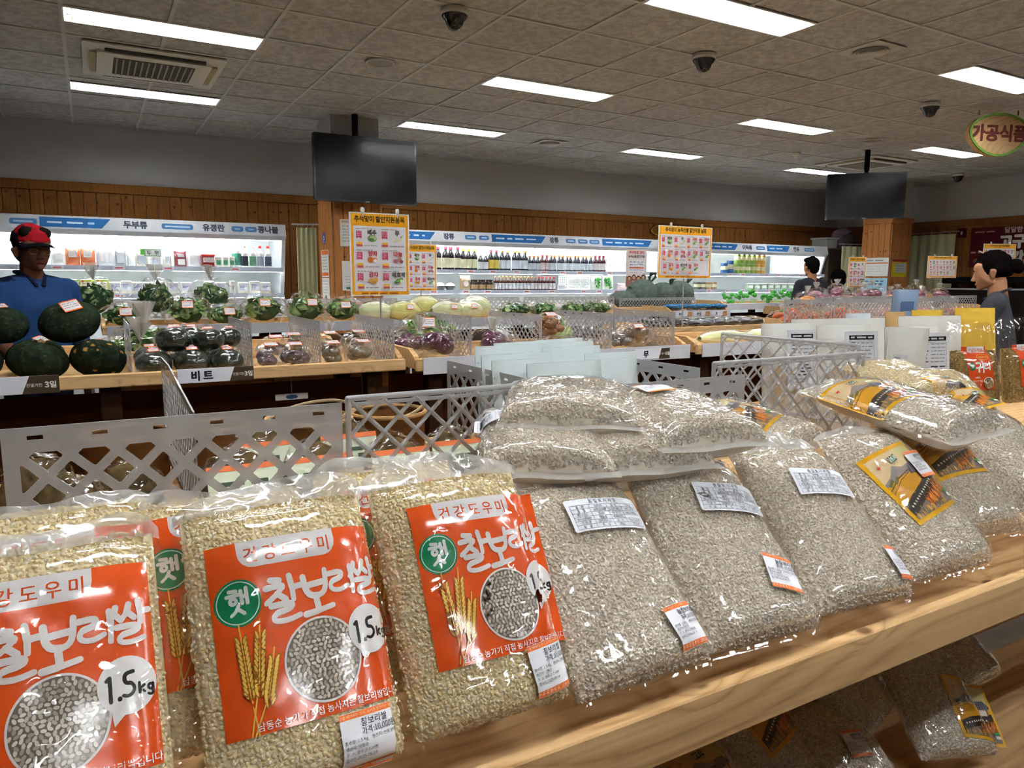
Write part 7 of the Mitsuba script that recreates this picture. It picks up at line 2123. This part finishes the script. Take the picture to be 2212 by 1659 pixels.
for i, (x, y, w, zt, yw, lw, lb) in enumerate(((1.955, 1.60, 0.18, 1.225, -16, 0.105, 'white paper pouch with white table label, first from left'), (2.11, 1.50, 0.20, 1.222, -17, 0.12, 'white paper pouch with grey table label, second from left'),
                                               (2.27, 1.42, 0.12, 1.214, -75, 0.0, 'white paper pouch turned edge on'), (2.40, 1.44, 0.25, 1.212, -12, 0.125, 'wide white paper pouch with a flat white label, third from left'))):
    t = thing('paper_pouch', lb, 'food pouch')
    h = zt - 0.846
    tr = rest_on(x, y, 0.846, yw)
    part(t, 'body', moved(pillow_mesh(w, h, 0.075, n=(11, 14), seed=i, lean=0.10), tr), 'm_satin', '#c3c2bd', smooth=True)
    part(t, 'window', moved(moved(pillow_mesh(w * 0.22, h * 0.30, 0.005, seed=i), rest_on(-w * 0.33, -0.036, h * 0.34)), tr), 'm_gloss', '#b4a48c', smooth=True)
    if lw:
        R = tr[:3, :3]
        O = R @ np.array([w * 0.10, -0.0385 + 0.10 * (h - 0.31), h - 0.112]) + tr[:3, 3]
        part(t, 'label', moved(extrude(sbox(-lw / 2, -0.095, lw / 2, 0.095), 0.001), frame(O, R @ [1, 0, 0], R @ np.array([0, 0.10, 0.995]), R @ [0, -1, 0])), 'm_satin', '#c9ccd2')
        print_part(t, 'label_print', paper_panel(lw, 0.19, i), on_plane(O + R @ np.array([0, -0.0012, 0]), R @ [1, 0, 0], R @ np.array([0, 0.10, 0.995]), R @ [0, -1, 0]))
    else:
        R = tr[:3, :3]
        O = R @ np.array([0, -0.0385, h * 0.5]) + tr[:3, 3]
        print_part(t, 'label_print', [(sbox(-0.022, -0.10, 0.022, 0.10), '#b4b6ba'), (lines(-0.018, 0.018, 0.085, 9, 0.02, 0.006, 3), '#55575c')], on_plane(O, R @ [1, 0, 0], R @ np.array([0, 0.10, 0.995]), R @ [0, -1, 0]))
for i, (x, y, w, zt, col, lb) in enumerate(((2.17, 1.66, 0.17, 1.232, '#bdbcb6', 'white pouch top behind the paper pouches, left'), (2.45, 1.68, 0.24, 1.228, '#c3c3bf', 'white pouch top behind the paper pouches, middle'), (2.80, 1.62, 0.30, 1.232, '#c0c0bb', 'white pouch top behind the oat pouches'),
                                             (2.62, 1.80, 0.12, 1.238, '#b4bcc4', 'silver grey pouch top with a dark stamp at the back'), (2.86, 1.80, 0.10, 1.240, '#a8875a', 'kraft paper pouch top at the back'), (3.05, 1.78, 0.16, 1.245, '#b99a3a', 'golden pouch top at the back right'), (3.30, 1.72, 0.22, 1.252, '#c09f3f', 'golden pouch top at the far right'))):
    zip_pouch(lb, None, x, y, 0.846, w, zt - 0.846, -14, col, 0.05)
t = thing('printed_pouch', 'leaning pale blue printed pouch in front of the woman', 'food pouch')
tr = rest_on(3.03, 1.92, 0.90, -22)
part(t, 'body', moved(pillow_mesh(0.12, 0.43, 0.05, n=(11, 14), seed=4, lean=-0.05), tr), 'm_gloss', '#7f93b0', smooth=True)
R = tr[:3, :3]
print_part(t, 'print', [(sbox(-0.03, 0.02, 0.03, 0.08), '#4f6488'), (sbox(-0.045, -0.09, 0.045, 0.0), '#b4b6be'), (lines(-0.035, 0.035, -0.02, 3, 0.025, 0.007, 3), '#6f7686')], on_plane(R @ np.array([0, -0.034, 0.30]) + tr[:3, 3], R @ [1, 0, 0], R @ np.array([0, -0.05, 1]), R @ [0, -1, 0]))

# dried greens and herbs in printed packs behind the frosted divider
def herb_pack(label, x, y, z, w, h, yaw, pitch, seed, paper=True):
    t = thing('herb_pack', label, 'food pack')
    U, V, N = euler(yaw, pitch)
    O = np.array([x, y, z])
    b = blob((w / 2, 0.028, h / 2), seed, 0.12, 2)
    P = b.vertices
    b = trimesh.Trimesh(O + P[:, :1] * U + (P[:, 2:3] + h / 2) * V + P[:, 1:2] * -N, b.faces, process=False)
    part(t, 'dried_leaves', b, 'm_satin', colors=shade(b, '#2a2016', '#5a4a30', seed, 80), smooth=True)
    f = film_over((w / 2 * 1.06, 0.034, h / 2 * 1.04), seed, 0.12)
    Q = f.vertices
    part(t, 'film', trimesh.Trimesh(O + Q[:, :1] * U + (Q[:, 2:3] + h / 2) * V + Q[:, 1:2] * -N, f.faces, process=False), 'm_film', smooth=True)
    if paper:
        L = [(rrect(-w * 0.44, -0.055, w * 0.44, 0.055, 0.004), '#c9d0b9'), (sbox(-w * 0.44, -0.055, w * 0.44, -0.012), '#d9dcd9'), (sbox(-w * 0.44, -0.018, w * 0.44, -0.012), '#2a3430'), (sbox(-w * 0.44, 0.043, w * 0.44, 0.055), '#d3744a'),
             (lines(-w * 0.3, w * 0.3, 0.012, 2, 0.016, 0.009, seed), '#3a453a')]
        print_part(t, 'paper_label', L, on_plane(O + V * h * 0.5 + N * 0.040, U, V, N), 'm_satin')
    return t


for i, (x, y, yw, pt, lb) in enumerate(((0.235, 1.42, 0, 55, 'packed dried greens with pale green label behind the frosted divider, left'), (0.395, 1.42, 4, 55, 'packed dried greens with pale green label between the two dividers'), (0.555, 1.40, 0, 55, 'packed dried greens with pale green label behind the clear divider'),
                                        (0.70, 1.42, -4, 55, 'packed dried greens with pale green label at the right of the clear divider'), (0.31, 1.60, 0, 60, 'packed dried greens in the rear rank, left'), (0.50, 1.60, 0, 60, 'packed dried greens in the rear rank, right'))):
    herb_pack(lb, x, y, 0.85, 0.15, 0.20, yw, pt, 300 + i)
for i, (x, y, lb) in enumerate(((-0.06, 1.45, 'film bag of dark dried leaves at the far left behind the divider'), (0.04, 1.50, 'film bag of dark dried leaves, second behind the divider'), (-0.12, 1.66, 'film bag of dark dried leaves in the rear at the left'))):
    herb_pack(lb, x, y, 0.85, 0.13, 0.17, 0, 62, 320 + i, False)
# shallow woven baskets along the back
for i, (x, y, rx, lb) in enumerate(((0.46, 1.84, 0.105, 'brown woven basket with a loose hoop behind the frosted divider'), (0.67, 1.84, 0.10, 'brown woven basket left of the clear divider'), (0.24, 1.86, 0.08, 'low brown woven basket by the slanted divider'), (0.05, 1.86, 0.09, 'low brown woven basket at the left'))):
    t = thing('woven_basket', lb, 'basket')
    tr = rest_on(x, y, 0.846)
    bowl = lathe([(0, 0), (rx * 0.7, 0), (rx * 0.95, 0.07), (rx, 0.16), (rx * 0.97, 0.16), (rx * 0.9, 0.07), (rx * 0.66, 0.008), (0, 0.008)], 32)
    k = 1 + 0.015 * np.sign(np.sin(np.arctan2(bowl.vertices[:, 1], bowl.vertices[:, 0]) * 16 + bowl.vertices[:, 2] * 300))
    bowl.vertices[:, :2] *= k[:, None]
    part(t, 'bowl', moved(bowl, tr), 'm_satin', '#5a3a20')
    part(t, 'rim', moved(tube([(rx * math.cos(w), rx * math.sin(w), 0.165) for w in np.linspace(0, 2 * np.pi, 33)], 0.006, 6), tr), 'm_satin', '#a8845a')
    if i < 2:
        part(t, 'hoop', moved(tube([(rx * 1.02 * math.cos(w), rx * 0.5 * math.sin(w), 0.172 + 0.022 * math.sin(w) + 0.018 * math.cos(w)) for w in np.linspace(0, 2 * np.pi, 33)], 0.0045, 6), tr), 'm_satin', '#9a8468')
t = thing('price_plate', 'small white plate with a blue oval under the pine table', 'sign')
part(t, 'plate', rbx(0.66, 0.80, 3.20, 3.204, 0.845, 0.872, 0.001), 'm_satin', '#d9d9d6')
print_part(t, 'oval', [(affinity.scale(Point(0.0, 0.0).buffer(0.016), 1.6, 0.6), '#3a4f7d')], on_plane((0.73, 3.1995, 0.858), (1, 0, 0), (0, 0, 1), (0, -1, 0)))
part(t, 'hanger', tube([(0.73, 3.203, 0.87), (0.73, 3.203, 0.99)], 0.002, 5), 'm_satin', '#8d8d8d')

# ---------------------------------------------------------------- the shaded lower shelf: golden labelled bags
for i, (x, y, z, yw, pt, rl, w, h, yl, pr, lb) in enumerate(((1.06, 0.90, 0.15, 0, 40, 0, 0.235, 0.33, (0.02, 0.20, 0), None, 'golden labelled barley bag on the lower shelf, first from left'),
                                                              (1.32, 0.98, 0.20, 6, 42, 6, 0.235, 0.33, (0.03, 0.19, 4), None, 'golden labelled barley bag on the lower shelf, second from left'),
                                                              (1.46, 0.88, 0.15, -4, 36, -3, 0.25, 0.36, None, (0.02, 0.16, -6), 'barley bag with a white sticker and crumpled film on the lower shelf'),
                                                              (1.64, 1.02, 0.26, 8, 40, 8, 0.235, 0.33, (0.035, 0.20, 6), None, 'golden labelled barley bag in the rear of the lower shelf'),
                                                              (1.80, 0.90, 0.19, -6, 42, -10, 0.25, 0.34, (0.09, 0.10, -8), None, 'barley bag with shiny film at the right end of the lower shelf'),
                                                              (2.05, 1.0, 0.26, 0, 40, 0, 0.25, 0.33, (0.0, 0.22, 0), None, 'golden labelled barley bag far right on the lower shelf'),
                                                              (0.80, 0.92, 0.14, 0, 40, 0, 0.235, 0.33, (0.0, 0.2, 0), None, 'golden labelled barley bag under the rail at the left'))):
    b = Bag((x, y, z), yw, pt, rl, w, h, 0.085, 0.86 if yl else 0.80, seed=60 + i)
    b.build('barley_bag', lb, None, 'grey', 0.0055, 1.15, (56, 76), True, [('label', YE, *yl, 0.009)] if yl else [], [('price_label', PL_Y(), *pr, 0.009)] if pr else [])

# unseen shelf added behind the shopper to keep far lamps off the lower shelf
t = thing('added_shelf', 'unseen tall shelf added behind the shopper to block lamp light', 'shelf')
part(t, 'back_board', bx(-2.2, 4.5, -1.32, -1.28, 0, 1.9), 'm_satin', '#6a5a48')
part(t, 'base', bx(-2.2, 4.5, -1.28, -0.95, 0, 0.2), 'm_satin', '#4a3a2c')
for z in (0.6, 1.0, 1.4, 1.8):
    part(t, 'board', bx(-2.2, 4.5, -1.28, -0.98, z, z + 0.025), 'm_satin', '#8a7458')
